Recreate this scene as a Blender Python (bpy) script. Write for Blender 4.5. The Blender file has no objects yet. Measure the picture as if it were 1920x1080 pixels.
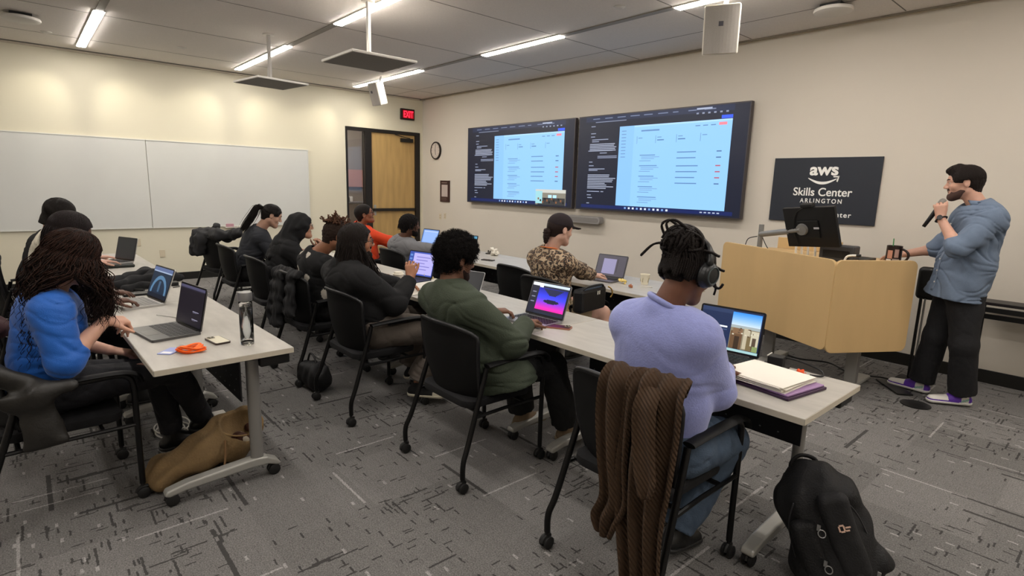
import bpy, bmesh, math, random
import numpy as np
from mathutils import Vector, Matrix, Euler
random.seed(7); rng = np.random.default_rng(7)
PI = math.pi
sc = bpy.context.scene
col = sc.collection

# ------------------------------------------------------------------ camera
def make_camera():
    yaw, pitch, roll, f = 0.846, 0.181, 0.028, 1041.28
    cy, sy, cp, sp = math.cos(yaw), math.sin(yaw), math.cos(pitch), math.sin(pitch)
    fw = Vector((-sy*cp, cy*cp, -sp)); r = Vector((cy, sy, 0)); u = r.cross(fw)
    r2 = math.cos(roll)*r + math.sin(roll)*u; u2 = -math.sin(roll)*r + math.cos(roll)*u
    cam = bpy.data.cameras.new('camera'); o = bpy.data.objects.new('camera', cam); col.objects.link(o)
    m = Matrix(((r2.x, u2.x, -fw.x, 9.796), (r2.y, u2.y, -fw.y, -6.183), (r2.z, u2.z, -fw.z, 1.571), (0, 0, 0, 1)))
    o.matrix_world = m
    cam.sensor_width = 36; cam.sensor_fit = 'HORIZONTAL'; cam.lens = f/1920*36
    cam.clip_start = 0.05; cam.clip_end = 100
    sc.camera = o
make_camera()

# ------------------------------------------------------------------ world, exposure
w = bpy.data.worlds.new('world'); sc.world = w; w.use_nodes = True
w.node_tree.nodes['Background'].inputs[0].default_value = (0.8, 0.85, 1, 1)
w.node_tree.nodes['Background'].inputs[1].default_value = 0.15
vs = sc.view_settings
vs.view_transform = 'Standard'; vs.look = 'None'; vs.gamma = 1; vs.use_curve_mapping = False
vs.exposure = 0.74
H = 3.193          # ceiling height
STRIP = 34.0       # radiance of the ceiling light lenses

# ------------------------------------------------------------------ materials
def lin(c):
    if isinstance(c, str):
        c = c.lstrip('#'); c = tuple(int(c[i:i+2], 16)/255 for i in (0, 2, 4))
    return tuple((x/12.92 if x <= .04045 else ((x+.055)/1.055)**2.4) for x in c)
MATS = {}
def mat(name, c='#808080', rough=.6, metal=0., emit=None, es=1., noise=None, bump=None, trans=0., ior=1.45, sheen=0., stretch=None, spec=None, wrinkle=None):
    """noise=(scale, amount) varies the colour; bump=(scale, strength)"""
    if name in MATS: return MATS[name]
    m = bpy.data.materials.new(name); m.use_nodes = True
    nt = m.node_tree; b = nt.nodes['Principled BSDF']; L = nt.links
    c = lin(c)
    b.inputs['Base Color'].default_value = (*c, 1)
    b.inputs['Roughness'].default_value = rough
    b.inputs['Metallic'].default_value = metal
    b.inputs['Transmission Weight'].default_value = trans
    b.inputs['IOR'].default_value = ior
    if spec is None and name.startswith('hair_'): spec = .22
    if spec is not None: b.inputs['Specular IOR Level'].default_value = spec
    if sheen: b.inputs['Sheen Weight'].default_value = sheen; b.inputs['Sheen Roughness'].default_value = .5
    if emit:
        b.inputs['Emission Color'].default_value = (*lin(emit), 1); b.inputs['Emission Strength'].default_value = es
    tc = None
    if noise or bump:
        tc = nt.nodes.new('ShaderNodeTexCoord'); src = tc.outputs['Object']
        if stretch:
            mp = nt.nodes.new('ShaderNodeMapping'); mp.inputs['Scale'].default_value = stretch
            L.new(src, mp.inputs['Vector']); src = mp.outputs['Vector']
    if noise:
        n = nt.nodes.new('ShaderNodeTexNoise'); n.inputs['Scale'].default_value = noise[0]; n.inputs['Detail'].default_value = 5
        r = nt.nodes.new('ShaderNodeMapRange'); r.inputs[1].default_value = .3; r.inputs[2].default_value = .7
        r.inputs[3].default_value = 1-noise[1]; r.inputs[4].default_value = 1+noise[1]
        mx = nt.nodes.new('ShaderNodeMix'); mx.data_type = 'RGBA'; mx.blend_type = 'MULTIPLY'; mx.inputs[0].default_value = 1
        L.new(src, n.inputs['Vector']); L.new(n.outputs[0], r.inputs[0])
        mx.inputs[6].default_value = (*c, 1); L.new(r.outputs[0], mx.inputs[7]); L.new(mx.outputs[2], b.inputs['Base Color'])
    if bump:
        n2 = nt.nodes.new('ShaderNodeTexNoise'); n2.inputs['Scale'].default_value = bump[0]; n2.inputs['Detail'].default_value = 4
        bp = nt.nodes.new('ShaderNodeBump'); bp.inputs['Strength'].default_value = bump[1]; bp.inputs['Distance'].default_value = .01
        L.new(src, n2.inputs['Vector']); L.new(n2.outputs[0], bp.inputs['Height']); L.new(bp.outputs[0], b.inputs['Normal'])
    if wrinkle:
        t2 = nt.nodes.new('ShaderNodeTexCoord'); n3 = nt.nodes.new('ShaderNodeTexNoise'); n3.inputs['Scale'].default_value = wrinkle[0]; n3.inputs['Detail'].default_value = 2.5; n3.inputs['Distortion'].default_value = .9
        try: n3.noise_type = 'RIDGED_MULTIFRACTAL'
        except Exception: pass
        mp = nt.nodes.new('ShaderNodeMapping'); mp.inputs['Scale'].default_value = (1, 1, .6); mp.inputs['Rotation'].default_value = (.3, .4, .2)
        b2 = nt.nodes.new('ShaderNodeBump'); b2.inputs['Strength'].default_value = wrinkle[1]; b2.inputs['Distance'].default_value = .02
        L.new(t2.outputs['Object'], mp.inputs[0]); L.new(mp.outputs[0], n3.inputs['Vector']); L.new(n3.outputs[0], b2.inputs['Height'])
        if bump: L.new(b2.outputs[0], bp.inputs['Normal'])
        else: L.new(b2.outputs[0], b.inputs['Normal'])
    MATS[name] = m
    return m
def glow(name, c, es=1.):
    """a screen pixel colour: black surface that gives off light"""
    return mat(name, '#020202', .35, emit=c, es=es*.74)

# ------------------------------------------------------------------ naming helpers
def tag(o, label=None, cat=None, group=None, kind=None):
    if label: o['label'] = label
    if cat: o['category'] = cat
    if group: o['group'] = group
    if kind: o['kind'] = kind
    return o
def empty(name, loc, label, cat, group=None, rz=0.):
    o = bpy.data.objects.new(name, None); col.objects.link(o); o.empty_display_size = .1
    o.location = loc; o.rotation_euler = (0, 0, rz)
    return tag(o, label, cat, group)
def link(name, me, m, parent=None, smooth=False):
    o = bpy.data.objects.new(name, me); col.objects.link(o)
    ms = m if isinstance(m, (list, tuple)) else [m]
    for k in ms: me.materials.append(k)
    if parent is not None: o.parent = parent
    if smooth and len(me.polygons): me.polygons.foreach_set('use_smooth', [True]*len(me.polygons))
    return o
def copy_tree(o, parent=None):
    c = o.copy(); col.objects.link(c); c.parent = parent
    for ch in list(o.children): copy_tree(ch, c)
    return c
def struct(o): o['kind'] = 'structure'; return o

# ------------------------------------------------------------------ mesh builder
class MB:
    def __init__(s): s.v = []; s.f = []; s.m = []
    def add(s, vs_, fs, mi=0):
        n = len(s.v); s.v += [tuple(q) for q in vs_]; s.f += [tuple(n+i for i in f) for f in fs]; s.m += [mi]*len(fs); return s
    def box(s, a, b, mi=0, M=None, bev=0.):
        a = Vector(a); b = Vector(b)
        if bev > 0:
            bm = bmesh.new(); bmesh.ops.create_cube(bm, size=1)
            for v in bm.verts: v.co = Vector(((a.x+b.x)/2+v.co.x*(b.x-a.x), (a.y+b.y)/2+v.co.y*(b.y-a.y), (a.z+b.z)/2+v.co.z*(b.z-a.z)))
            bmesh.ops.bevel(bm, geom=bm.edges[:], offset=bev, segments=2, affect='EDGES', profile=.5)
            bm.verts.index_update()
            V = [v.co.copy() for v in bm.verts]; F = [[v.index for v in f.verts] for f in bm.faces]; bm.free()
        else:
            V = [Vector((x, y, z)) for x in (a.x, b.x) for y in (a.y, b.y) for z in (a.z, b.z)]
            F = [(0, 1, 3, 2), (4, 6, 7, 5), (0, 4, 5, 1), (2, 3, 7, 6), (0, 2, 6, 4), (1, 5, 7, 3)]
        if M is not None: V = [M @ v for v in V]
        return s.add(V, F, mi)
    def tube(s, pts, r, n=10, mi=0, caps=True, flat=1., up=None):
        """round (or flattened) bar through points; r a number or one per point"""
        pts = [Vector(q) for q in pts]; N = len(pts)
        rr = r if isinstance(r, (list, tuple)) else [r]*N
        V = []; prev = None
        for i, q in enumerate(pts):
            t = (pts[min(i+1, N-1)]-pts[max(i-1, 0)])
            if t.length < 1e-9: t = Vector((0, 0, 1))
            t.normalize()
            ref = Vector(up) if up else (prev if prev is not None else (Vector((0, 0, 1)) if abs(t.z) < .9 else Vector((1, 0, 0))))
            x = ref - t*ref.dot(t)
            if x.length < 1e-6: x = t.orthogonal()
            x.normalize(); y = t.cross(x); prev = x
            for k in range(n):
                a = 2*PI*k/n; V.append(q + x*(math.cos(a)*rr[i]*flat) + y*(math.sin(a)*rr[i]))
        F = []
        for i in range(N-1):
            for k in range(n):
                a = i*n+k; b = i*n+(k+1) % n; F.append((a, b, b+n, a+n))
        if caps: F.append(tuple(range(n-1, -1, -1))); F.append(tuple((N-1)*n+k for k in range(n)))
        return s.add(V, F, mi)
    def cyl(s, a, b, r, n=20, mi=0, r2=None): return s.tube([a, b], [r, r if r2 is None else r2], n, mi)
    def lathe(s, prof, c=(0, 0, 0), n=28, mi=0, M=None):
        V = []; F = []
        for (r, z) in prof:
            for k in range(n):
                a = 2*PI*k/n; V.append(Vector((c[0]+r*math.cos(a), c[1]+r*math.sin(a), c[2]+z)))
        for i in range(len(prof)-1):
            for k in range(n):
                a = i*n+k; b = i*n+(k+1) % n; F.append((a, b, b+n, a+n))
        F.append(tuple(range(n-1, -1, -1))); F.append(tuple((len(prof)-1)*n+k for k in range(n)))
        if M is not None: V = [M @ v for v in V]
        return s.add(V, F, mi)
    def prism(s, pts, d0, d1, fn, mi=0):
        """closed outline pts (2-D) pushed between d0 and d1; fn(u,v,d)->xyz"""
        n = len(pts); V = [fn(u, v, d0) for u, v in pts]+[fn(u, v, d1) for u, v in pts]
        F = [tuple(range(n-1, -1, -1)), tuple(range(n, 2*n))]+[(i, (i+1) % n, n+(i+1) % n, n+i) for i in range(n)]
        return s.add(V, F, mi)
    def mesh(s, name):
        me = bpy.data.meshes.new(name); me.from_pydata(s.v, [], s.f)
        if any(s.m): me.polygons.foreach_set('material_index', s.m)
        bm = bmesh.new(); bm.from_mesh(me); bmesh.ops.recalc_face_normals(bm, faces=bm.faces[:]); bm.to_mesh(me); bm.free()
        me.update(); return me
    def build(s, name, m, parent=None, smooth=False, auto=False):
        o = link(name, s.mesh(name), m, parent, smooth or auto)
        if auto:
            me = o.data; me.set_sharp_from_angle(angle=math.radians(40))
        return o
def rrect(w_, h_, r, n=6, cx=0, cy=0):
    P = []
    for (sx, sy, a0) in ((1, 1, 0), (-1, 1, PI/2), (-1, -1, PI), (1, -1, 3*PI/2)):
        for k in range(n+1):
            a = a0+PI/2*k/n; P.append((cx+sx*(w_/2-r)+r*math.cos(a), cy+sy*(h_/2-r)+r*math.sin(a)))
    return P
def arc(a, b, c, n=6):
    """quadratic bend through control point b"""
    a, b, c = Vector(a), Vector(b), Vector(c)
    return [(1-t)**2*a+2*t*(1-t)*b+t*t*c for t in [i/n for i in range(n+1)]]
def smoothpath(P, n=6):
    """Catmull-Rom through points"""
    P = [Vector(q) for q in P]; Q = [P[0]]+P+[P[-1]]; out = []
    for i in range(1, len(Q)-2):
        for k in range(n):
            t = k/n; p0, p1, p2, p3 = Q[i-1], Q[i], Q[i+1], Q[i+2]
            out.append(.5*((2*p1)+(p2-p0)*t+(2*p0-5*p1+4*p2-p3)*t*t+(3*p1-p0-3*p2+p3)*t**3))
    return out+[P[-1]]

# ------------------------------------------------------------------ rounded solids from distance fields (surface nets)
def nrm(a): a = np.asarray(a, float); return a/max(1e-9, np.linalg.norm(a))
class Field:
    """dense grid distance field; primitives are blended in, only near themselves"""
    def __init__(s, lo, hi, h):
        s.h = h; s.lo = np.asarray(lo, float)-3*h; s.n = np.ceil((np.asarray(hi, float)+3*h-s.lo)/h).astype(int)+1
        s.D = np.full(s.n, .2, np.float32)
        s.ax = [s.lo[i]+h*np.arange(s.n[i]) for i in range(3)]
    def sub(s, lo, hi, mg):
        sl = []
        for i in range(3):
            a = int(max(0, math.floor((lo[i]-mg-s.lo[i])/s.h))); b = int(min(s.n[i], math.ceil((hi[i]+mg-s.lo[i])/s.h)+1))
            if b <= a: return None, None
            sl.append(slice(a, b))
        X, Y, Z = np.meshgrid(s.ax[0][sl[0]], s.ax[1][sl[1]], s.ax[2][sl[2]], indexing='ij')
        return tuple(sl), np.stack([X, Y, Z], -1).astype(np.float32)
    def put(s, sl, d, k, op):
        D = s.D[sl]; d = d.astype(np.float32)
        if op == 'add':
            if k > 0:
                h = np.clip(.5+.5*(d-D)/k, 0, 1); s.D[sl] = d*(1-h)+D*h-k*h*(1-h)
            else: s.D[sl] = np.minimum(D, d)
        elif op == 'cut':
            if k > 0:
                h = np.clip(.5-.5*(d+D)/k, 0, 1); s.D[sl] = D*(1-h)-d*h+k*h*(1-h)
            else: s.D[sl] = np.maximum(D, -d)
    def cone(s, a, b, ra, rb=None, k=.02, op='add', flat=None, clip=None):
        """rounded cone; flat=(dir, f): stretched by f along dir; clip=[(point, normal)] keeps the side the normal points away from"""
        rb = ra if rb is None else rb
        a = np.asarray(a, float); b = np.asarray(b, float); R = max(ra, rb)*(flat[1] if flat else 1)
        sl, P = s.sub(np.minimum(a, b)-R, np.maximum(a, b)+R, .05+k)
        if sl is None: return s
        q = P-a; v = b-a
        if flat:
            dn = nrm(flat[0]); f = flat[1]
            q = q+dn*((q@dn)*(1/f-1))[..., None]; v = v+dn*((v@dn)*(1/f-1))
        t = np.clip((q@v)/max(1e-12, v@v), 0, 1)
        d = np.linalg.norm(q-t[..., None]*v, axis=-1)-(ra+(rb-ra)*t)
        if clip:
            for (cp_, cn) in clip: d = np.maximum(d, (P-np.asarray(cp_, float))@nrm(cn))
        s.put(sl, d, k, op); return s
    def ell(s, c, r, R=None, k=.02, op='add', clip=None):
        """ellipsoid, R = 3x3 whose rows are its axes"""
        c = np.asarray(c, float); r = np.asarray(r, float); m = r.max()
        sl, P = s.sub(c-m, c+m, .05+k)
        if sl is None: return s
        q = P-c
        if R is not None: q = q@np.asarray(R).T
        k0 = np.linalg.norm(q/r, axis=-1); k1 = np.linalg.norm(q/(r*r), axis=-1)
        d = k0*(k0-1)/np.maximum(k1, 1e-6)
        if clip:
            for (cp_, cn) in clip: d = np.maximum(d, (P-np.asarray(cp_, float))@nrm(cn))
        s.put(sl, d, k, op); return s
    def box(s, c, hs, r=.01, R=None, k=0., op='add'):
        c = np.asarray(c, float); hs = np.asarray(hs, float); m = np.linalg.norm(hs)
        sl, P = s.sub(c-m, c+m, .03+k)
        if sl is None: return s
        q = P-c
        if R is not None: q = q@np.asarray(R).T
        q = np.abs(q)-(hs-r); d = np.linalg.norm(np.maximum(q, 0), axis=-1)+np.minimum(q.max(-1), 0)-r
        s.put(sl, d, k, op); return s
    def plane_cut(s, c, n, k=0.):
        """remove everything on the side n points to"""
        c = np.asarray(c, float); n = nrm(n)
        d = (s.ax[0][:, None, None]-c[0])*n[0]+(s.ax[1][None, :, None]-c[1])*n[1]+(s.ax[2][None, None, :]-c[2])*n[2]
        s.D = np.maximum(s.D, d.astype(np.float32)); return s
    def warp(s, fn):
        """fn(X,Y,Z) -> amount added to the distance near the surface"""
        I = np.nonzero(np.abs(s.D) < .035)
        s.D[I] += fn(s.ax[0][I[0]], s.ax[1][I[1]], s.ax[2][I[2]]).astype(np.float32); return s
    def nets(s, origin=(0, 0, 0)):
        D = s.D; h = s.h; ins = D < 0
        c = ins[:-1, :-1, :-1].astype(np.int8)
        for dx in (0, 1):
            for dy in (0, 1):
                for dz in (0, 1):
                    if dx+dy+dz: c = c+ins[dx:D.shape[0]-1+dx, dy:D.shape[1]-1+dy, dz:D.shape[2]-1+dz]
        act = (c > 0) & (c < 8); I = np.argwhere(act)
        if len(I) == 0: return np.zeros((0, 3)), np.zeros((0, 4), int)
        idx = np.full(act.shape, -1, np.int64); idx[act] = np.arange(len(I))
        co = [(x, y, z) for x in (0, 1) for y in (0, 1) for z in (0, 1)]
        val = np.stack([D[I[:, 0]+x, I[:, 1]+y, I[:, 2]+z] for x, y, z in co], 1)
        acc = np.zeros((len(I), 3)); cnt = np.zeros(len(I))
        for i in range(8):
            for j in range(i+1, 8):
                if sum(abs(co[i][q]-co[j][q]) for q in range(3)) != 1: continue
                a, b = val[:, i], val[:, j]; m = (a < 0) != (b < 0)
                t = np.where(m, a/np.where(m, a-b, 1), 0)
                p = np.array(co[i])+t[:, None]*(np.array(co[j])-np.array(co[i]))
                acc += p*m[:, None]; cnt += m
        V = s.lo+h*(I+acc/np.maximum(cnt, 1)[:, None])-np.asarray(origin, float)
        F = []
        for ax in range(3):
            o = [1, 2] if ax == 0 else ([0, 2] if ax == 1 else [0, 1])
            sh = list(D.shape); sl0 = [slice(None)]*3; sl1 = [slice(None)]*3
            sl0[ax] = slice(0, sh[ax]-1); sl1[ax] = slice(1, sh[ax])
            A, B = ins[tuple(sl0)], ins[tuple(sl1)]
            E = np.argwhere(A != B); E = E[(E[:, o[0]] > 0) & (E[:, o[1]] > 0) & (E[:, o[0]] < sh[o[0]]-1) & (E[:, o[1]] < sh[o[1]]-1)]
            fl = A[tuple(E.T)]
            q = []
            for (u, v) in ((-1, -1), (0, -1), (0, 0), (-1, 0)):
                T = E.copy(); T[:, o[0]] += u; T[:, o[1]] += v; q.append(idx[tuple(T.T)])
            q = np.stack(q, 1)
            if ax == 1: fl = ~fl
            q[~fl] = q[~fl][:, ::-1]
            F.append(q)
        F = np.concatenate(F); F = F[(F >= 0).all(1)]
        return V, F
    def build(s, name, m, parent=None, origin=(0, 0, 0), matfn=None, relax=1):
        V, F = s.nets(origin)
        for _ in range(relax):      # light smoothing along edges
            S = np.zeros_like(V); C = np.zeros(len(V))
            for i in range(4):
                a, b = F[:, i], F[:, (i+1) % 4]
                for q in range(3): S[:, q] += np.bincount(a, V[b, q], len(V))+np.bincount(b, V[a, q], len(V))
                C += np.bincount(a, minlength=len(V))+np.bincount(b, minlength=len(V))
            V = V*.5+.5*S/np.maximum(C, 1)[:, None]
        me = bpy.data.meshes.new(name)
        me.vertices.add(len(V)); me.vertices.foreach_set('co', V.astype(np.float32).ravel())
        me.loops.add(F.size); me.loops.foreach_set('vertex_index', F.ravel().astype(np.int32))
        me.polygons.add(len(F)); me.polygons.foreach_set('loop_start', np.arange(0, F.size, 4, dtype=np.int32))
        me.polygons.foreach_set('use_smooth', np.ones(len(F), bool))
        if matfn is not None and len(F):
            C = V[F].mean(1)+np.asarray(origin, float); me.polygons.foreach_set('material_index', matfn(C).astype(np.int32))
        me.update(calc_edges=True); me.validate()
        return link(name, me, m, parent)
def folds(amp, wl, dirs=((1, .3, .2), (.2, 1, .5), (.4, -.3, 1)), ph=0.):
    """soft cloth folds"""
    def fn(X, Y, Z):
        o = 0
        for i, d in enumerate(dirs):
            d = nrm(d); k = 2*PI/(wl*(1+.37*i)); u = X*d[0]+Y*d[1]+Z*d[2]
            e = nrm(np.cross(d, (0.3, .8, .5))); w_ = X*e[0]+Y*e[1]+Z*e[2]
            o = o+amp*np.sin(k*u+ph+i*1.7+1.6*np.sin(k*.45*w_+ph*2+i))
        return o
    return fn
def creases(amp, wl, dirs=((.15, .2, 1), (.5, .1, .9), (-.45, .3, .85)), ph=0., sharp=.22):
    """soft folds with narrow valleys that come and go"""
    def fn(X, Y, Z):
        o = 0
        wx = .35*wl*(np.sin(9.1*Y+5.3*Z+ph)+np.sin(13.7*X-7.1*Z+2*ph)+.6*np.sin(23*Z+17*X+ph)); wy = .35*wl*(np.sin(8.3*X+6.1*Z+1.3*ph)+.6*np.sin(19*Y-15*Z))
        for i, d in enumerate(dirs):
            d = nrm(d); u = (X+wy)*d[0]+(Y+wx)*d[1]+(Z+wx+.5*wy)*d[2]; s_ = np.sin(PI*u/(wl*(1+.31*i))+ph+i*2.3)
            m_ = .5+.5*np.sin(7.7*X*(1+i)+6.3*Y-5.9*Z+ph+i*1.9)*np.sin(9.7*Z+4.1*Y*(1+i)+i)
            o = o+amp*m_*(1.5*np.exp(-(s_/sharp)**2)-.30)
        return o
    return fn
def strands(name, curves, rad, m, parent, origin=(0, 0, 0), sides=4, taper=True):
    """many hair strands as one mesh; curves: array (N, K, 3)"""
    C = np.asarray(curves, float)-np.asarray(origin, float); N, K, _ = C.shape
    T = np.gradient(C, axis=1); T /= np.maximum(np.linalg.norm(T, axis=-1, keepdims=True), 1e-9)
    ref = np.array([.31, .52, .79]); X = np.cross(T, ref); X /= np.maximum(np.linalg.norm(X, axis=-1, keepdims=True), 1e-9); Y = np.cross(T, X)
    r = np.broadcast_to(np.asarray(rad, float).reshape(-1, 1), (N, 1))*np.ones((N, K))
    if taper: r = r*np.clip(1.15-np.linspace(0, 1, K)**3, .15, 1)[None, :]
    a = 2*PI*np.arange(sides)/sides
    V = C[:, :, None, :]+r[:, :, None, None]*(np.cos(a)[None, None, :, None]*X[:, :, None, :]+np.sin(a)[None, None, :, None]*Y[:, :, None, :])
    V = V.reshape(-1, 3)
    n, k, s_ = np.meshgrid(np.arange(N), np.arange(K-1), np.arange(sides), indexing='ij')
    b = (n*K+k)*sides; F = np.stack([b+s_, b+(s_+1) % sides, b+sides+(s_+1) % sides, b+sides+s_], -1).reshape(-1, 4)
    cap0 = (np.arange(N)*K)[:, None]*sides+np.arange(4)[::-1][None] if sides == 4 else None
    if cap0 is not None:
        cap1 = (np.arange(N)*K+K-1)[:, None]*sides+np.arange(4)[None]; F = np.concatenate([F, cap0, cap1])
    me = bpy.data.meshes.new(name)
    me.vertices.add(len(V)); me.vertices.foreach_set('co', V.astype(np.float32).ravel())
    me.loops.add(F.size); me.loops.foreach_set('vertex_index', F.ravel().astype(np.int32))
    me.polygons.add(len(F)); me.polygons.foreach_set('loop_start', np.arange(0, F.size, 4, dtype=np.int32))
    me.polygons.foreach_set('use_smooth', np.ones(len(F), bool)); me.update(calc_edges=True)
    return link(name, me, m, parent)

# flat lettering turned into mesh
def text_mesh(body, size, depth=.002, align='CENTER', spacing=1., bold=0.):
    cu = bpy.data.curves.new('lettering', 'FONT'); cu.body = body; cu.size = size; cu.extrude = depth; cu.align_x = align
    cu.space_character = spacing; cu.offset = bold
    o = bpy.data.objects.new('lettering', cu); col.objects.link(o)
    dg = bpy.context.evaluated_depsgraph_get(); dg.update()
    me = bpy.data.meshes.new_from_object(o.evaluated_get(dg)); bpy.data.objects.remove(o); bpy.data.curves.remove(cu)
    return me
def text(name, body, size, loc, rot, m, parent, width=None, **kw):
    me = text_mesh(body, size, **kw); me.materials.clear()
    o = link(name, me, m, parent); o.location = loc; o.rotation_euler = rot
    if width:
        xs = [v.co.x for v in me.vertices]; ww = max(xs)-min(xs); o.scale = (width/ww, 1, 1)
    return o
# ------------------------------------------------------------------ the room
RX, RY = 11.6, -9.4     # right wall and back wall
def carpet():
    m = bpy.data.materials.new('carpet'); m.use_nodes = True; nt = m.node_tree; b = nt.nodes['Principled BSDF']; L = nt.links
    tc = nt.nodes.new('ShaderNodeTexCoord')
    def math_(op, a, bb=None):
        n = nt.nodes.new('ShaderNodeMath'); n.operation = op
        for i, v in enumerate((a, bb)):
            if v is None: continue
            if isinstance(v, (int, float)): n.inputs[i].default_value = v
            else: L.new(v, n.inputs[i])
        return n.outputs[0]
    sep = nt.nodes.new('ShaderNodeSeparateXYZ'); L.new(tc.outputs['Object'], sep.inputs[0])
    X, Y = sep.outputs[0], sep.outputs[1]
    def noise(sx, sy, scale, off=0, detail=2):
        mp = nt.nodes.new('ShaderNodeMapping'); mp.inputs['Scale'].default_value = (sx, sy, 1); mp.inputs['Location'].default_value = (off, off*.7, off)
        n = nt.nodes.new('ShaderNodeTexNoise'); n.inputs['Scale'].default_value = scale; n.inputs['Detail'].default_value = detail
        L.new(tc.outputs['Object'], mp.inputs[0]); L.new(mp.outputs[0], n.inputs['Vector']); return n.outputs[0]
    def dash(u, v, lu, lv, thr, seed):
        """cells lu long and lv thin, a few of them set, each row shifted"""
        fv = math_('FLOOR', math_('DIVIDE', v, lv))
        wn = nt.nodes.new('ShaderNodeTexWhiteNoise'); wn.noise_dimensions = '1D'; L.new(math_('ADD', fv, seed*13.7), wn.inputs['W'])
        fu = math_('FLOOR', math_('ADD', math_('DIVIDE', u, lu), math_('MULTIPLY', wn.outputs[0], 7.3)))
        cb = nt.nodes.new('ShaderNodeCombineXYZ'); L.new(fu, cb.inputs[0]); L.new(fv, cb.inputs[1]); cb.inputs[2].default_value = seed
        w2 = nt.nodes.new('ShaderNodeTexWhiteNoise'); w2.noise_dimensions = '3D'; L.new(cb.outputs[0], w2.inputs['Vector'])
        return w2.outputs[0], thr
    def hit(vt, mask=None):
        v, thr = vt
        if mask is not None: v = math_('ADD', v, math_('MULTIPLY', math_('SUBTRACT', mask, .5), .16))
        return math_('GREATER_THAN', v, thr)
    jx = math_('ADD', X, math_('MULTIPLY', math_('SUBTRACT', noise(1, 1, 60, 3), .5), .012))
    jy = math_('ADD', Y, math_('MULTIPLY', math_('SUBTRACT', noise(1, 1, 60, 9), .5), .012))
    clus = noise(1, 1, 1.3, 5)
    darks = [hit(dash(jx, jy, .14, .010, .991, 1), clus), hit(dash(jy, jx, .14, .010, .993, 2), clus),
             hit(dash(jx, jy, .045, .008, .982, 3), clus), hit(dash(jy, jx, .045, .008, .985, 4), clus),
             hit(dash(jx, jy, .42, .020, .9955, 5)), hit(dash(jy, jx, .42, .020, .9955, 6))]
    lights = [hit(dash(jx, jy, .38, .012, .9965, 7)), hit(dash(jy, jx, .38, .012, .9955, 8)), hit(dash(jx, jy, .035, .012, .9935, 10))]
    dk = darks[0]
    for q in darks[1:]: dk = math_('MAXIMUM', dk, q)
    lt = lights[0]
    for q in lights[1:]: lt = math_('MAXIMUM', lt, q)
    # tiles of slightly different grey
    fx = math_('FLOOR', math_('DIVIDE', X, .5)); fy = math_('FLOOR', math_('DIVIDE', Y, .5))
    cb = nt.nodes.new('ShaderNodeCombineXYZ'); L.new(fx, cb.inputs[0]); L.new(fy, cb.inputs[1])
    wt = nt.nodes.new('ShaderNodeTexWhiteNoise'); wt.noise_dimensions = '2D'; L.new(cb.outputs[0], wt.inputs['Vector'])
    tile = math_('ADD', math_('MULTIPLY', wt.outputs[0], .26), .87)
    spk = noise(1, 1, 160, 1, 3); spk2 = noise(1, 1, 28, 2, 2)
    streak = math_('ADD', math_('MULTIPLY', noise(2.0, 26, 3.5, 4, 4), .5), math_('MULTIPLY', noise(26, 2.0, 3.5, 6, 4), .5))
    v = math_('MULTIPLY', tile, math_('ADD', .30, math_('ADD', math_('MULTIPLY', math_('SUBTRACT', math_('MULTIPLY', spk, 2.6), .9), .75), math_('ADD', math_('MULTIPLY', spk2, .22), math_('MULTIPLY', streak, .5)))))
    v = math_('MULTIPLY', v, .175)
    v = math_('MULTIPLY', v, math_('SUBTRACT', 1, math_('MULTIPLY', dk, math_('ADD', .30, math_('MULTIPLY', spk, .7)))))
    v = math_('ADD', v, math_('MULTIPLY', lt, math_('MULTIPLY', spk, .30)))
    mx = nt.nodes.new('ShaderNodeMix'); mx.data_type = 'RGBA'; mx.blend_type = 'MULTIPLY'; mx.inputs[0].default_value = 1
    mx.inputs[6].default_value = (1.0, .965, .93, 1); L.new(v, mx.inputs[7]); L.new(mx.outputs[2], b.inputs['Base Color'])
    b.inputs['Roughness'].default_value = .95; b.inputs['Specular IOR Level'].default_value = .15
    bp = nt.nodes.new('ShaderNodeBump'); bp.inputs['Strength'].default_value = .5; bp.inputs['Distance'].default_value = .004
    L.new(spk, bp.inputs['Height']); L.new(bp.outputs[0], b.inputs['Normal'])
    return m
WALL = mat('wall_paint', '#d0c9bd', .85, bump=(180, .05), noise=(1.2, .015))
WALL2 = mat('wall_paint_white', '#d8d2bd', .8, bump=(180, .05))
CEIL = mat('ceiling_tile', '#d6d0ca', .95, noise=(90, .05), bump=(220, .15))
SEAM = mat('ceiling_seam', '#6f6b66', .9)
BASE = mat('black_rubber_base', '#14130f', .5)
FRAME = mat('dark_bronze_frame', '#262220', .4, .3)
BLACK = mat('black_plastic', '#101010', .45)
SILVER = mat('silver_metal', '#a9a9a6', .38, .6)
WHITEP = mat('white_plastic', '#d8d4cc', .45)

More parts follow.
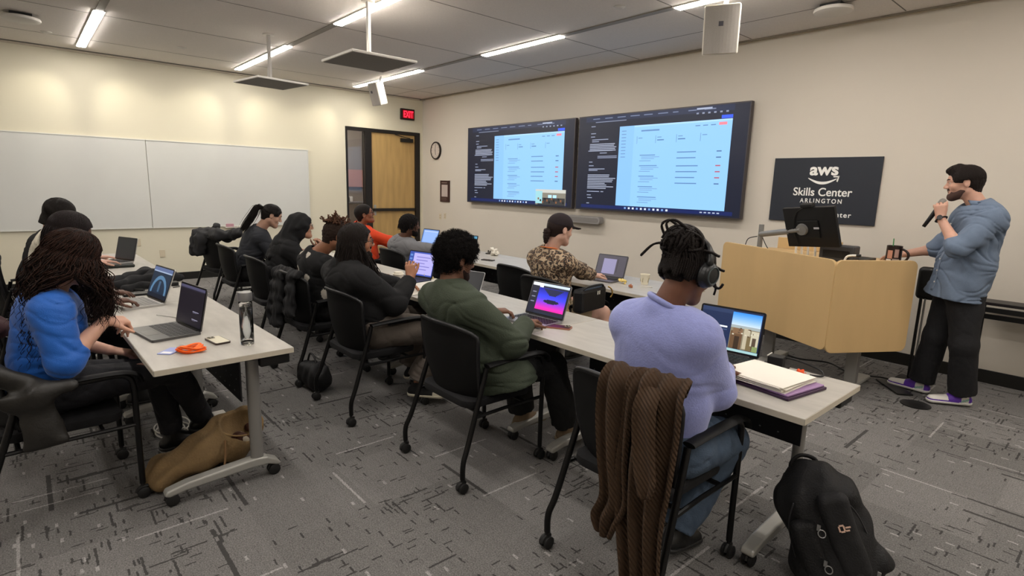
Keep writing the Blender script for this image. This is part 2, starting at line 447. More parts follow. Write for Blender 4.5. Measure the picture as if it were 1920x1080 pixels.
def room():
    struct(MB().box((-2.2, RY, -.12), (RX, .1, 0)).build('floor', carpet()))
    # ceiling: panels with seams, lights are set into it
    struct(MB().box((-.1, RY, H), (RX, .1, H+.12)).build('ceiling', CEIL))
    sm = MB()
    for x in (.9, 2.35, 3.8, 5.25, 6.70, 8.10, 9.55): sm.box((x-.005, RY+.1, H-.0016), (x+.005, -.12, H-.0002))
    for y in (-.72,): sm.box((.1, y-.004, H-.0016), (RX-.1, y+.004, H-.0002))
    struct(sm.build('trim_6', SEAM))
    struct(MB().box((-.1, 0, 0), (RX, .14, H)).build('wall_front', WALL))
    lw = MB()       # left wall with an opening for the glass side panel and the door
    lw.box((-.14, RY, 0), (0, -1.634, H)).box((-.14, -1.634, 2.56), (0, -.071, H)).box((-.14, -.071, 0), (0, 0, H))
    struct(lw.build('wall_left', WALL2))
    struct(MB().box((RX, RY, 0), (RX+.1, .1, H)).build('wall_right', WALL))
    struct(MB().box((-.1, RY-.1, 0), (RX, RY, H)).build('wall_back', WALL))
    # dark rubber base
    struct(MB().box((.0, -.012, 0), (RX, -.0005, .115), bev=.003).build('baseboard_front', BASE))
    struct(MB().box((.0005, RY, 0), (.012, -1.66, .115), bev=.003).build('baseboard_left', BASE))
    # edge strips where ceiling and walls meet
    struct(MB().box((.0005, RY, H-.022), (.05, -.01, H-.001), bev=.002).build('trim_1', mat('edge_trim', '#cfc6b4', .6)))
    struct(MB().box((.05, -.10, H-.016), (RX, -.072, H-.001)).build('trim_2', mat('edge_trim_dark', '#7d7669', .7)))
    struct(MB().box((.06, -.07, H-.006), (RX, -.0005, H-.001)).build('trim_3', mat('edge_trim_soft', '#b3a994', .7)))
    struct(MB().box((.10, RY, H-.010), (.115, -.01, H-.001)).build('trim_4', SEAM))
    # side panel and door frames
    fr = MB()
    for (y0, y1) in ((-1.634, -1.598), (-1.25, -1.122), (-.169, -.071)): fr.box((-.12, y0, 0), (.012, y1, 2.4999))
    fr.box((-.12, -1.634, 2.50), (.012, -.071, 2.555)).box((-.12, -1.5979, 0), (.0119, -1.2501, .10))
    struct(fr.build('trim_5', FRAME))
    # wooden door with a dark middle rail and a closer
    dr = struct(MB().box((-.07, -1.117, .012), (-.026, -.174, 2.497)).build('door_1', mat('maple_door', '#b4945f', .45, noise=(2.2, .12), stretch=(1, 6, .8))))
    MB().box((-.03, -1.10, 1.03), (.02, -.19, 1.085), bev=.006).build('push_bar', FRAME, dr)
    cl = MB().box((-.026, -.50, 2.36), (.035, -.235, 2.43), bev=.006).build('door_closer', BLACK, dr)
    MB().tube([(.02, -.3, 2.435), (.05, -.5, 2.455), (.0, -.62, 2.49)], .008).build('closer_arm', BLACK, cl)
    MB().box((-.026, -1.08, .95), (-.02, -1.03, 1.15), bev=.002).build('lock_plate', SILVER, dr)
    gl = struct(MB().box((-.06, -1.597, .101), (-.052, -1.251, 2.499)).build('window_1', mat('clear_glass', '#ffffff', .02, trans=1.)))
    # the corridor behind the glass
    struct(MB().box((-2.2, -5, 0), (-2.06, .1, H)).build('wall_corridor', mat('corridor_wall', '#a39a92', .8)))
    struct(MB().box((-2.2, -5, H), (-.1, .1, H+.1)).build('trim_7', mat('corridor_ceiling', '#8c8c92', .9)))
    struct(MB().box((-2.2, .0, 0), (-.14, .14, H)).build('wall_corridor_end', mat('corridor_end', '#9b9aa4', .8)))
    struct(MB().box((-2.2, -5.1, 0), (-.14, -5.0, H)).build('wall_corridor_far', mat('corridor_end', '#9b9aa4', .8)))
room()

# corridor furnishing glimpsed through the glass
def corridor():
    t = empty('reception_desk', (-1.6, -.95, 0), 'pale reception counter in the corridor behind the glass side panel', 'counter')
    MB().box((-.35, -.9, 0), (.25, .8, 1.12), bev=.01).build('counter_body', mat('desk_greige', '#a0948a', .6), t)
    MB().box((-.38, -.93, 1.12), (.28, .83, 1.15), bev=.005).build('counter_top', mat('desk_top', '#6d6a70', .4), t)
    s = empty('wall_sign', (-2.05, -1.0, 1.62), 'pink panel on the corridor wall seen through the glass', 'sign')
    MB().box((0, -.95, -.16), (.03, .75, .22), bev=.004).build('panel', mat('pink_panel', '#d59f90', .6), s)
    l = empty('corridor_monitor', (-1.55, -1.0, 1.15), 'dark screen with two white ends on the corridor counter', 'monitor')
    MB().box((-.02, -.14, .0), (.02, .14, .10), bev=.004).build('screen', BLACK, l)
    for s_ in (-1, 1): MB().box((-.03, s_*.18-.03, .0), (.03, s_*.18+.03, .11), bev=.01).build('side_panel', mat('white_lamp', '#ffffff', .4), l)
def corridor_fill():  # glowing panel added only to brighten the corridor
    t = empty('corridor_fill_light', (-1.1, -1.6, H), 'added fill light panel brightening the corridor behind the glass', 'ceiling light')
    MB().box((-.32, -.62, -.03), (.32, .62, -.001)).build('housing', WHITEP, t)
    MB().box((-.29, -.59, -.036), (.29, .59, -.0305)).build('lens', mat('corridor_fill_lens', '#ffffff', .5, emit='#fff6ea', es=9.), t)
corridor_fill()
corridor()

# ------------------------------------------------------------------ ceiling lights
LENS = mat('light_lens', '#ffffff', .5, emit='#fff8f0', es=STRIP)
HOUS = mat('light_housing', '#cfcac2', .5)
def strip(x0, x1, y, label, group='ceiling light strips'):
    t = empty('ceiling_light', ((x0+x1)/2, y, H), label, 'ceiling light', group)
    hw = (x1-x0)/2
    MB().box((-hw, -.052, -.012), (hw, .052, -.001)).build('housing', HOUS, t)
    MB().box((-hw+.01, -.043, -.020), (hw-.01, .043, -.0125)).build('lens', LENS, t)
def track(x0, x1, y, label):
    t = MB().box((x0, y-.035, H-.011), (x1, y+.035, H-.0018)).build('ceiling_track', mat('track_grey', '#8a857e', .6))
    t.location = (0, 0, 0); tag(t, label, 'ceiling track', 'ceiling tracks between light strips')
strip(.44, 2.56, -5.39, 'glowing ceiling strip at far left of the room, above the left whiteboard panel')
strip(.44, 2.56, -3.52, 'glowing ceiling strip behind the thin pole of the far ceiling panel')
strip(.44, 2.56, -1.63, 'glowing ceiling strip above the small far loudspeaker by the exit sign')
strip(3.90, 5.33, -3.50, 'glowing ceiling strip at the top edge above the nearer square ceiling panel')
strip(3.96, 5.33, -1.60, 'glowing ceiling strip running above the left wall screen')
strip(6.71, 8.3, -1.57, 'glowing ceiling strip beside the large loudspeaker on the right')
strip(3.90, 5.33, -5.39, 'ceiling strip over the left row of tables, second from the wall')
strip(6.71, 8.3, -3.50, 'ceiling strip over the middle table row')
strip(6.71, 8.3, -5.39, 'ceiling strip over the near aisle')
strip(9.6, 11.2, -3.50, 'ceiling strip at the right side of the room')
strip(9.2, 11.3, -1.57, 'ceiling strip at the front right of the room')
strip(9.6, 11.2, -5.39, 'ceiling strip above the back right of the room')
strip(2.5, 4.4, -7.6, 'ceiling strip near the back wall on the left')
strip(6.71, 8.6, -7.6, 'ceiling strip near the back wall on the right')
track(2.57, 3.89, -5.39, 'grey ceiling track after the far left light strip')
track(2.57, 3.95, -1.61, 'grey ceiling track between far strip and the strip above the screen')
track(5.34, 6.70, -1.59, 'grey ceiling track from the left screen strip toward the large loudspeaker')
track(2.57, 3.89, -3.51, 'grey ceiling track leading to the square panel pole')
# unseen spot pairs added at each end light to imitate its wall scallops
def add_scallop_spots():
    for y in (-5.39, -3.52, -1.63):
        for s in (-1, 1):
            ld = bpy.data.lights.new('scallop_spot', 'SPOT'); ld.energy = 12; ld.color = (1, .93, .72); ld.spot_size = math.radians(72); ld.spot_blend = .8; ld.shadow_soft_size = .03
            o = bpy.data.objects.new('scallop_spot', ld); col.objects.link(o); o.location = (.47, y+s*.03, H-.035)
            d = Vector((0, y+s*.85, 2.0))-o.location; o.rotation_euler = d.to_track_quat('-Z', 'Y').to_euler()
add_scallop_spots()

# ------------------------------------------------------------------ whiteboards
def boards():
    WB = mat('whiteboard_surface', '#cfd0cc', .22, noise=(1.5, .02)); AL = mat('whiteboard_edge', '#d9d9d2', .4)
    for (y0, y1, lb) in ((-4.714, -2.345, 'white wall board right of the seam, nearer the door'), (-7.1, -4.720, 'white wall board left of the seam, cut off by the photo edge')):
        t = empty('whiteboard', (.0, (y0+y1)/2, .82), lb, 'whiteboard', 'whiteboards on the left wall'); hw = (y1-y0)/2
        MB().box((.001, -hw, 0), (.020, hw, 1.262), bev=.002).build('board_surface', WB, t)
        e = MB().box((.001, -hw, 1.262), (.026, hw, 1.275)).box((.001, -hw, -.012), (.026, hw, 0))
        e.box((.001, hw, -.012), (.026, hw+.012, 1.275)) if 'right' in lb else e.box((.001, -hw-.012, -.012), (.026, -hw, 1.275))
        e.build('edge_strip', AL, t)
    t = empty('marker_tray', (.0, -3.56, .79), 'small tray with markers and eraser hung at the lower edge of the whiteboard', 'tray')
    MB().box((.001, -.17, 0), (.075, .17, .012), bev=.003).build('tray', WHITEP, t)
    e = empty('eraser', (.04, -3.66, .803), 'pinkish whiteboard eraser standing on the marker tray', 'eraser')
    MB().box((-.022, -.055, 0), (.022, .055, .05), bev=.006).build('felt', mat('eraser_pink', '#b48a94', .8), e)
    for i, (c, lb) in enumerate((('#b83050', 'red marker lying on the whiteboard tray'), ('#38405e', 'blue marker lying on the whiteboard tray'))):
        m = empty('whiteboard_marker', (.03+.025*i, -3.48, .812), lb, 'marker', 'markers on the tray')
        MB().tube([(0, -.055, 0), (0, .03, 0)], .008).build('barrel', WHITEP, m)
        MB().tube([(0, .03, 0), (0, .065, 0)], .009).build('cap', mat('cap_'+c[1:], c, .4), m)
boards()

# ------------------------------------------------------------------ exit sign, clock, notices
def wallthings():
    t = empty('exit_sign', (.0, -.363, 2.78), 'red lit EXIT sign on the left wall above the door', 'sign')
    MB().box((.001, -.148, 0), (.055, .148, .205), bev=.006).build('sign_body', mat('exit_black', '#1a0505', .4), t)
    MB().box((.0555, -.115, .03), (.057, .125, .175)).build('lit_face', glow('exit_face', '#9a0414', .9), t)
    text('lettering', 'EXIT', .17, (.0585, .005, .045), (PI/2, 0, PI/2), glow('exit_red', '#ff2038', 2.4), t, width=.21, depth=.0006, bold=.003)
    c = empty('wall_clock', (.50, 0, 2.21), 'round dark-rimmed wall clock left of the wall screens', 'clock')
    M = Matrix.Rotation(PI/2, 4, 'X')
    MB().lathe([(.0, .0), (.165, .0), (.17, .02), (.165, .035), (.145, .035), (.14, .028)], n=40, M=M).build('rim', mat('clock_rim', '#241d1b', .4), c, auto=True)
    MB().lathe([(0, .029), (.142, .029), (.142, .031), (0, .031)], n=40, M=M).build('dial', mat('clock_dial', '#cfc5bb', .5), c)
    tk = MB()
    for k in range(12):
        a = k*PI/6; tk.box((-.003, -.0335, .112), (.003, -.0315, .13), M=Matrix.Rotation(a, 4, 'Y'))
    tk.build('hour_marks', BLACK, c)
    hd = MB(); hd.box((-.004, -.036, -.01), (.004, -.034, .085), M=Matrix.Rotation(PI*.97, 4, 'Y')).box((-.003, -.038, -.01), (.003, -.036, .11), M=Matrix.Rotation(PI*.03, 4, 'Y')); hd.build('hands', BLACK, c)
    n = empty('framed_notice', (.807, 0, 1.44), 'small dark framed notice on the wall under the clock', 'notice')
    MB().box((-.155, -.02, -.20), (.155, -.001, .205), bev=.003).build('frame', mat('notice_frame', '#3a2422', .5), n)
    MB().box((-.10, -.0225, -.10), (.10, -.0205, .125)).build('paper', mat('notice_paper', '#b9aca6', .6), n)
    ln = MB()
    for i in range(3): ln.box((-.11, -.0225, -.13-.02*i), (.06+.02*(i % 2), -.0208, -.125-.02*i))
    ln.box((-.1, -.0225, .155), (.08, -.0208, .17)); ln.build('lettering', mat('notice_lines', '#8a7a74', .6), n)
    for (x, z) in ((.70, .96), (.80, 1.0), (.62, .96)): pass
wallthings()

# ------------------------------------------------------------------ ceiling fixtures
def pole_panel(px, py, cx, cy, z, sz, ang, lb):
    t = empty('ceiling_microphone_panel', (px, py, H), lb, 'ceiling panel', 'square panels hung on poles')
    MB().cyl((0, 0, -.002), (0, 0, z+.05-H), .021, 18).build('pole', mat('pole_white', '#c9c5bf', .5), t, auto=True)
    MB().cyl((0, 0, -.001), (0, 0, -.014), .06, 24).build('ceiling_flange', WHITEP, t, auto=True)
    MB().tube(smoothpath([(.03, -.02, -.01), (.035, -.02, -.2), (.03, -.03, z+.15-H), (.08, -.06, z+.03-H)]), .006).build('cable', mat('cable_white', '#b8b4ae', .5), t)
    M = Matrix.Translation((cx-px, cy-py, z-H)) @ Matrix.Rotation(ang, 4, 'Z')
    h = sz/2
    MB().box((-h, -h, 0), (h, h, .022), M=M, bev=.004).build('panel_frame', mat('panel_white', '#d9d5cd', .5), t)
    MB().box((-h+.015, -h+.015, -.003), (h-.015, h-.015, -.0002), M=M).build('grille', mat('panel_grille', '#77736d', .8, noise=(300, .1)), t)
    MB().box((-.06, -.06, .0225), (.06, .06, .05), M=Matrix.Translation((0, 0, z-H)), bev=.005).build('mount_block', BLACK, t)
pole_panel(2.89, -3.87, 2.86, -3.85, 2.66, .60, math.radians(8), 'far square ceiling panel on a thin pole in front of the left wall')
pole_panel(4.82, -3.62, 4.82, -3.62, 2.66, .64, 0, 'nearer square ceiling panel on a pole, largest of the two')

def speaker(loc, aim, w_, h_, d_, lb):
    t = empty('loudspeaker', loc, lb, 'loudspeaker', 'white loudspeakers under the ceiling')
    M = Vector(aim).to_track_quat('-Y', 'Z').to_matrix().to_4x4()
    # body: rounded tapering cabinet, grille faces -Y local
    P = [(-w_/2, -d_/2), (w_/2, -d_/2), (w_/2, -d_*.1), (w_*.28, d_/2), (-w_*.28, d_/2), (-w_/2, -d_*.1)]
    b = MB(); b.prism(P, -h_/2, h_/2, lambda u, v, d: M @ Vector((u, v, d)))
    o = b.build('cabinet', mat('speaker_white', '#e2ddd0', .45), t)
    mod = o.modifiers.new('bevel', 'BEVEL'); mod.width = .015; mod.segments = 3
    n = 10; V = []; F = []
    for i in range(n+1):
        u = -1+2*i/n
        for z in (-.47, .47): V.append(M @ Vector((u*w_*.46, -d_/2-.003-.03*(1-u*u), z*h_)))
    F = [(2*i, 2*i+1, 2*i+3, 2*i+2) for i in range(n)]
    for i in (0, 1): F.append(tuple(2*k+i for k in (range(n+1) if i == 0 else range(n, -1, -1))))
    g = MB().add(V, F).build('grille', mat('speaker_grille', '#a39e97', .8, noise=(400, .12)), t)
    MB().box((-.018, -d_/2-.038, h_*.12-.018), (.018, -d_/2-.0335, h_*.12+.018), M=M).build('badge', mat('badge_dark', '#4a4a52', .4), t)
    MB().cyl((0, 0, h_*.3), (0, .05, H-loc[2]-.001), .018, 14).build('bracket', mat('pole_white', '#c9c5bf', .5), t)
speaker((7.20, -1.62, 2.905), (.42, -.86, -.22), .28, .38, .24, 'large white loudspeaker at the top right hung below the ceiling')
speaker((1.62, -1.82, 2.93), (.20, -.93, -.30), .20, .34, .19, 'small white loudspeaker far away near the exit sign')
def disc(x, y, r, lb):
    t = empty('wireless_access_point', (x, y, H), lb, 'access point', 'round ceiling discs')
    MB().box((-r*.55, -r*.55, -.03), (r*.55, r*.55, -.001), bev=.004).build('mount', BLACK, t)
    MB().lathe([(0, -.075), (r*.8, -.073), (r*.97, -.062), (r, -.05), (r*.97, -.036), (0, -.031)], n=36).build('cover', mat('disc_white', '#c9c5be', .5), t, auto=True)
disc(7.72, -.72, .155, 'flat round white disc on the ceiling at the upper right')
disc(1.75, -5.98, .165, 'flat round white disc on the ceiling at the far upper left')
def sprink(x, y, lb):
    t = empty('ceiling_sprinkler', (x, y, H), lb, 'sprinkler', 'small ceiling sprinklers')
    MB().lathe([(0, -.018), (.03, -.016), (.055, -.004), (.055, -.001), (0, -.001)], n=20).build('cap', mat('disc_white', '#c9c5be', .5), t)
sprink(6.35, -1.93, 'tiny round sprinkler cap near the top right, left of the large loudspeaker'); sprink(1.35, -4.43, 'tiny round sprinkler cap between the two left light strips'); sprink(1.0, -5.75, 'tiny round sprinkler cap near the far left disc')

# ------------------------------------------------------------------ screens
def rects_mesh(name, R, parent, flip=1, ny=-1):
    """R: list of (x0,z0,x1,z1,colour,strength) stacked toward the viewer, local plane XZ facing -Y"""
    mb = MB(); mats = []; keys = {}
    for i, (x0, z0, x1, z1, c, es) in enumerate(R):
        k = (c, es)
        if k not in keys: keys[k] = len(mats); mats.append(glow('pixel_%s_%d' % (c[1:], int(es*100)), c, es))
        y = -.0004*(1+i*.02)
        if isinstance(x0, tuple): mb.add([(p[0], y, p[1]) for p in (x0, z0, x1, z1)], [(0, 1, 2, 3)], keys[k])
        else: mb.add([(x0, y, z0), (x1, y, z0), (x1, y, z1), (x0, y, z1)], [(0, 1, 2, 3)], keys[k])
    me = bpy.data.meshes.new(name); me.from_pydata(mb.v, [], mb.f); me.polygons.foreach_set('material_index', mb.m)
    return link(name, me, mats, parent)
def tv(x0, x1, lb, pip):
    W = x1-x0; z0, z1 = 1.272, 2.560; Hh = z1-z0
    t = empty('wall_screen', ((x0+x1)/2, 0, z0), lb, 'screen', 'pair of large wall screens')
    MB().box((-W/2, -.095, 0), (W/2, -.035, Hh), bev=.004).build('bezel', mat('tv_edge', '#4b4648', .35, .4), t)
    MB().box((-W*.3, -.0345, Hh*.2), (W*.3, -.001, Hh*.8)).build('wall_mount', BLACK, t)
    w_, h_ = W-.03, Hh-.03
    X = lambda u: -W/2+.015+u*w_
    Z = lambda v: .015+(1-v)*h_
    R = []; rr = random.Random(5)
    def r(u0, v0, u1, v1, c, es=1.): R.append((X(u0), Z(v1), X(u1), Z(v0), c, es))
    E = 1.0
    r(0, 0, 1, 1, '#1a2034', .75)
    r(.05, .0, .93, .065, '#1f2b4a', .8); r(.05, .055, .93, .085, '#141c33', .8)
    for i in range(9): r(.10+i*.085, .022, .10+i*.085+rr.uniform(.03, .06), .031, '#7c88a8', .8)
    r(.12, .058, .33, .066, '#8a94ae', .8); r(.74, .01, .82, .026, '#aab4cc', .9)
    for i in range(6): r(.74+i*.03, .052, .752+i*.03, .066, '#9aa4be', .8)
    r(.87, .09, .925, .12, '#2f55e0', 1.1)
    # left text column
    def line(y, a, b_, c='#9aa3bd'): r(a, y, b_, y+.009, c, .85)
    for y, a, b_ in ((.10, .09, .12), (.175, .09, .125), (.21, .09, .12), (.242, .10, .215), (.262, .10, .15), (.36, .075, .25), (.385, .16, .21), (.48, .085, .11), (.52, .085, .12), (.555, .085, .2), (.57, .085, .15), (.80, .08, .17), (.80, .18, .2), (.84, .08, .11), (.87, .085, .12), (.93, .08, .1)): line(y, a, b_)
    for i in range(5): line(.29+i*.017, .085, .275-rr.uniform(0, .02), '#aab2c8')
    for i in range(2): line(.42+i*.016, .145, .28, '#8d96b0')
    for i in range(9): line(.62+i*.018, .08, .28-rr.uniform(0, .08), '#aab2c8')
    # the light window
    r(.29, .125, .925, .945, '#8cc0f0', 1.05); r(.29, .125, .925, .14, '#a5d0f8', 1.05); r(.29, .125, .385, .945, '#84b8ea', 1.05)
    for i in range(9): r(.305, .17+i*.033, .335, .178+i*.033, '#6d94c4', .9)
    r(.43, .175, .54, .19, '#6690c2', .9); r(.86, .15, .90, .175, '#f07f8e', 1.1)
    for i in range(3): r(.74+i*.04, .165, .765+i*.04, .173, '#5c82b4', .9)
    for i, u in enumerate((.405, .52, .64, .77)):
        r(u, .235, u+.0025, .31, '#6a90c0', .9); r(u+.01, .25, u+.035, .257, '#6690c2', .9)
        if i in (1, 2): r(u+.01, .275, u+.05, .286, '#5c86b8', .9)
    for k in range(5):
        y = .42+k*.105; r(.43, y, .52+rr.uniform(0, .03), y+.01, '#6b96c8', .9)
        for q in range(2): r(.44, y+.02+q*.016, .55-q*.03, y+.027+q*.016, '#7ba3d2', .95)
        r(.43, y+.058, .50, y+.064, '#6f97c8', .95)
    for k in range(6):
        y = .40+k*.055+(.02 if k > 1 else 0); r(.65, y, .75+rr.uniform(0, .02), y+.01, '#648ec0', .9); r(.86, y, .885, y+.011, '#b85b70' if k in (2, 3, 4) else '#5577a5', .95)
    # task bar
    r(.04, .95, .965, .985, '#14245c', .9)
    for i in range(11): r(.35+i*.026, .958, .362+i*.026, .977, '#d8e2f4' if i % 3 else '#7aa0d8', 1.)
    for i in range(5): r(.80+i*.022, .962, .813+i*.022, .973, '#b4c0d8', .9)
    if pip:
        r(.70, .80, .955, .985, '#8a8578', .9); r(.70, .80, .955, .84, '#c8c8c0', 1.); r(.72, .90, .95, .985, '#3a3a3c', .9); r(.70, .82, .76, .97, '#9ad0d8', 1.)
        r(.81, .865, .84, .90, '#a8d4f8', 1.2); r(.85, .865, .88, .90, '#a8d4f8', 1.2)
        for i in range(12): r(.72+i*.019, .90+(i % 3)*.02, .732+i*.019, .925+(i % 3)*.02, '#15151a' if i % 2 else '#8a5a3a', .9)
    s = rects_mesh('display', R, t); s.location = (0, -.0958, 0)
tv(1.630, 4.192, 'left wall screen, the smaller-looking one with a camera inset at its lower right corner', True)
tv(4.258, 6.765, 'right wall screen showing a light blue window with no camera inset', False)
def bar():
    t = empty('video_bar', (4.42, 0, 1.13), 'grey rounded video bar on the wall below the gap between the screens', 'video bar')
    MB().prism(rrect(.66, .10, .045, 6), -.12, -.03, lambda u, v, d: Vector((u, d, v))).build('bar_body', mat('bar_grey', '#8f8c8a', .5), t, auto=True)
    MB().box((-.1, -.03, -.04), (.1, -.001, .04)).build('wall_bracket', BLACK, t)
    MB().prism(rrect(.60, .06, .028, 5), -.124, -.1205, lambda u, v, d: Vector((u, d, v))).build('grille', mat('bar_grille', '#7c7977', .7), t)
bar()

# ------------------------------------------------------------------ the aws sign
def sign():
    t = empty('wall_sign', (7.557, 0, 1.29), 'black aws Skills Center Arlington sign with white lettering on the front wall', 'sign')
    MB().box((-.507, -.022, 0), (.507, -.001, .655), bev=.002).build('panel', mat('sign_black', '#232832', .55), t)
    WT = mat('sign_white', '#f2f2ee', .5)
    rot = (PI/2, 0, 0)
    text('lettering', 'aws', .165, (.0, -.0245, .482), rot, WT, t, width=.27, depth=.0012, bold=.005)
    text('lettering', 'Skills Center', .115, (.0, -.0245, .272), rot, WT, t, width=.56, depth=.0012, bold=.0015)
    text('lettering', 'ARLINGTON', .062, (.0, -.0245, .200), rot, WT, t, width=.40, depth=.0012, bold=.001, spacing=1.4)
    text('lettering', 'enter', .070, (.205, -.0245, .066), rot, WT, t, width=.185, depth=.0012, bold=.001, spacing=1.2)
    # smile with arrow head
    s = MB(); n = 22; V = []; F = []
    for i in range(n+1):
        u = i/n; x = -.145+.27*u; z = .452-.052*math.sin(PI*(u*.93+.02)); th = .0035+.010*math.sin(PI*u)**.8
        for dy in (-.0245, -.0222): V += [(x, dy, z+th), (x, dy, z-th)]
    for i in range(n):
        a = 4*i; F += [(a, a+1, a+5, a+4), (a+2, a+6, a+7, a+3), (a, a+4, a+6, a+2), (a+1, a+3, a+7, a+5)]
    s.add(V, F)
    for P in ([(.090, .468), (.150, .473), (.145, .459), (.095, .459)], [(.150, .473), (.137, .413), (.125, .419), (.135, .462)]):
        s.prism(P, -.0245, -.0222, lambda u, v, d: Vector((u, d, v)))
    s.build('arrow_emblem', WT, t)
sign()
# ------------------------------------------------------------------ tables
TOPM = mat('table_laminate', '#aeaaa2', .42, noise=(5, .09), stretch=(1, 4, 1))
TEDGE = mat('table_edge', '#a39b8f', .45)
GREYM = mat('table_leg_grey', '#8f8d8a', .42, .35)
FOOTM = mat('table_foot_silver', '#a8a7a1', .4, .3)
RUB = mat('caster_rubber', '#171717', .6)
PANM = mat('perforated_panel', '#15151a', .5)
def make_caster(parent, loc, r=.03):
    c = MB()
    for s in (-1, 1): c.lathe([(0, -.008), (r*.85, -.009), (r, -.004), (r, .006), (r*.8, .010), (0, .010)], n=20, M=Matrix.Translation((s*.014, 0, r)) @ Matrix.Rotation(PI/2*s, 4, 'Y'))
    c.tube([(0, 0, r*2+.018), (0, -.004, r*1.2)], .009, 10)
    c.tube(arc((0, -.028, r*1.1), (0, -.02, r*2.3), (0, .02, r*1.9), 5), .010, 8, flat=1)
    o = c.build('caster', RUB, parent, auto=True); o.location = loc; return o
def make_table(label, x0, x1, D, grp):
    """local: near (seat) edge y=0, far edge y=D, x from -w to 0"""
    w_ = x1-x0
    t = empty('training_table', (0, 0, 0), label, 'table', grp)
    t_ = MB().box((-w_, 0, .7095), (-.0, D, .737), bev=.003); t_.build('tabletop', TOPM, t)
    eb = MB()
    eb.box((-w_+.002, -.0012, .7105), (-.002, -.0002, .7355)).box((-.0002, .002, .7105), (.0010, D-.002, .7355)).build('edge_band', mat('table_edge_band', '#c4bcab', .5), t)
    for sx in (-.17, -w_+.17):
        MB().box((sx-.035, .12, .665), (sx+.035, D-.07, .709), bev=.004).build('bracket', BLACK, t)
        MB().tube([(sx, .455, .66), (sx, .455, .09)], .032, 20, flat=.75, up=(1, 0, 0)).build('leg', GREYM, t, auto=True)
        P = [(-.0+.02, .062), (.03, .085), (.12, .105), (.40, .125), (.455, .125), (.50, .118), (D-.06, .09), (D-.04, .06), (D-.06, .055), (.5, .075), (.42, .078), (.12, .065), (.04, .052)]
        ft = MB().prism(P, sx-.03, sx+.03, lambda u, v, d: Vector((d, u, v))); fo = ft.build('foot', FOOTM, t)
        b = fo.modifiers.new('bevel', 'BEVEL'); b.width = .01; b.segments = 3
        for yy in (.055, D-.075): make_caster(fo, (sx, yy, 0), .03)
    pn = MB().box((-w_+.14, .385, .455), (-.14, .392, .665)).build('modesty_panel', PANM, t)
    h = MB()
    for i in range(int((w_-.3)/.085)):
        for j, z in enumerate((.635, .56, .49)):
            x = -w_+.18+i*.085+(.04 if j == 1 else 0); h.box((x-.004, .384, z-.003), (x+.004, .3848, z+.003))
    pf = h.build('perforations', mat('perforation_light', '#77777a', .5), pn); pf['kind'] = 'stuff'
    MB().box((-w_+.16, .3, .668), (-.16, .45, .7085)).build('cable_tray', BLACK, t)
    for sx in (-.06, -w_+.02): MB().box((sx, D-.16, .655), (sx+.04, D-.015, .7085), bev=.008).build('flip_latch', BLACK, t)
    return t
TW = 1.525
proto_t = None
def place_table(x1, y, ang, label, grp, D=.611):
    global proto_t
    t = make_table(label, x1-TW, x1, D, grp)
    t.location = (x1, y, 0); t.rotation_euler = (0, 0, ang)
    return t
a = .018
for i, lb in enumerate(('pale left-row table nearest the camera, holding the orange lanyard and water bottle', 'pale left-row table second from the camera, with the open light grey laptop and black jacket', 'pale left-row table farthest from the camera, by the whiteboard wall')):
    place_table(7.046-i*(TW+.004)*math.cos(a), -5.816-i*(TW+.004)*math.sin(a), a, lb, 'left row of tables')
for i, lb in enumerate(('pale middle-row table at the right end, under the white papers', 'pale middle-row table under the laptop with the blue and pink screen', 'pale middle-row table with the lidded paper cup', 'pale middle-row table farthest left, in front of the women in black')):
    place_table(9.058-i*(TW+.004), -4.035, 0, lb, 'middle row of tables')
for i, lb in enumerate(('pale front-row table at the right, with the patterned paper cup', 'pale front-row table behind the empty chair', 'pale front-row table farthest left, with two open laptops')):
    place_table(7.34-i*(TW+.004), -2.50, 0, lb, 'front row of tables', .74)

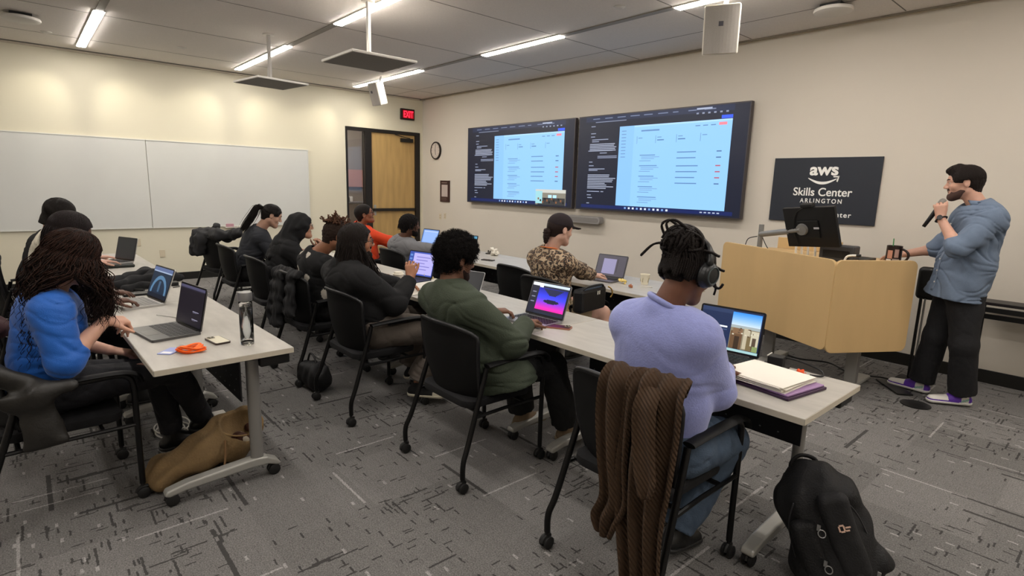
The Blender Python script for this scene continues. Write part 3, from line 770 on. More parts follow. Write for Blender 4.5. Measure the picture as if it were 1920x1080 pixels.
# ------------------------------------------------------------------ chairs
CFR = mat('chair_frame_black', '#070708', .38, .2)
CPL = mat('chair_plastic_black', '#09090a', .6, spec=.3)
CFAB = mat('chair_fabric_black', '#0c0c0f', .85, bump=(250, .25))
def make_chair():
    t = bpy.data.objects.new('armchair', None); col.objects.link(t)
    # seat pad
    f = MB(); P = rrect(.47, .47, .07, 6)
    n = len(P); V = []; F = []
    for (sc_, z) in ((.90, .405), (.98, .415), (1.0, .435), (.99, .452), (.94, .462)):
        for (u, v) in P: V.append((u*sc_, v*sc_+.01, z+(-.012*max(0, (v-.14))/.1)))
    for i in range(4):
        for k in range(n): a_ = i*n+k; b = i*n+(k+1) % n; F.append((a_, b, b+n, a_+n))
    F += [tuple(range(n-1, -1, -1)), tuple(range(4*n, 5*n))]
    f.add(V, F).build('seat', CFAB, t, auto=True)
    # backrest: curved shell with rounded top
    nu, nv = 16, 12; V = []; F = []
    for side in (0, 1):
        for j in range(nv+1):
            v = j/nv; z = .40+.46*v
            hw = .205+.055*math.sin(min(1, v*1.15)*PI/2); 
            if v > .86: hw *= math.sqrt(max(0., 1-((v-.86)/.14)**2*.22))
            if v < .12: hw *= .80+.2*math.sqrt(1-((.12-v)/.12)**2)
            for i in range(nu+1):
                u = -1+2*i/nu
                y = -.175-.075*v-.02*math.sin(v*PI)+.070*abs(u)**2.2+.0
                zz = z-(.035*abs(u)**3 if v > .85 else 0)*(v-.85)/.15
                lip = -.02*max(0, (v-.90)/.10)**1.5
                V.append((u*hw, y+lip-(.016 if side else 0), zz))
    m = (nu+1)*(nv+1)
    for s in (0, 1):
        for j in range(nv):
            for i in range(nu):
                a_ = s*m+j*(nu+1)+i; q = (a_, a_+1, a_+nu+2, a_+nu+1); F.append(q if s else q[::-1])
    rim = [j*(nu+1) for j in range(nv+1)]+[nv*(nu+1)+i for i in range(1, nu+1)]+[j*(nu+1)+nu for j in range(nv-1, -1, -1)]+[i for i in range(nu-1, 0, -1)]
    for k in range(len(rim)):
        a_, b = rim[k], rim[(k+1) % len(rim)]; F.append((a_, b, b+m, a_+m))
    bk = MB().add(V, F).build('backrest', CPL, t, auto=True)
    rp = [Vector(V[k])+Vector((0, -.008, 0)) for k in rim[:nv*2+nu+1]]
    MB().tube(rp, .011, 8).build('rim', mat('chair_rim', '#161618', .42), bk, smooth=True)
    for s in (-1, 1):
        P1 = smoothpath([(s*.262, .285, .075), (s*.262, .285, .30), (s*.264, .287, .56)], 4)+arc((s*.264, .285, .58), (s*.264, .285, .645), (s*.264, .21, .645), 6)[1:]+[Vector((s*.262, .0, .640))]
        l1 = MB().tube(P1, .0135, 10).build('leg', CFR, t, auto=True); make_caster(l1, (s*.262, .285, 0), .028)
        P2 = smoothpath([(s*.285, -.290, .075), (s*.285, -.287, .16), (s*.276, -.25, .25), (s*.262, -.155, .53), (s*.258, -.125, .635)], 6)
        l2 = MB().tube(P2, .0145, 10).build('leg', CFR, t, auto=True); make_caster(l2, (s*.285, -.292, 0), .028)
        ap = [(s*.262, -.125, .645), (s*.268, .0, .655), (s*.272, .14, .66), (s*.270, .25, .655), (s*.266, .305, .632), (s*.264, .32, .60)]
        MB().tube(smoothpath(ap, 5), [.011]*26, 10, flat=2.5, up=(1, 0, 0)).build('armrest', CPL, t, auto=True)
        MB().tube([(s*.264, .285, .385), (s*.262, .0, .385), (s*.270, -.205, .385)], .010, 8).build('side_rail', CFR, t)
    MB().tube([(-.262, .15, .388), (.262, .15, .388)], .011, 8).build('cross_rail', CFR, t)
    MB().tube([(-.268, -.15, .388), (.268, -.15, .388)], .011, 8).build('cross_rail', CFR, t)
    return t
CHAIR0 = make_chair(); _used = [False]
CHAIRS = {}
def chair(key, x, y, rz, label, grp):
    c = CHAIR0 if not _used[0] else copy_tree(CHAIR0); _used[0] = True
    c.location = (x, y, 0); c.rotation_euler = (0, 0, rz); tag(c, label, 'chair', grp); CHAIRS[key] = c; return c
GA, GB, GC = 'chairs of the left row', 'chairs of the middle row', 'chairs of the front row'
chair('A1', 6.46, -6.155, .05, 'black armchair at the left edge carrying the woman in the blue top', GA)
chair('A2', 5.30, -6.18, 0, 'black armchair of the left row hidden behind the curly-haired woman', GA)
chair('A3', 3.62, -6.18, 0, 'black armchair farthest back in the left row, under the black and cream jacket', GA)
chair('B1', 8.54, -4.28, 0, 'black armchair with the brown ribbed cardigan over its back', GB)
chair('B2', 7.38, -4.31, 0, 'black armchair carrying the man in the green jacket', GB)
chair('B3', 6.28, -4.40, 0, 'black armchair of the long-haired man in the black sweatshirt', GB)
chair('B4', 5.38, -4.40, 0, 'black armchair draped with a dark jacket, behind the person with curled light-brown hair', GB)
chair('B5', 4.30, -4.36, 0, 'black armchair of the woman with the black headscarf', GB)
chair('B6', 3.15, -4.32, 0, 'black armchair of the ponytailed woman in the dark blazer', GB)
chair('B7', 2.05, -4.25, .15, 'black armchair piled with dark coats near the whiteboard wall', GB)
chair('C1', 3.46, -2.95, 0, 'black armchair of the person in the orange top', GC)
chair('C2', 4.34, -2.95, 0, 'black armchair of the man in the grey shirt', GC)
chair('C3', 6.62, -2.85, 0, 'black armchair of the woman in the leopard print blouse', GC)
chair('C4', 6.02, -2.62, -.05, 'empty black armchair left of the woman in the leopard print blouse', GC)

# ------------------------------------------------------------------ podium
def podium():
    WD = mat('podium_maple', '#c7a877', .42, noise=(3, .07), stretch=(1.2, 1.2, .25))
    t = empty('podium', (8.0, -1.0, 0), 'pale maple podium with two angled front panels on grey legs', 'podium')
    o = Vector((8.0, -1.0, 0))
    def panel(a, b, z0, z1):
        a = Vector(a); b = Vector(b); d = (b-a); L_ = d.length; d.normalize(); nn = Vector((-d.y, d.x, 0))
        P = rrect(L_-.012, z1-z0, .055, 7, L_/2, (z0+z1)/2)
        ob = MB().prism(P, 0, .024, lambda u, v, q: a+d*u+nn*q+Vector((0, 0, v))-o).build('front_panel', WD, t)
        bv = ob.modifiers.new('bevel', 'BEVEL'); bv.width = .004; bv.segments = 2; bv.limit_method = 'ANGLE'
    panel((7.085, -1.04, 0), (8.325, -1.69, 0), .40, 1.10)
    panel((8.325, -1.69, 0), (8.700, -1.085, 0), .385, 1.10)
    # worktop behind panels
    P = [(7.13, -1.02), (8.325, -1.645), (8.66, -1.09), (8.45, -.55), (7.35, -.55)]
    MB().prism(P, 1.015, 1.04, lambda u, v, q: Vector((u-8, v+1, q))).build('worktop', WD, t)
    MB().box((-.60, .452, 1.041), (-.02, .472, 1.15), bev=.004).build('rear_ledge', WD, t)
    for (x, y) in ((7.62, -1.0), (8.37, -1.15)):
        MB().box((x-8-.045, y+1-.03, .05), (x-8+.045, y+1+.03, 1.013), bev=.006).build('leg', GREYM, t)
        MB().box((x-8-.05, y+1-.36, .015), (x-8+.05, y+1+.36, .05), bev=.012).build('foot', FOOTM, t)
    MB().box((-.38, -.0, .7), (.36, .03, .95)).build('cross_panel', BLACK, t)
    MB().box((.10, -.10, 1.041), (.34, .18, 1.065), bev=.003).build('control_pad', BLACK, t)
    return t
podium()
def monitor():
    t = empty('podium_monitor', (8.0, -1.36, 1.315), 'black monitor on a grey arm seen from behind above the podium', 'monitor')
    # screen faces the presenter: up right and away from the camera
    M = Matrix.Rotation(math.radians(-12), 4, 'Z') @ Matrix.Rotation(math.radians(18), 4, 'X') @ Matrix.Rotation(math.radians(-5), 4, 'Y')
    MB().box((-.222, -.02, -.168), (.222, .012, .168), M=M, bev=.005).build('case', mat('monitor_black', '#111113', .4), t)
    MB().box((-.21, .0125, -.155), (.21, .014, .155), M=M).build('display', glow('monitor_display', '#3a5478', .6), t)
    MB().box((-.10, -.032, -.09), (.08, -.0205, .06), M=M, bev=.004).build('back_cover', BLACK, t)
    MB().box((.04, -.0345, -.01), (.085, -.0325, .006), M=M).build('badge', mat('badge_light', '#b9b9bd', .4), t)
    MB().box((-.05, -.035, .165), (.05, .02, .20), M=M, bev=.008).build('webcam', BLACK, t)
    MB().tube(smoothpath([M @ Vector(q) for q in ((-.02, -.03, .17), (-.10, -.03, .12), (-.14, -.032, -.02), (-.12, -.03, -.14))]), .004, 6).build('cable', BLACK, t)
    a = MB(); hub = M @ Vector((-.06, -.055, -.01))
    AR = mat('arm_grey', '#8d8c89', .4, .4)
    arm = MB().tube([hub, M @ Vector((-.06, -.033, -.01))], [.045, .05], 20).build('mount_hub', AR, t, auto=True)
    q0 = Vector((7.46, -1.07, 1.20))-t.location
    MB().tube([hub, hub+(q0-hub)*.28], .017, 14).build('arm', AR, t, auto=True)
    MB().tube([hub+(q0-hub)*.26, q0], .026, 14).build('arm', AR, t, auto=True)
    MB().cyl(q0+Vector((0, 0, -.155)), q0+Vector((0, 0, .09)), .022, 16).build('post', AR, t, auto=True)
    MB().box(q0+Vector((-.06, -.05, -.158)), q0+Vector((.06, .05, -.135)), bev=.006).build('clamp', AR, t)
    MB().tube(smoothpath([q0+Vector((-.02, -.02, -.02)), q0+Vector((-.10, -.03, -.05)), q0+Vector((-.13, -.02, -.14))]), .004, 6).build('cable', BLACK, t)
    MB().tube(smoothpath([q0+Vector((.03, -.02, -.03)), q0+Vector((.07, -.03, -.09)), q0+Vector((.11, -.02, -.15))]), .004, 6).build('cable', BLACK, t)
monitor()
def podium_stuff():
    t = empty('document_stand', (7.93, -1.12, 1.0405), 'white bracket standing under the podium monitor', 'stand')
    b = MB()
    b.tube(smoothpath([(-.12, 0, 0), (-.12, 0, .12), (-.04, 0, .125), (-.02, 0, 0)]), .010, 8).tube(smoothpath([(-.09, .05, 0), (-.09, .05, .10), (-.0, .05, .105), (.02, .05, 0)]), .010, 8)
    b.build('bracket', mat('bright_white', '#eeeae0', .5), t)
    k = empty('keyboard_box', (8.16, -1.16, 1.0405), 'dark equipment box under the podium monitor', 'box')
    MB().box((-.13, -.06, 0), (.13, .08, .13), bev=.01).build('case', mat('box_grey', '#3c3c3e', .5), k)
    MB().box((-.1, -.062, .03), (.1, -.0605, .09)).build('vent', BLACK, k)
    g = empty('gooseneck_latch', (8.33, -1.50, 1.0405), 'small white and black clip at the joint of the podium panels', 'clip')
    MB().tube(smoothpath([(-.02, 0, 0), (0, 0, .075), (.06, .01, .09)]), .008, 8).build('clip_arm', mat('bright_white', '#eeeae0', .5), g)
    MB().cyl((.06, .01, .09), (.09, .012, .092), .010, 10).build('tip', BLACK, g)
    # phone case with photo print leaning, and a drinking cup with green straw behind
    p = empty('photo_card_mug', (8.50, -.98, 1.0405), 'mug printed with a photo of two faces, standing on the podium by the man', 'mug')
    mg = MB().lathe([(0, 0), (.052, 0), (.054, .01), (.054, .15), (.050, .15), (.049, .02), (0, .02)], n=36); mg.build('cup_body', mat('mug_dark', '#241712', .35), p, auto=True)
    MB().tube(arc((.048, -.015, .13), (.115, -.035, .115), (.105, -.03, .07), 6)+arc((.105, -.03, .07), (.095, -.03, .03), (.048, -.015, .03), 6)[1:], .009, 10).build('handle', mat('mug_dark', '#241712', .35), p, smooth=True)
    def patch(name, a0, a1, z0, z1, m):
        n = 8; V = []
        for i in range(n+1):
            a_ = a0+(a1-a0)*i/n
            for z in (z0, z1): V.append((.0548*math.cos(a_), .0548*math.sin(a_), z))
        MB().add(V, [(2*i, 2*i+2, 2*i+3, 2*i+1) for i in range(n)]).build(name, m, p)
    patch('print_face', -2.2, -1.5, .05, .115, mat('print_skin', '#c08a74', .5)); patch('print_face', -1.25, -.7, .06, .125, mat('print_skin2', '#b09088', .5))
    patch('print_shirt', -2.35, -1.6, .005, .045, mat('print_white', '#d8d2cc', .5)); patch('print_shirt', -1.45, -.5, .008, .05, mat('print_grey', '#9a8f8c', .5))
    MB().cyl((-.01, .01, .03), (-.018, .01, .205), .004, 8).build('straw', mat('straw_green', '#4f9a5c', .4), p)
podium_stuff()
# ------------------------------------------------------------------ people
def ax_rot(v, ax, a):
    v = np.asarray(v, float); ax = nrm(ax)
    return v*math.cos(a)+np.cross(ax, v)*math.sin(a)+ax*(ax@v)*(1-math.cos(a))
def ik(a, b, l1, l2, pole):
    """joint between a and b"""
    a = np.asarray(a, float); b = np.asarray(b, float); d = b-a; L_ = np.linalg.norm(d)
    if L_ > (l1+l2)*.999: d = d*(l1+l2)*.999/L_; L_ = (l1+l2)*.999; b = a+d
    x = (l1*l1-l2*l2+L_*L_)/(2*L_); h = math.sqrt(max(0, l1*l1-x*x))
    n = d/L_; p = np.asarray(pole, float); p = p-n*(p@n); p = nrm(p)
    return a+n*x+p*h, b
def hand_prims(W, F, N, side, curl=(.35, .5, .4), spread=.07, thumb=(.9, .5), scale=1., per=None):
    """palm and five fingers as rounded cones. F points along the fingers, N out of the palm, side=+1 thumb on cross(F,N)"""
    F = nrm(F); N = np.asarray(N, float); N = nrm(N-F*(N@F)); S = np.cross(F, N)*side
    out = []
    for u in (-.028, -.010, .010, .027):
        out.append((W+S*u*.55*scale+F*.0, W+F*.088*scale+S*u*scale*1.05, .0135*scale, .0115*scale, .016))
    ln = [(.040, .024, .019), (.045, .028, .021), (.042, .026, .020), (.032, .019, .017)]
    off = (.030, .010, -.011, -.030)
    for i in range(4):
        p = W+F*(.090-.004*abs(i-1))*scale+S*off[i]*scale
        d = nrm(F+S*spread*(1.5-i)); c = per[i] if per else curl
        r = .0092*scale if i < 3 else .0080*scale
        for j in range(3):
            d = ax_rot(d, np.cross(d, N), c[j]); q = p+d*ln[i][j]*scale
            out.append((p, q, r, r*.90, .004)); p = q; r *= .90
    p = W+F*.022*scale+S*.022*scale+N*.006
    d = nrm(F*math.cos(thumb[0])+S*math.sin(thumb[0])+N*.25)
    q = p+d*.040*scale; out.append((p, q, .0135*scale, .0115*scale, .012)); p = q
    d = nrm(d+F*thumb[1]+N*.2); q = p+d*.032*scale; out.append((p, q, .0108*scale, .0095*scale, .004)); p = q
    d = nrm(d+F*thumb[1]*.6-S*.1); q = p+d*.026*scale; out.append((p, q, .0095*scale, .0078*scale, .004))
    return out
SKINS = {}
def skin(c):
    if c not in SKINS:
        m = mat('skin_'+c[1:], c, .55, noise=(30, .05), bump=(300, .08)); b = m.node_tree.nodes['Principled BSDF']
        b.inputs['Subsurface Weight'].default_value = .12; b.inputs['Subsurface Radius'].default_value = (.02, .008, .004); SKINS[c] = m
    return SKINS[c]
def shade(c, f):
    c = c.lstrip('#'); return '#'+''.join('%02x' % int(max(0, min(255, int(c[i:i+2], 16)*f))) for i in (0, 2, 4))
class Person:
    def __init__(s, label, base, hip, neck, head, face=(0, 1, 0), up=None, body_dir=None, skin_c='#8a5c40', h=.0065, girth=1., shw=.175, hs=1.0, group='people in the room'):
        s.root = empty('person', (base[0], base[1], 0), label, 'person', group); s.o = np.array([base[0], base[1], 0.])
        s.hip = np.array(hip, float); s.neck = np.array(neck, float); s.head = np.array(head, float)
        s.F = nrm(face); u = np.array(up if up is not None else (0, 0, 1), float); s.U = nrm(u-s.F*(u@s.F)); s.R = np.cross(s.F, s.U)
        s.HR = np.stack([s.R, s.F, s.U]); s.hs = hs
        bd = nrm(body_dir if body_dir is not None else (0, 1, 0)); s.bd = bd; s.br = np.cross(bd, (0, 0, 1))
        s.spine = nrm(s.neck-s.hip); s.bf = nrm(bd-s.spine*(bd@s.spine)); s.skin_c = skin_c; s.h = h; s.g = girth; s.shw = shw
        s.sh = [s.neck-s.spine*.085-s.br*shw*sg*-1 for sg in (-1, 1)]     # left(-), right(+)
        s.arms = [None, None]; s.legs = [None, None]; s.hands = [None, None]
    def H(s, p): return s.head+s.hs*(np.asarray(p, float)@s.HR)          # head-local to world
    def arm(s, i, wrist, pole, shoulder=None, l1=.285, l2=.255, **hand):
        sh = s.sh[i] if shoulder is None else np.array(shoulder, float); s.sh[i] = sh
        e, w_ = ik(sh, wrist, l1, l2, pole); s.arms[i] = (sh, e, w_); s.hands[i] = hand or {}; return s
    def leg(s, i, knee, ankle, toe=(0, 1, 0)):
        hj = s.hip+s.br*(.085 if i else -.085); s.legs[i] = (hj, np.array(knee, float), np.array(ankle, float), nrm(toe)); return s
    # --- shape lists
    def torso(s, f, g, off=0., k=.04, belly=0., bust=0., lowcut=None):
        P, N = s.hip, s.neck; sp = s.spine; r = s.br; L_ = np.linalg.norm(N-P)
        f.cone(P+sp*.00, P+sp*L_*.35, .100*g+off, .098*g+off, k, flat=(r, 1.45))
        f.cone(P+sp*L_*.35, P+sp*L_*.78, .100*g+off, .098*g+off, k, flat=(r, 1.45))
        f.cone(P+sp*L_*.60+s.bf*.015, P+sp*L_*.80+s.bf*.015, .095*g+off, .09*g+off, k, flat=(r, 1.55))
        f.cone(s.sh[0]+r*.02, s.sh[1]-r*.02, .055+off, .055+off, .05)
        [f.cone(s.sh[q]*.55+N*.45-sp*.008, N-sp*.012, .050+off*.9, .044+off*.6, .05) for q in (0, 1)]
        if belly: f.ell(P+sp*.12+s.bf*belly, (.15*g, .11*g, .14), np.stack([r, s.bf, sp]), .05)
        if bust:
            for q in (-1, 1): f.ell(P+sp*L_*.68+s.bf*(.075*g+bust)+r*.075*q, (.065, .055, .065), np.stack([r, s.bf, sp]), .04)
        return f
    def bounds(s, extra=()):
        pts = [s.hip, s.neck, s.head, *s.sh]
        for a in s.arms:
            if a: pts += [*a]
        for l in s.legs:
            if l: pts += [*l[:3]]
        pts += [np.array(q) for q in extra]; P = np.array(pts); return P.min(0)-.22, P.max(0)+.22
    def headfield(s, f):
        R = s.HR; k = s.hs; H = s.H
        f.ell(H((0, -.012, .030)), np.array((.077, .098, .088))*k, R, .0)
        f.cone(H((0, .020, .020)), H((0, .034, -.062)), .066*k, .045*k, .03)
        f.cone(H((-.046, -.002, -.050)), H((-.012, .062, -.090)), .022*k, .020*k, .03); f.cone(H((.046, -.002, -.050)), H((.012, .062, -.090)), .022*k, .020*k, .03)
        f.ell(H((0, .070, -.092)), np.array((.022, .018, .017))*k, R, .02)
        for q in (-1, 1):
            f.ell(H((q*.039, .054, -.022)), np.array((.023, .021, .022))*k, R, .025)
            f.ell(H((q*.030, .096, .010)), np.array((.017, .014, .011))*k, R, .012, 'cut')
            f.cone(H((q*.012, .080, .028)), H((q*.046, .066, .026)), .010*k, .008*k, .014)
            f.ell(H((q*.014, .093, -.024)), np.array((.009, .010, .008))*k, R, .008)
        f.cone(H((0, .080, .018)), H((0, .104, -.018)), .0085*k, .0115*k, .012)
        f.cone(H((-.018, .079, -.050)), H((.018, .079, -.050)), .0075*k, .0075*k, .008); f.ell(H((0, .084, -.047)), np.array((.012, .009, .006))*k, R, .006)
        f.cone(H((-.015, .078, -.060)), H((.015, .078, -.060)), .0085*k, .0085*k, .007)
        f.cone(H((-.022, .092, -.0545)), H((.022, .092, -.0545)), .0028*k, .0028*k, .004, 'cut')
        for q in (-1, 1):
            f.ell(H((q*.079, -.012, -.002)), np.array((.0075, .018, .029))*k, R, .008)
            f.ell(H((q*.088, -.004, .002)), np.array((.006, .010, .016))*k, R, .006, 'cut')
        return f
    def neckfield(s, f, off=0., up=.06):
        f.cone(s.H((0, -.030, -.055)), s.neck-s.spine*.02, .051*s.hs+off, .060+off, .03); return f
    def limbs(s, f, arms=True, legs=True):
        if arms:
            for i, a in enumerate(s.arms):
                if not a: continue
                sh, e, w_ = a; m1 = sh*.6+e*.4; m2 = e*.72+w_*.28
                f.cone(sh, m1, .052, .046, .03).cone(m1, e, .046, .038, .02).cone(e, m2, .038, .040, .02).cone(m2, w_, .040, .026, .02, flat=None)
                hd = s.hands[i]
                if hd is not None and 'F' in hd:
                    q = dict(hd); sc_ = q.pop('scale', 1.)
                    for (A, B, ra, rb, k) in hand_prims(w_, scale=sc_, **q): f.cone(A, B, ra, rb, k)
        if legs:
            for l in s.legs:
                if not l: continue
                hj, kn, an, toe = l
                f.cone(hj, kn, .083*s.g, .055, .04).cone(kn, kn*.65+an*.35, .055, .054, .03).cone(kn*.65+an*.35, an, .054, .036, .02)
                f.cone(an, an+toe*.08-np.array((0, 0, .045)), .030, .018, .01)
        return f
    def body(s, beard=None, lips=True):
        lo, hi = s.bounds(); f = Field(lo, hi, s.h)
        s.torso(f, s.g*.93, -.008); s.neckfield(f); s.limbs(f)
        # head on a finer grid of its own, joined into the same mesh
        f2 = Field(s.head-.16, s.head+.16, .0042); s.headfield(f2)
        n2 = Field(s.head-.16, s.head+.16, .0042)
        cut = s.H((0, -.03, -.10))
        f2.cone(s.H((0, -.030, -.055)), s.neck-s.spine*.02, .053*s.hs, .062, .03)
        V2, F2 = f2.nets(s.o)
        # coarse body without what lies inside the head grid
        V1, F1 = f.nets(s.o)
        V = np.concatenate([V1, V2]); F = np.concatenate([F1, F2+len(V1)])
        me = bpy.data.meshes.new('body')
        for _ in range(1):
            S = np.zeros_like(V); C = np.zeros(len(V))
            for i in range(4):
                a, b = F[:, i], F[:, (i+1) % 4]
                for q in range(3): S[:, q] += np.bincount(a, V[b, q], len(V))+np.bincount(b, V[a, q], len(V))
                C += np.bincount(a, minlength=len(V))+np.bincount(b, minlength=len(V))
            V = V*.5+.5*S/np.maximum(C, 1)[:, None]
        me.vertices.add(len(V)); me.vertices.foreach_set('co', V.astype(np.float32).ravel())
        me.loops.add(F.size); me.loops.foreach_set('vertex_index', F.ravel().astype(np.int32))
        me.polygons.add(len(F)); me.polygons.foreach_set('loop_start', np.arange(0, F.size, 4, dtype=np.int32))
        me.polygons.foreach_set('use_smooth', np.ones(len(F), bool))
        c = V[F].mean(1)+s.o; L = (c-s.head)@s.HR.T/s.hs
        mi = ((np.abs(L[:, 0]) < .024) & (L[:, 1] > .078) & (np.abs(L[:, 2]+.054) < .010)).astype(np.int32)
        me.polygons.foreach_set('material_index', mi); me.update(calc_edges=True)
        s.bodyo = link('body', me, [skin(s.skin_c), mat('lips_'+s.skin_c[1:], shade(s.skin_c, .80), .5)], s.root)
        s.eyes(); return s
    def eyes(s):
        for q in (-1, 1):
            c = s.H((q*.030, .0725, .008)); R = Matrix([list(s.R), list(s.F), list(s.U)]).transposed().to_4x4()
            M = Matrix.Translation(Vector(c-s.o)) @ R @ Matrix.Rotation(-PI/2, 4, 'X')
            r = .0108*s.hs; P = [(r*math.sin(a), r*math.cos(a)) for a in [PI*k/10 for k in range(10, -1, -1)]]
            e = MB().lathe([(max(1e-4, a), b) for a, b in P], n=16, M=M).build('eye', mat('eye_white', '#d8d0c8', .3), s.root, smooth=True)
            MB().lathe([(1e-4, r*.90), (r*.5, r*.88), (r*.45, r*.97), (1e-4, r*1.03)], n=14, M=M).build('iris', mat('iris_dark', '#20140e', .2), e, smooth=True)
    def brows(s, c):
        mb = MB()
        for q in (-1, 1): mb.tube([Vector(s.H((q*u, y, z))-s.o) for u, y, z in ((.013, .092, .032), (.030, .0895, .036), (.048, .0745, .031))], [.0035, .0042, .002], 8)
        mb.build('eyebrows', mat('hair_'+c[1:], c, .75), s.root, smooth=True)
    def cloth(s, name, m, off=.014, sleeve=1., wr=.014, hem=None, g=1., amp=.004, wl=.13, collar=.0, belly=0., bust=0., neckr=.066, neckdrop=.0, h=None, ph=0., cuff=.012, hemr=0., opening=True, drape=None, matfn=None, parent=None, armoff=0., undercut=True):
        """a shirt, sweater or jacket: torso, collar and sleeves"""
        lo, hi = s.bounds(); f = Field(lo, hi, h or s.h+.001)
        s.torso(f, s.g*g, off, belly=belly, bust=bust)
        if drape: 
            for (a, b, ra, rb) in drape: f.cone(a, b, ra, rb, .05, flat=(s.br, 1.4))
        for i, a in enumerate(s.arms):
            if not a: continue
            sh, e, w_ = a
            L1, L2 = np.linalg.norm(e-sh), np.linalg.norm(w_-e); T = L1+L2; cutlen = T*sleeve
            if cutlen < L1*.999:
                q = sh+(e-sh)*cutlen/L1
                f.cone(sh, q, .054+wr+armoff, .048+wr+cuff, .03, clip=[(q, e-sh)])
            else:
                q = e+(w_-e)*min(1, (cutlen-L1)/L2)
                f.cone(sh, e, .056+wr+armoff, .043+wr+armoff, .03)
                f.cone(e, q, .045+wr+armoff, .036+wr*.6+armoff*.5, .02, clip=[(q, w_-e)])
        if amp: f.warp(folds(amp*.45, wl, ph=ph)); f.warp(creases(amp*1.25, wl*.62, ph=ph))
        # neckline opening
        nd = nrm(s.H((0, -.03, -.06))-s.neck)
        if collar: f.cone(s.neck, s.neck+nd*collar, neckr+.012, neckr+.004, .02, clip=[(s.neck+nd*collar, nd)])
        f.cone(s.neck-nd*(.035+neckdrop), s.neck+nd*.16, neckr-.008, neckr-.006, .006, 'cut')
        f.cone(s.neck+nd*(.085+collar), s.neck+nd*.20, .09, .12, .0, 'cut')
        hp = s.hip-s.spine*.06 if hem is None else np.array(hem, float)
        f.plane_cut(hp, -s.spine+(0 if not hemr else 0))
        o = f.build(name, m, s.root if parent is None else parent, s.o, matfn); s.lastcloth = o; return o
    def trousers(s, m, off=.016, name='trousers', end=.93, h=None, g=1.0, amp=.003, wide=0., top=.12):
        lo, hi = s.bounds(); f = Field(lo, hi, h or s.h+.002)
        f.cone(s.hip-s.spine*.0, s.hip+s.spine*.08, .108*s.g+off*.6, .100*s.g+off*.6, .03, flat=(s.br, 1.42))
        for l in s.legs:
            if not l: continue
            hj, kn, an, toe = l; q = kn+(an-kn)*end
            f.cone(hj, kn, .088*s.g*g+off, .060*g+off, .05).cone(kn, q, .060*g+off, .044+off+wide, .03, clip=[(q, an-kn)])
        f.plane_cut(s.hip+s.spine*top, s.spine)
        if amp: f.warp(folds(amp*.6, .16, ph=2.)); f.warp(creases(amp*1.4, .085, dirs=((.3, .6, .7), (.6, -.2, .8), (.1, .9, .3)), ph=1.2))
        return f.build(name, m, s.root, s.o)
    def shoes(s, m, sole=None, cols=None, L_=.27, high=.0, only=None):
        for i, l in enumerate(s.legs):
            if not l or (only is not None and i != only): continue
            hj, kn, an, toe = l; z = an[2]-.075; t = toe.copy(); t = nrm(t)
            side = nrm(np.cross(t, (0, 0, 1))); up = np.cross(side, t)
            heel = an-t*.035-up*.040; tip = an+t*(L_-.095)-up*.052
            f = Field(np.minimum(heel, tip)-.12, np.maximum(heel, tip)+.15, .005)
            f.cone(heel, an+t*.04-up*.035, .036, .037, .02, flat=(t, 1.)).cone(an+t*.03-up*.040, tip, .037, .030, .02, flat=(side, 1.25))
            f.cone(an-t*.008-up*.02, an+up*(.015+high), .040, .038, .02).cone(an+t*.005-up*.0, an+t*.075-up*.028, .036, .030, .02)
            f.cone(an+up*(.0+high), an+up*(.12+high), .032, .033, .0, 'cut')
            f.plane_cut(heel-up*.022, -up)
            mf = None; ms = m
            if cols: ms, fn = cols; mf = lambda C: fn((C-an)@t, (C-an)@side, (C-an)@up)
            sh_ = f.build('shoe', ms, s.root, s.o, mf)
            if sole:
                fs = Field(np.minimum(heel, tip)-.12, np.maximum(heel, tip)+.12, .005)
                fs.cone(heel-up*.010, tip-up*.004-t*.002, .0405, .0385, .01, flat=(side, 1.16)); fs.plane_cut(heel-up*.036, -up); fs.plane_cut(heel-up*.014, up)
                fs.build('sole', sole, sh_, s.o)
    # --- hair
    def cap_hair(s, c, t=.012, curl=0., wl=.02, name='hair', hairline=.055, nape=-.045, side=.02, top=0., rough=.8, extra=None, h=.0045, fuzz=0, sides=True):
        R = s.HR; H = s.H; k = s.hs
        f = Field(s.head-.2-top, s.head+.2+top, h)
        f.ell(H((0, -.016, .036+top*.5)), np.array((.077+t, .098+t, .086+t+top*.5))*k, R, 0)
        f.cone(H((0, -.055, .0)), H((0, -.055, nape)), (.055+t*.5)*k, (.045+t*.4)*k, .02)
        if extra: extra(f)
        if curl:
            def w_(X, Y, Z):
                o = 0
                for i, d in enumerate(((1, .2, .1), (.1, 1, .3), (.3, -.2, 1), (.7, .7, .2), (-.5, .6, .6))):
                    d = nrm(d); o = o+np.sin(2*PI*(X*d[0]+Y*d[1]+Z*d[2])/(wl*(1+.13*i))+i*2.1+1.3*np.sin((X*d[1]+Y*d[2]+Z*d[0])*2*PI/(wl*2.3)))
                return o*curl/2.5
            f.warp(w_)
        # face opening
        f.box(H((0, .16+hairline-.055, -.03)), np.array((.062, .10, .075+hairline*.35))*k, .03, R, .01, 'cut')
        if sides:
          for q in (-1, 1): f.box(H((q*.10, .045, -.055)), np.array((.05, .045, .055))*k, .02, R, .01, 'cut')
          for q in (-1, 1): f.ell(H((q*.09, -.010, -.004)), np.array((.024, .026, .036))*k, R, .006, 'cut')
        f.plane_cut(H((0, 0, nape-.028)), -s.U)
        m = mat('hair_'+c[1:], c, rough, bump=(260, .6))
        o = f.build(name, m, s.root, s.o, relax=1 if not curl else 0)
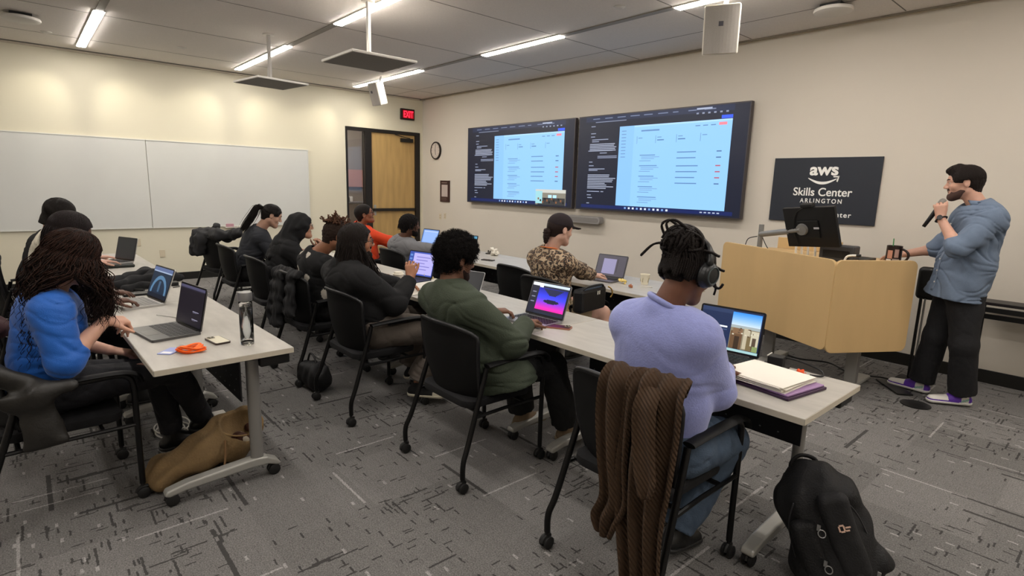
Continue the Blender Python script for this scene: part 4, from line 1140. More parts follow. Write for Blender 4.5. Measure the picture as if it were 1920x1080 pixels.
        if fuzz:
            r = np.random.default_rng(3); n = fuzz; V = np.array([v.co for v in o.data.vertices])
            if len(V):
                vi = r.integers(0, len(V), n); p0 = V[vi]+s.o; d = p0-(s.head+s.U*.02*k); d /= np.linalg.norm(d, axis=1, keepdims=True)
                K = 9; t_ = np.linspace(0, 1, K)[None, :, None]; rd = r.normal(size=(n, 3)); rd -= (rd*d).sum(1, keepdims=True)*d; rd /= np.linalg.norm(rd, axis=1, keepdims=True); e2 = np.cross(d, rd)
                ph = t_*2*PI*1.6; C = p0[:, None]-d[:, None]*.004+d[:, None]*t_*.024+rd[:, None]*np.sin(ph)*.006+e2[:, None]*(np.cos(ph)-1)*.006
                strands('curls', C, .0011*np.ones(n), m, o, s.o)
        return o
    def beard(s, c, full=1.):
        R = s.HR; H = s.H; k = s.hs; f = Field(s.head-.16, s.head+.13, .0042); t = .0015
        f.cone(H((0, .020, .0)), H((0, .034, -.062)), (.066+t)*k, (.045+t)*k, .03)
        f.cone(H((-.046, -.002, -.050)), H((-.012, .062, -.090)), (.022+t)*k, (.020+t)*k, .03); f.cone(H((.046, -.002, -.050)), H((.012, .062, -.090)), (.022+t)*k, (.020+t)*k, .03)
        f.ell(H((0, .070, -.092)), np.array((.0235, .0195, .0185))*k, R, .02); f.ell(H((0, .084, -.038)), np.array((.028, .009, .005))*k, R, .006)
        f.cone(H((-.026, .083, -.038)), H((.026, .083, -.038)), .0068*k, .0068*k, .006)
        f.plane_cut(H((0, .0, -.008)), s.U)
        for q in (-1, 1): f.ell(H((q*.036, .080, -.008)), np.array((.034, .052, .034))*k, R, .004, 'cut')
        f.ell(H((0, .10, -.012)), np.array((.04, .03, .018))*k, R, .003, 'cut')
        f.ell(H((0, .096, -.0555)), np.array((.021, .02, .0105))*k, R, .003, 'cut')
        f.plane_cut(H((0, -.012, 0)), -s.F)
        f.build('beard', mat('hair_'+c[1:], c, .8, bump=(260, .6)), s.root, s.o)
    def glasses(s, c='#15110f'):
        g = MB(); X = lambda p: Vector(s.H(p)-s.o)
        for q in (-1, 1):
            P = [X((q*.033+.023*math.cos(a), .104-.010*abs(math.cos(a)*.5+.5*1)*(1 if True else 0), .006+.017*math.sin(a))) for a in [2*PI*i/16 for i in range(17)]]
            g.tube(P, .0022, 6, caps=False)
            g.tube([X((q*.056, .094, .012)), X((q*.079, .06, .014)), X((q*.083, -.010, .012)), X((q*.082, -.03, -.005))], .0022, 6)
        g.tube([X((-.010, .102, .010)), X((0, .106, .013)), X((.010, .102, .010))], .0022, 6)
        g.build('glasses', mat('glasses_'+c[1:], c, .3), s.root, smooth=True)
    def roots(s, n, seed=0, back=True, zmin=.0, t=.006):
        """points on the scalp"""
        r = np.random.default_rng(seed); out = []
        while len(out) < n:
            v = r.normal(size=3); v /= np.linalg.norm(v)
            p = np.array((v[0]*(.077+t), -.014+v[1]*(.098+t), .034+v[2]*(.086+t)))
            if p[2] < zmin and p[1] > -.03: continue
            if p[1] > .055 and p[2] < .085: continue
            if p[2] < -.03: continue
            out.append((p, v))
        return out
def dirv(yaw, pitch=0.):
    """yaw 0 = toward the screens (+Y), positive = to the right (+X); pitch negative = down"""
    y, p = math.radians(yaw), math.radians(pitch)
    return np.array((math.sin(y)*math.cos(p), math.cos(y)*math.cos(p), math.sin(p)))
def flow_hair(P, n, c, rad, drop=.35, out=.02, back=.02, curl=.0, freq=5., seed=1, name='hair', K=26, t0=.008, front=58, spread=.0, jitter=.01, face_gap=55, thmax=98, fall=(0, 0, -1), rough=.75, dropvar=.15, sides=4, avoid=None, fshort=1.):
    """strands that run over the scalp and then hang"""
    r = np.random.default_rng(seed); m = mat('hair_'+c[1:], c, rough, bump=(260, .6)); C = np.zeros((n, K, 3)); fall = nrm(fall)
    for i in range(n):
        while True:
            v = r.normal(size=3); v /= np.linalg.norm(v)
            if v[2] < -.1: continue
            if v[1] > .6 and v[2] < .75: continue
            break
        th = math.acos(max(-1, min(1, v[2]))); az = math.atan2(v[0], -v[1])      # 0 = back of the head
        az_to = az
        if avoid and avoid[0] < math.degrees(az) < avoid[1]: az_to = math.radians(avoid[0] if math.degrees(az) < avoid[2] else avoid[1])+r.normal()*.05
        lim = math.radians(180-face_gap)
        L_ = drop*(1+r.uniform(-dropvar, dropvar))*(fshort if abs(az_to) > 1.75 else 1); rs = .095
        arc_len = max(0, math.radians(thmax)-th)*rs; T = arc_len+L_; ph = r.uniform(0, 6.28); o_ = out*r.uniform(.3, 1.3); bk = back*r.uniform(.6, 1.3); fr = freq*r.uniform(.85, 1.15); jit = r.normal(size=3)*jitter
        for k in range(K):
            s_ = T*k/(K-1)
            tt = min(s_, arc_len); a_ = th+tt/rs
            az = az+(az_to-az)*min(1, max(0, (tt-.0)/.12))*.0 if False else az; az2 = az+(az_to-az)*min(1, max(0, (s_-arc_len-.085)/.09)) if az_to != az else az if abs(az) < lim else math.copysign(lim+(abs(az)-lim)*max(0, 1-tt/.06), az)
            q = np.array((math.sin(a_)*math.sin(az2)*(.077+t0), -.014-math.sin(a_)*math.cos(az2)*(.098+t0), .034+math.cos(a_)*(.086+t0)))
            w_ = P.H(q); d = max(0, s_-arc_len); u = d/max(1e-6, L_)
            ow = nrm(P.R*math.sin(az2)-P.F*math.cos(az2)); ow[2] = 0
            w_ = w_+fall*d+ow*o_*(1-math.exp(-4*u))-P.F*np.array((1, 1, 0))*bk*u+jit*u+ow*spread*u
            if curl:
                e1 = nrm(np.cross(ow+.001, (0, 0, 1))); g = min(1, s_/.06)
                w_ = w_+curl*g*(e1*math.sin(fr*2*PI*s_/.35+ph)+ow*math.cos(fr*2*PI*s_/.35+ph))
            C[i, k] = w_
    return strands(name, C, rad*np.random.default_rng(seed+9).uniform(.75, 1.25, n), m, P.root, P.o, sides)

def comb(P, c, n=700, rad=.0016, t0=.014, seed=40, drop=.02, **k):
    flow_hair(P, n, c, rad, drop=drop, out=.003, back=.0, seed=seed, t0=t0, face_gap=62, jitter=.004, rough=.6, name='combed_hair', **k)

def fab(name, c, rough=.9, b=(220, .25), wrinkle=(7, .45), **k): return mat('fabric_'+name, c, rough, bump=b, wrinkle=wrinkle, **k)
BLK = fab('black', '#0b0b0d'); 

# --- woman in lavender sweater ------------------------------------------------
def lavender():
    P = Person('person in a lavender sweater from behind, dark locs pinned up, wearing large headphones', (8.60, -4.30), (8.59, -4.27, .56), (8.60, -4.33, 1.115), (8.645, -4.24, 1.262),
               face=dirv(12, -24), up=(0.05, .3, 1), skin_c='#6b4431', girth=1.12, shw=.155, h=.006)
    P.arm(1, (8.66, -3.93, .80), (.40, -.25, -1), F=(-.35, 1, -.02), N=(0, 0, -1), side=-1, curl=(.3, .4, .3))
    P.arm(0, (8.42, -3.82, .80), (-.8, -.3, -.4), F=(.2, 1, -.02), N=(0, 0, -1), side=1, curl=(.3, .4, .3))
    P.leg(1, (8.72, -3.96, .50), (8.66, -4.20, .13), (0, 1, -.2)).leg(0, (8.46, -3.88, .54), (8.44, -4.02, .10), (0, 1, 0))
    P.body(); P.brows('#0d0a09')
    sw = fab('lavender_knit', '#8f97cf', .95, (160, .22), noise=(60, .04), sheen=.3, wrinkle=(4, .25))
    P.cloth('sweater', sw, off=.026, sleeve=.98, wr=.026, hem=(8.6, -4.28, .52), amp=.0018, wl=.20, collar=.012, neckr=.062, neckdrop=-.004, h=.007, ph=.6, armoff=.006, bust=.01)
    N0 = P.neck; nd = nrm(P.H((0, -.03, -.06))-N0); e1 = nrm(np.cross(nd, P.bd)); e2 = np.cross(nd, e1)
    rb = [Vector(N0+nd*.026+(e1*math.cos(a)+e2*math.sin(a))*.074-P.o) for a in [2*PI*i/40 for i in range(41)]]
    MB().tube(rb, .0115, 10, caps=False, flat=1.).build('ribbed_collar', sw, P.root.children[-1], smooth=True)
    P.trousers(fab('denim', '#46566a', .85, (180, .3), noise=(25, .12)), off=.026, name='jeans', wide=.0, end=.96, g=1.1)
    P.shoes(mat('shoe_black', '#151515', .5), mat('sole_dark', '#222222', .6))
    hc = '#17110f'
    P.cap_hair(hc, t=.010, curl=.0022, wl=.02, nape=-.035, rough=.65)
    # gathered locs on top
    r = np.random.default_rng(4); c = np.array((8.632, -4.285, 1.372)); n = 210; K = 18; C = np.zeros((n, K, 3))
    for i in range(n):
        ax = r.normal(size=3); ax /= np.linalg.norm(ax); e = np.cross(ax, r.normal(size=3)); e /= np.linalg.norm(e); e2_ = np.cross(ax, e); R0 = r.uniform(.5, 1.0); sp = r.uniform(1.6, 3.6); ph = r.uniform(0, 6.28)
        for k in range(K):
            a = ph+sp*k/(K-1); q = (e*math.cos(a)+e2_*math.sin(a))*R0+ax*.15*math.sin(a*.5); C[i, k] = c+q*np.array((.080, .080, .072))
    f = Field(c-.13, c+.13, .006); f.ell(c, (.070, .070, .062)).ell(c-np.array((0, -.01, .05)), (.07, .08, .05)); f.build('bun_core', mat('hair_'+hc[1:], hc, .65), P.root, P.o)
    bun = strands('locs_bun', C, r.uniform(.005, .0075, n), mat('hair_'+hc[1:], hc, .65), P.root, P.o, 4, taper=False)
    # locs drawn up from the nape and a few loose ends
    C = []
    for i in range(46):
        a = -1.9+3.8*i/45; p0 = P.H((math.sin(a)*.082, -.014-math.cos(a)*.105, -.045+.01*math.cos(i))); p3 = c+np.array((math.sin(a)*.07, -math.cos(a)*.07, -.03+.02*math.sin(i*2.1)))
        m_ = P.H((math.sin(a)*.097, -.014-math.cos(a)*.118, .035)); C.append([(1-t)**2*p0+2*t*(1-t)*m_*1.0+t*t*p3 for t in np.linspace(0, 1, 12)])
    strands('locs', C, .0062*np.ones(len(C)), mat('hair_'+hc[1:], hc, .65), P.root, P.o, 4, taper=False)
    L_ = [[(8.56, -4.30, 1.40), (8.55, -4.31, 1.44), (8.575, -4.30, 1.460), (8.61, -4.29, 1.44)], [(8.60, -4.33, 1.41), (8.59, -4.34, 1.45), (8.62, -4.33, 1.463), (8.67, -4.31, 1.43)], [(8.59, -4.33, 1.375), (8.54, -4.34, 1.365), (8.50, -4.35, 1.325), (8.495, -4.355, 1.315)], [(8.72, -4.28, 1.355), (8.755, -4.28, 1.35), (8.775, -4.28, 1.342), (8.785, -4.28, 1.34)],
          [(8.665, -4.13, 1.25), (8.675, -4.11, 1.225), (8.685, -4.10, 1.19), (8.68, -4.10, 1.16)], [(8.67, -4.13, 1.23), (8.68, -4.11, 1.20), (8.70, -4.10, 1.19), (8.715, -4.10, 1.21)], [(8.66, -4.13, 1.27), (8.68, -4.11, 1.275), (8.70, -4.10, 1.265), (8.715, -4.10, 1.262)]]
    L2 = [[np.array(q) for q in smoothpath(l, 5)] for l in L_]
    for q in L2: strands('loose_loc', [q], .0055*np.ones(1), mat('hair_'+hc[1:], hc, .65), P.root, P.o, 4, taper=False)
    # headphones
    t = empty('headphones', tuple(P.H((0, 0, .0))), 'large black over-ear headphones on the person in the lavender sweater', 'headphones')
    o = np.array(t.location)
    for q in (-1, 1):
        M = Matrix([[*(P.R), 0], [*(P.F), 0], [*(P.U), 0], [0, 0, 0, 1]]).transposed()
        f = Field(P.H((q*.10, -.012, -.005))-.09, P.H((q*.10, -.012, -.005))+.09, .0045)
        f.ell(P.H((q*.112, -.012, -.004)), (.020, .040, .047), P.HR, 0); f.ell(P.H((q*.096, -.012, -.004)), (.016, .046, .053), P.HR, .008)
        cup = f.build('ear_cup', mat('headphone_black', '#17181a', .35), t, o)
        rg = [Vector(P.H((q*.128, -.012+.026*math.cos(a), -.004+.032*math.sin(a)))-o) for a in [2*PI*i/24 for i in range(25)]]
        MB().tube(rg, .003, 6, caps=False).build('cup_ring', mat('headphone_ring', '#3c4547', .3), cup, smooth=True)
    bd = [Vector(P.H((.115*math.sin(a), -.035, .012+.118*math.cos(a)))-o) for a in [-1.45+2.9*i/20 for i in range(21)]]
    MB().tube(bd, .009, 8, flat=1.7, up=tuple(P.F)).build('headband', mat('headphone_black', '#17181a', .35), t, smooth=True)
lavender()

# --- man in green jacket ------------------------------------------------------
def green():
    P = Person('person in an olive green jacket with short curly black hair, typing on the laptop', (7.36, -4.36), (7.38, -4.35, .56), (7.30, -4.44, 1.01), (7.285, -4.375, 1.158),
               face=dirv(8, -12), skin_c='#6e4a35', girth=1.0, shw=.185, h=.0055)
    P.arm(1, (7.53, -4.06, .80), (.75, -.6, -.5), F=(-.35, .94, -.05), N=(0, .1, -1), side=-1, curl=(.45, .6, .4), spread=.10)
    P.arm(0, (7.18, -4.02, .80), (-.75, -.6, -.4), F=(.35, .94, -.02), N=(0, .1, -1), side=1, curl=(.45, .6, .4), spread=.10)
    P.leg(1, (7.60, -3.90, .53), (7.64, -3.80, .13), (.1, 1, 0)).leg(0, (7.27, -3.92, .54), (7.33, -3.88, .13), (0, 1, 0))
    P.body(); P.brows('#0f0c0a'); P.beard('#2c1e18')
    jk = fab('olive', '#373f31', .85, (160, .3), noise=(9, .06))
    P.cloth('jacket', jk, off=.030, sleeve=.985, wr=.024, hem=(7.38, -4.34, .43), amp=.0042, wl=.17, collar=.035, neckr=.070, neckdrop=.0, h=.0065, ph=1.3, armoff=.008, cuff=.02,
            drape=[(np.array((7.42, -4.30, .60)), np.array((7.52, -4.22, .50)), .165, .165), (np.array((7.40, -4.30, .70)), np.array((7.42, -4.28, .44)), .165, .17)])
    P.trousers(fab('black_trousers', '#151515'), off=.022, wide=.02)
    P.shoes(mat('shoe_tan', '#7a6750', .7), mat('sole_tan', '#8a7b60', .7))
    P.cap_hair('#120f0e', t=.025, curl=.0045, wl=.022, hairline=.05, nape=-.050, top=.008, rough=.9, fuzz=2600)
green()

# --- man with locs in the black sweatshirt -----------------------------------
def sweatshirt():
    P = Person('person in a black sweatshirt with long dark hair and glasses, fingers raised', (6.28, -4.42), (6.30, -4.42, .56), (6.22, -4.565, 1.015), (6.265, -4.475, 1.165),
               face=dirv(22, 2), up=(0, -.05, 1), skin_c='#a06e52', girth=1.15, shw=.195, h=.0055)
    P.arm(1, (6.36, -4.12, .90), (.55, -.3, -.8), F=(-.25, .15, .95), N=(-.7, .65, .1), side=-1, per=[(.9, 1.0, .6), (.7, .9, .6), (.5, .7, .5), (.4, .6, .4)], thumb=(.5, .5), l1=.29, l2=.27)
    P.arm(0, (6.05, -4.02, .79), (-.8, -.5, -.4), F=(.2, 1, -.02), N=(0, 0, -1), side=1)
    P.leg(1, (6.55, -3.93, .545), (6.48, -4.14, .13), (.75, .66, 0)).leg(0, (6.15, -3.92, .55), (6.1, -3.95, .12), (0, 1, 0))
    P.body(); P.brows('#17110e'); P.beard('#1d1613'); P.glasses('#3a302a')
    P.cloth('sweatshirt', BLK, off=.028, sleeve=.96, wr=.026, hem=(6.28, -4.42, .53), amp=.0035, wl=.17, collar=.012, neckr=.066, h=.007, armoff=.010, belly=.05)
    P.trousers(fab('grey_trousers', '#564e47', .9, noise=(12, .1)), off=.03, wide=.03, name='trousers', end=.90)
    WH = mat('canvas_white', '#cfc8b4', .8)
    P.shoes([mat('canvas_black', '#151517', .8), WH], WH, cols=([mat('canvas_black', '#151517', .8), WH], lambda a, b, c: ((a > .125) | (c < -.062)).astype(int)))
    hc = '#1b1411'
    P.cap_hair(hc, t=.014, curl=.002, wl=.03, nape=-.06, rough=.6)
    flow_hair(P, 520, hc, .0032, t0=.0155, drop=.22, out=.004, back=.02, curl=.002, seed=5, face_gap=72, jitter=.012, rough=.55)
    flow_hair(P, 60, hc, .0045, drop=.30, out=.02, back=-.13, curl=.002, seed=11, face_gap=76, jitter=.012, rough=.55, t0=.0155, name='front_locs')
sweatshirt()

# --- person with curled light brown locs --------------------------------------
def curls():
    P = Person('person with bunched curled light-brown locs on top, black top with white print', (5.40, -4.42), (5.42, -4.42, .56), (5.44, -4.44, 1.00), (5.55, -4.30, 1.135),
               face=dirv(10, -20), skin_c='#8a5d44', shw=.175, h=.008)
    P.arm(1, (5.62, -3.98, .80), (.8, -.4, -.4), F=(-.2, 1, 0), N=(0, 0, -1), side=-1); P.arm(0, (5.25, -3.98, .80), (-.8, -.4, -.4), F=(.2, 1, 0), N=(0, 0, -1), side=1)
    P.leg(1, (5.54, -3.95, .55), (5.54, -3.88, .12)).leg(0, (5.30, -3.95, .55), (5.30, -3.88, .12)); P.body()
    pm = mat('print_white_cloth', '#b9b2a6', .9)
    P.cloth('printed_top', [BLK, pm], off=.024, sleeve=.55, wr=.02, collar=.01, hem=(5.42, -4.42, .53), matfn=lambda C: (((np.sin(C[:, 0]*38+C[:, 1]*11)+np.sin(C[:, 1]*41+C[:, 2]*29)+np.sin(C[:, 2]*35-C[:, 0]*23)) > 1.35)).astype(int))
    P.trousers(BLK, off=.02); P.shoes(mat('shoe_black', '#151515', .5), mat('sole_dark', '#222222', .6))
    hc = '#54392a'; P.cap_hair('#2c201a', t=.012, curl=.003, wl=.02)
    r = np.random.default_rng(8); n = 130; K = 12; C = np.zeros((n, K, 3))
    for i in range(n):
        a = r.uniform(0, 6.28); rr = r.uniform(0, 1)**.5; p = np.array((math.cos(a)*rr*.075, -.03+math.sin(a)*rr*.085, .09+.03*(1-rr))); d = np.array((math.cos(a)*rr, math.sin(a)*rr*.8+r.uniform(-.3, .5), .8)); d /= np.linalg.norm(d)
        cu = r.uniform(1.5, 4); ax = nrm(r.normal(size=3))
        for k in range(K):
            C[i, k] = P.H(p); p = p+d*.0085; d = ax_rot(d, ax, cu*.0085/.09*4)
    strands('curled_locs', C, r.uniform(.0045, .0065, n), mat('hair_'+hc[1:], hc, .7), P.root, P.o, 4, taper=False)
curls()

# --- woman with black headscarf ----------------------------------------------
def scarf():
    P = Person('person in a black headscarf and glasses with hands joined in front of the face', (4.30, -4.38), (4.32, -4.40, .56), (4.42, -4.30, 1.00), (4.46, -4.175, 1.135),
               face=dirv(10, 2), skin_c='#b98a70', shw=.165, h=.008)
    P.arm(1, (4.58, -4.03, .90), (.6, .1, -.9), F=(-.2, .1, 1), N=(-.6, -.6, 0), side=1, curl=(.9, .9, .5)); P.arm(0, (4.42, -4.0, .90), (-.7, .1, -.9), F=(.2, .1, 1), N=(.6, -.6, 0), side=-1, curl=(.9, .9, .5))
    P.leg(1, (4.44, -3.92, .55), (4.44, -4.0, .12)).leg(0, (4.20, -3.92, .55), (4.20, -3.95, .12)); P.body(); P.brows('#17110e'); P.glasses('#3a2c26')
    SC = fab('scarf_black', '#0f0f11', .9)
    P.cloth('black_top', BLK, off=.026, sleeve=.72, wr=.024, collar=.02, hem=(4.3, -4.4, .52), bust=.01)
    P.trousers(BLK, off=.024); P.shoes(mat('shoe_black', '#151515', .5), mat('sole_dark', '#222222', .6))
    H = P.H; f = Field(P.head-.32, P.head+.22, .006)
    f.ell(H((0, -.016, .036)), (.093, .114, .100), P.HR, 0); f.cone(H((0, -.02, .0)), P.neck-P.spine*.03, .088, .105, .05).cone(H((0, -.06, .0)), P.neck-P.bf*.09-P.spine*.16, .075, .06, .05, flat=(P.br, 1.5)); f.cone(P.sh[0]*.6+P.neck*.4, P.sh[1]*.6+P.neck*.4, .075, .075, .05)
    f.warp(folds(.0035, .07)); f.ell(H((0, .115, -.012)), (.060, .085, .085), P.HR, .01, 'cut')
    f.build('headscarf', SC, P.root, P.o)
scarf()

# --- ponytail woman -----------------------------------------------------------
def pony():
    P = Person('person with a dark ponytail and dark blazer leaning forward by the whiteboard', (3.20, -4.38), (3.22, -4.36, .56), (3.30, -4.21, 1.02), (3.37, -4.085, 1.170),
               face=dirv(14, -22), up=(0, .3, 1), skin_c='#b08a76', shw=.17, h=.008)
    P.arm(1, (3.45, -3.90, .80), (.6, -.5, -.6), F=(-.2, 1, 0), N=(0, 0, -1), side=-1); P.arm(0, (3.10, -3.90, .80), (-.6, -.5, -.6), F=(.2, 1, 0), N=(0, 0, -1), side=1)
    P.leg(1, (3.34, -3.88, .55), (3.34, -3.85, .12)).leg(0, (3.10, -3.88, .55), (3.10, -3.85, .12)); P.body(); P.brows('#17110e')
    P.cloth('blazer', fab('charcoal', '#22242a', .85), off=.026, sleeve=.97, wr=.022, collar=.03, neckr=.066, hem=(3.2, -4.38, .48), amp=.004)
    P.trousers(BLK, off=.02); P.shoes(mat('shoe_black', '#151515', .5), mat('sole_dark', '#222222', .6))
    hc = '#17120f'; P.cap_hair(hc, t=.011, nape=-.04, rough=.45); comb(P, hc, n=1000, rad=.0013, t0=.0125, drop=.0, seed=48)
    r = np.random.default_rng(2); C = []
    for i in range(160):
        j = r.normal(size=3)*.009; a = P.H((0, -.115, .050))+j*.6
        C.append([np.array(q) for q in smoothpath([a, a+np.array((-.0, -.055, .012))+j, a+np.array((-.02, -.10, -.07))+j*1.5, a+np.array((-.05, -.16, -.17))+j*1.6, a+np.array((-.06, -.21, -.24))+j], 4)])
    strands('ponytail', C, .0022*np.ones(len(C)), mat('hair_'+hc[1:], hc, .45), P.root, P.o)
pony()

# --- front row -----------------------------------------------------------------
def orange():
    P = Person('person in an orange zip top and glasses looking up at the wall screens', (3.48, -2.98), (3.50, -3.0, .56), (3.43, -3.08, 1.03), (3.50, -3.03, 1.185),
               face=dirv(28, 14), up=(0, -.2, 1), skin_c='#8a5a42', shw=.175, h=.008, girth=1.1)
    P.arm(1, (3.72, -2.55, .80), (.7, -.3, -.6), F=(-.2, 1, 0), N=(0, 0, -1), side=-1); P.arm(0, (3.3, -2.55, .80), (-.7, -.3, -.6), F=(.2, 1, 0), N=(0, 0, -1), side=1)
    P.leg(1, (3.60, -2.5, .55), (3.6, -2.5, .12)).leg(0, (3.36, -2.5, .55), (3.36, -2.5, .12)); P.body(); P.brows('#17110e'); P.glasses('#15100e')
    P.cloth('orange_top', fab('orange', '#e0461c', .8), off=.028, sleeve=.97, wr=.024, collar=.045, neckr=.070, hem=(3.48, -2.98, .5), amp=.005)
    P.trousers(BLK, off=.02); P.shoes(mat('shoe_black', '#151515', .5), mat('sole_dark', '#222222', .6)); P.cap_hair('#1a1311', t=.010, nape=-.05, rough=.6)
orange()
def grey():
    P = Person('person in a grey t-shirt with short dark locs and beard, by the two open laptops', (4.35, -2.98), (4.36, -2.96, .54), (4.36, -3.02, .965), (4.42, -2.955, 1.11),
               face=dirv(14, -2), skin_c='#5c3c2c', shw=.185, h=.0075, girth=1.05)
    P.arm(1, (4.78, -2.48, .79), (.6, -.4, -.7), F=(-.3, 1, 0), N=(0, 0, -1), side=-1); P.arm(0, (4.2, -2.5, .79), (-.7, -.4, -.5), F=(.2, 1, 0), N=(0, 0, -1), side=1)
    P.leg(1, (4.48, -2.5, .55), (4.48, -2.5, .12)).leg(0, (4.24, -2.5, .55), (4.24, -2.5, .12)); P.body(); P.brows('#0f0c0a'); P.beard('#14100e')
    P.cloth('grey_shirt', fab('grey', '#77777a', .9), off=.024, sleeve=.52, wr=.024, collar=.010, hem=(4.35, -2.96, .5), amp=.005, cuff=.02)
    P.trousers(BLK, off=.02); P.shoes(mat('shoe_black', '#151515', .5), mat('sole_dark', '#222222', .6))
    P.cap_hair('#14100f', t=.012, curl=.003, wl=.02, nape=-.05); flow_hair(P, 90, '#14100f', .0042, drop=.055, out=.006, back=.0, seed=3, face_gap=85, t0=.012)
grey()
def leopard():
    P = Person('person in a leopard print blouse and dark cap with hair tied back, typing', (6.64, -2.95), (6.62, -2.92, .56), (6.64, -2.99, 1.07), (6.705, -2.945, 1.235),
               face=dirv(12, -10), skin_c='#c9a190', shw=.165, h=.0065, girth=1.0)
    P.arm(1, (6.66, -2.40, .80), (.7, -.5, -.7), F=(-.15, 1, 0), N=(0, 0, -1), side=-1, curl=(.3, .4, .3)); P.arm(0, (6.38, -2.42, .80), (-.7, -.4, -.5), F=(.1, 1, 0), N=(0, 0, -1), side=1)
    P.leg(1, (6.92, -2.62, .56), (6.98, -2.66, .13), (.2, 1, 0)).leg(0, (6.50, -2.5, .55), (6.5, -2.55, .12)); P.body(); P.brows('#2a1d18')
    lp = leopard_mat()
    P.cloth('leopard_blouse', lp, off=.024, sleeve=.93, wr=.022, collar=.008, hem=(6.62, -2.92, .52), amp=.004, bust=.012)
    # skirt ends above the knee
    f = Field(P.hip-.35, P.hip+.55, .008)
    for l in P.legs: f.cone(l[0], l[0]*.3+l[1]*.7, .105, .085, .06, clip=[(l[0]*.3+l[1]*.7, l[1]-l[0])])
    f.build('skirt', fab('beige_skirt', '#a8977a'), P.root, P.o)
    P.shoes(mat('shoe_black', '#151515', .5), mat('sole_dark', '#222222', .6))
    hc = '#241714'; P.cap_hair(hc, t=.009, nape=-.035, rough=.5)
    f = Field(P.H((0, -.13, -.04))-.1, P.H((0, -.13, -.04))+.1, .005); f.ell(P.H((0, -.122, -.030)), (.034, .030, .030), P.HR, 0).ell(P.H((0, -.122, -.065)), (.028, .026, .034), P.HR, .015).ell(P.H((0, -.118, -.1)), (.016, .018, .028), P.HR, .015)
    f.warp(folds(.002, .012)); f.build('hair_knot', mat('hair_'+hc[1:], hc, .5), P.root, P.o)
    # cap
    f = Field(P.head-.2, P.head+.22, .0045); f.ell(P.H((0, -.012, .046)), (.090, .110, .092), P.HR, 0); f.plane_cut(P.H((0, 0, .036)), -P.U*1.+P.F*.05)
    f.cone(P.H((-.03, .09, .045)), P.H((-.03, .15, .036)), .006, .005, .01).cone(P.H((.03, .09, .045)), P.H((.03, .15, .036)), .006, .005, .02).cone(P.H((0, .09, .048)), P.H((0, .16, .038)), .007, .005, .03)
    f.box(P.H((0, .118, .042)), (.055, .045, .006), .005, P.HR, .01)
    f.build('cap', fab('cap_plum', '#1f1519'), P.root, P.o)
    N0 = P.neck; rb = smoothpath([P.neck+np.array(q)-P.o for q in ((-.065, -.03, .02), (-.03, -.068, .03), (.04, -.062, .03), (.078, -.01, .02), (.08, .07, -.03), (.05, .12, -.12))], 6)
    MB().tube(rb, .010, 8, flat=.35).build('orange_lanyard', mat('lanyard_orange', '#e57a2a', .6), P.root, smooth=True)
def leopard_mat():
    m = bpy.data.materials.new('leopard_print'); m.use_nodes = True; nt = m.node_tree; b = nt.nodes['Principled BSDF']; L = nt.links
    tc = nt.nodes.new('ShaderNodeTexCoord'); nz = nt.nodes.new('ShaderNodeTexNoise'); nz.inputs['Scale'].default_value = 20
    mx = nt.nodes.new('ShaderNodeMix'); mx.data_type = 'VECTOR'; mx.inputs[0].default_value = .06
    L.new(tc.outputs['Object'], nz.inputs['Vector']); L.new(tc.outputs['Object'], mx.inputs[4]); L.new(nz.outputs[1], mx.inputs[5])
    v = nt.nodes.new('ShaderNodeTexVoronoi'); v.inputs['Scale'].default_value = 42; L.new(mx.outputs[1], v.inputs['Vector'])
    r = nt.nodes.new('ShaderNodeValToRGB'); L.new(v.outputs['Distance'], r.inputs[0]); e = r.color_ramp.elements
    e[0].position = .0; e[0].color = (*lin('#6e5540'), 1); e[1].position = 1; e[1].color = (*lin('#b09a7c'), 1)
    for p, c in ((.30, '#7a6048'), (.34, '#221a16'), (.55, '#2a211c'), (.60, '#a8937a')): x = r.color_ramp.elements.new(p); x.color = (*lin(c), 1)
    L.new(r.outputs[0], b.inputs['Base Color']); b.inputs['Roughness'].default_value = .75; return m
leopard()

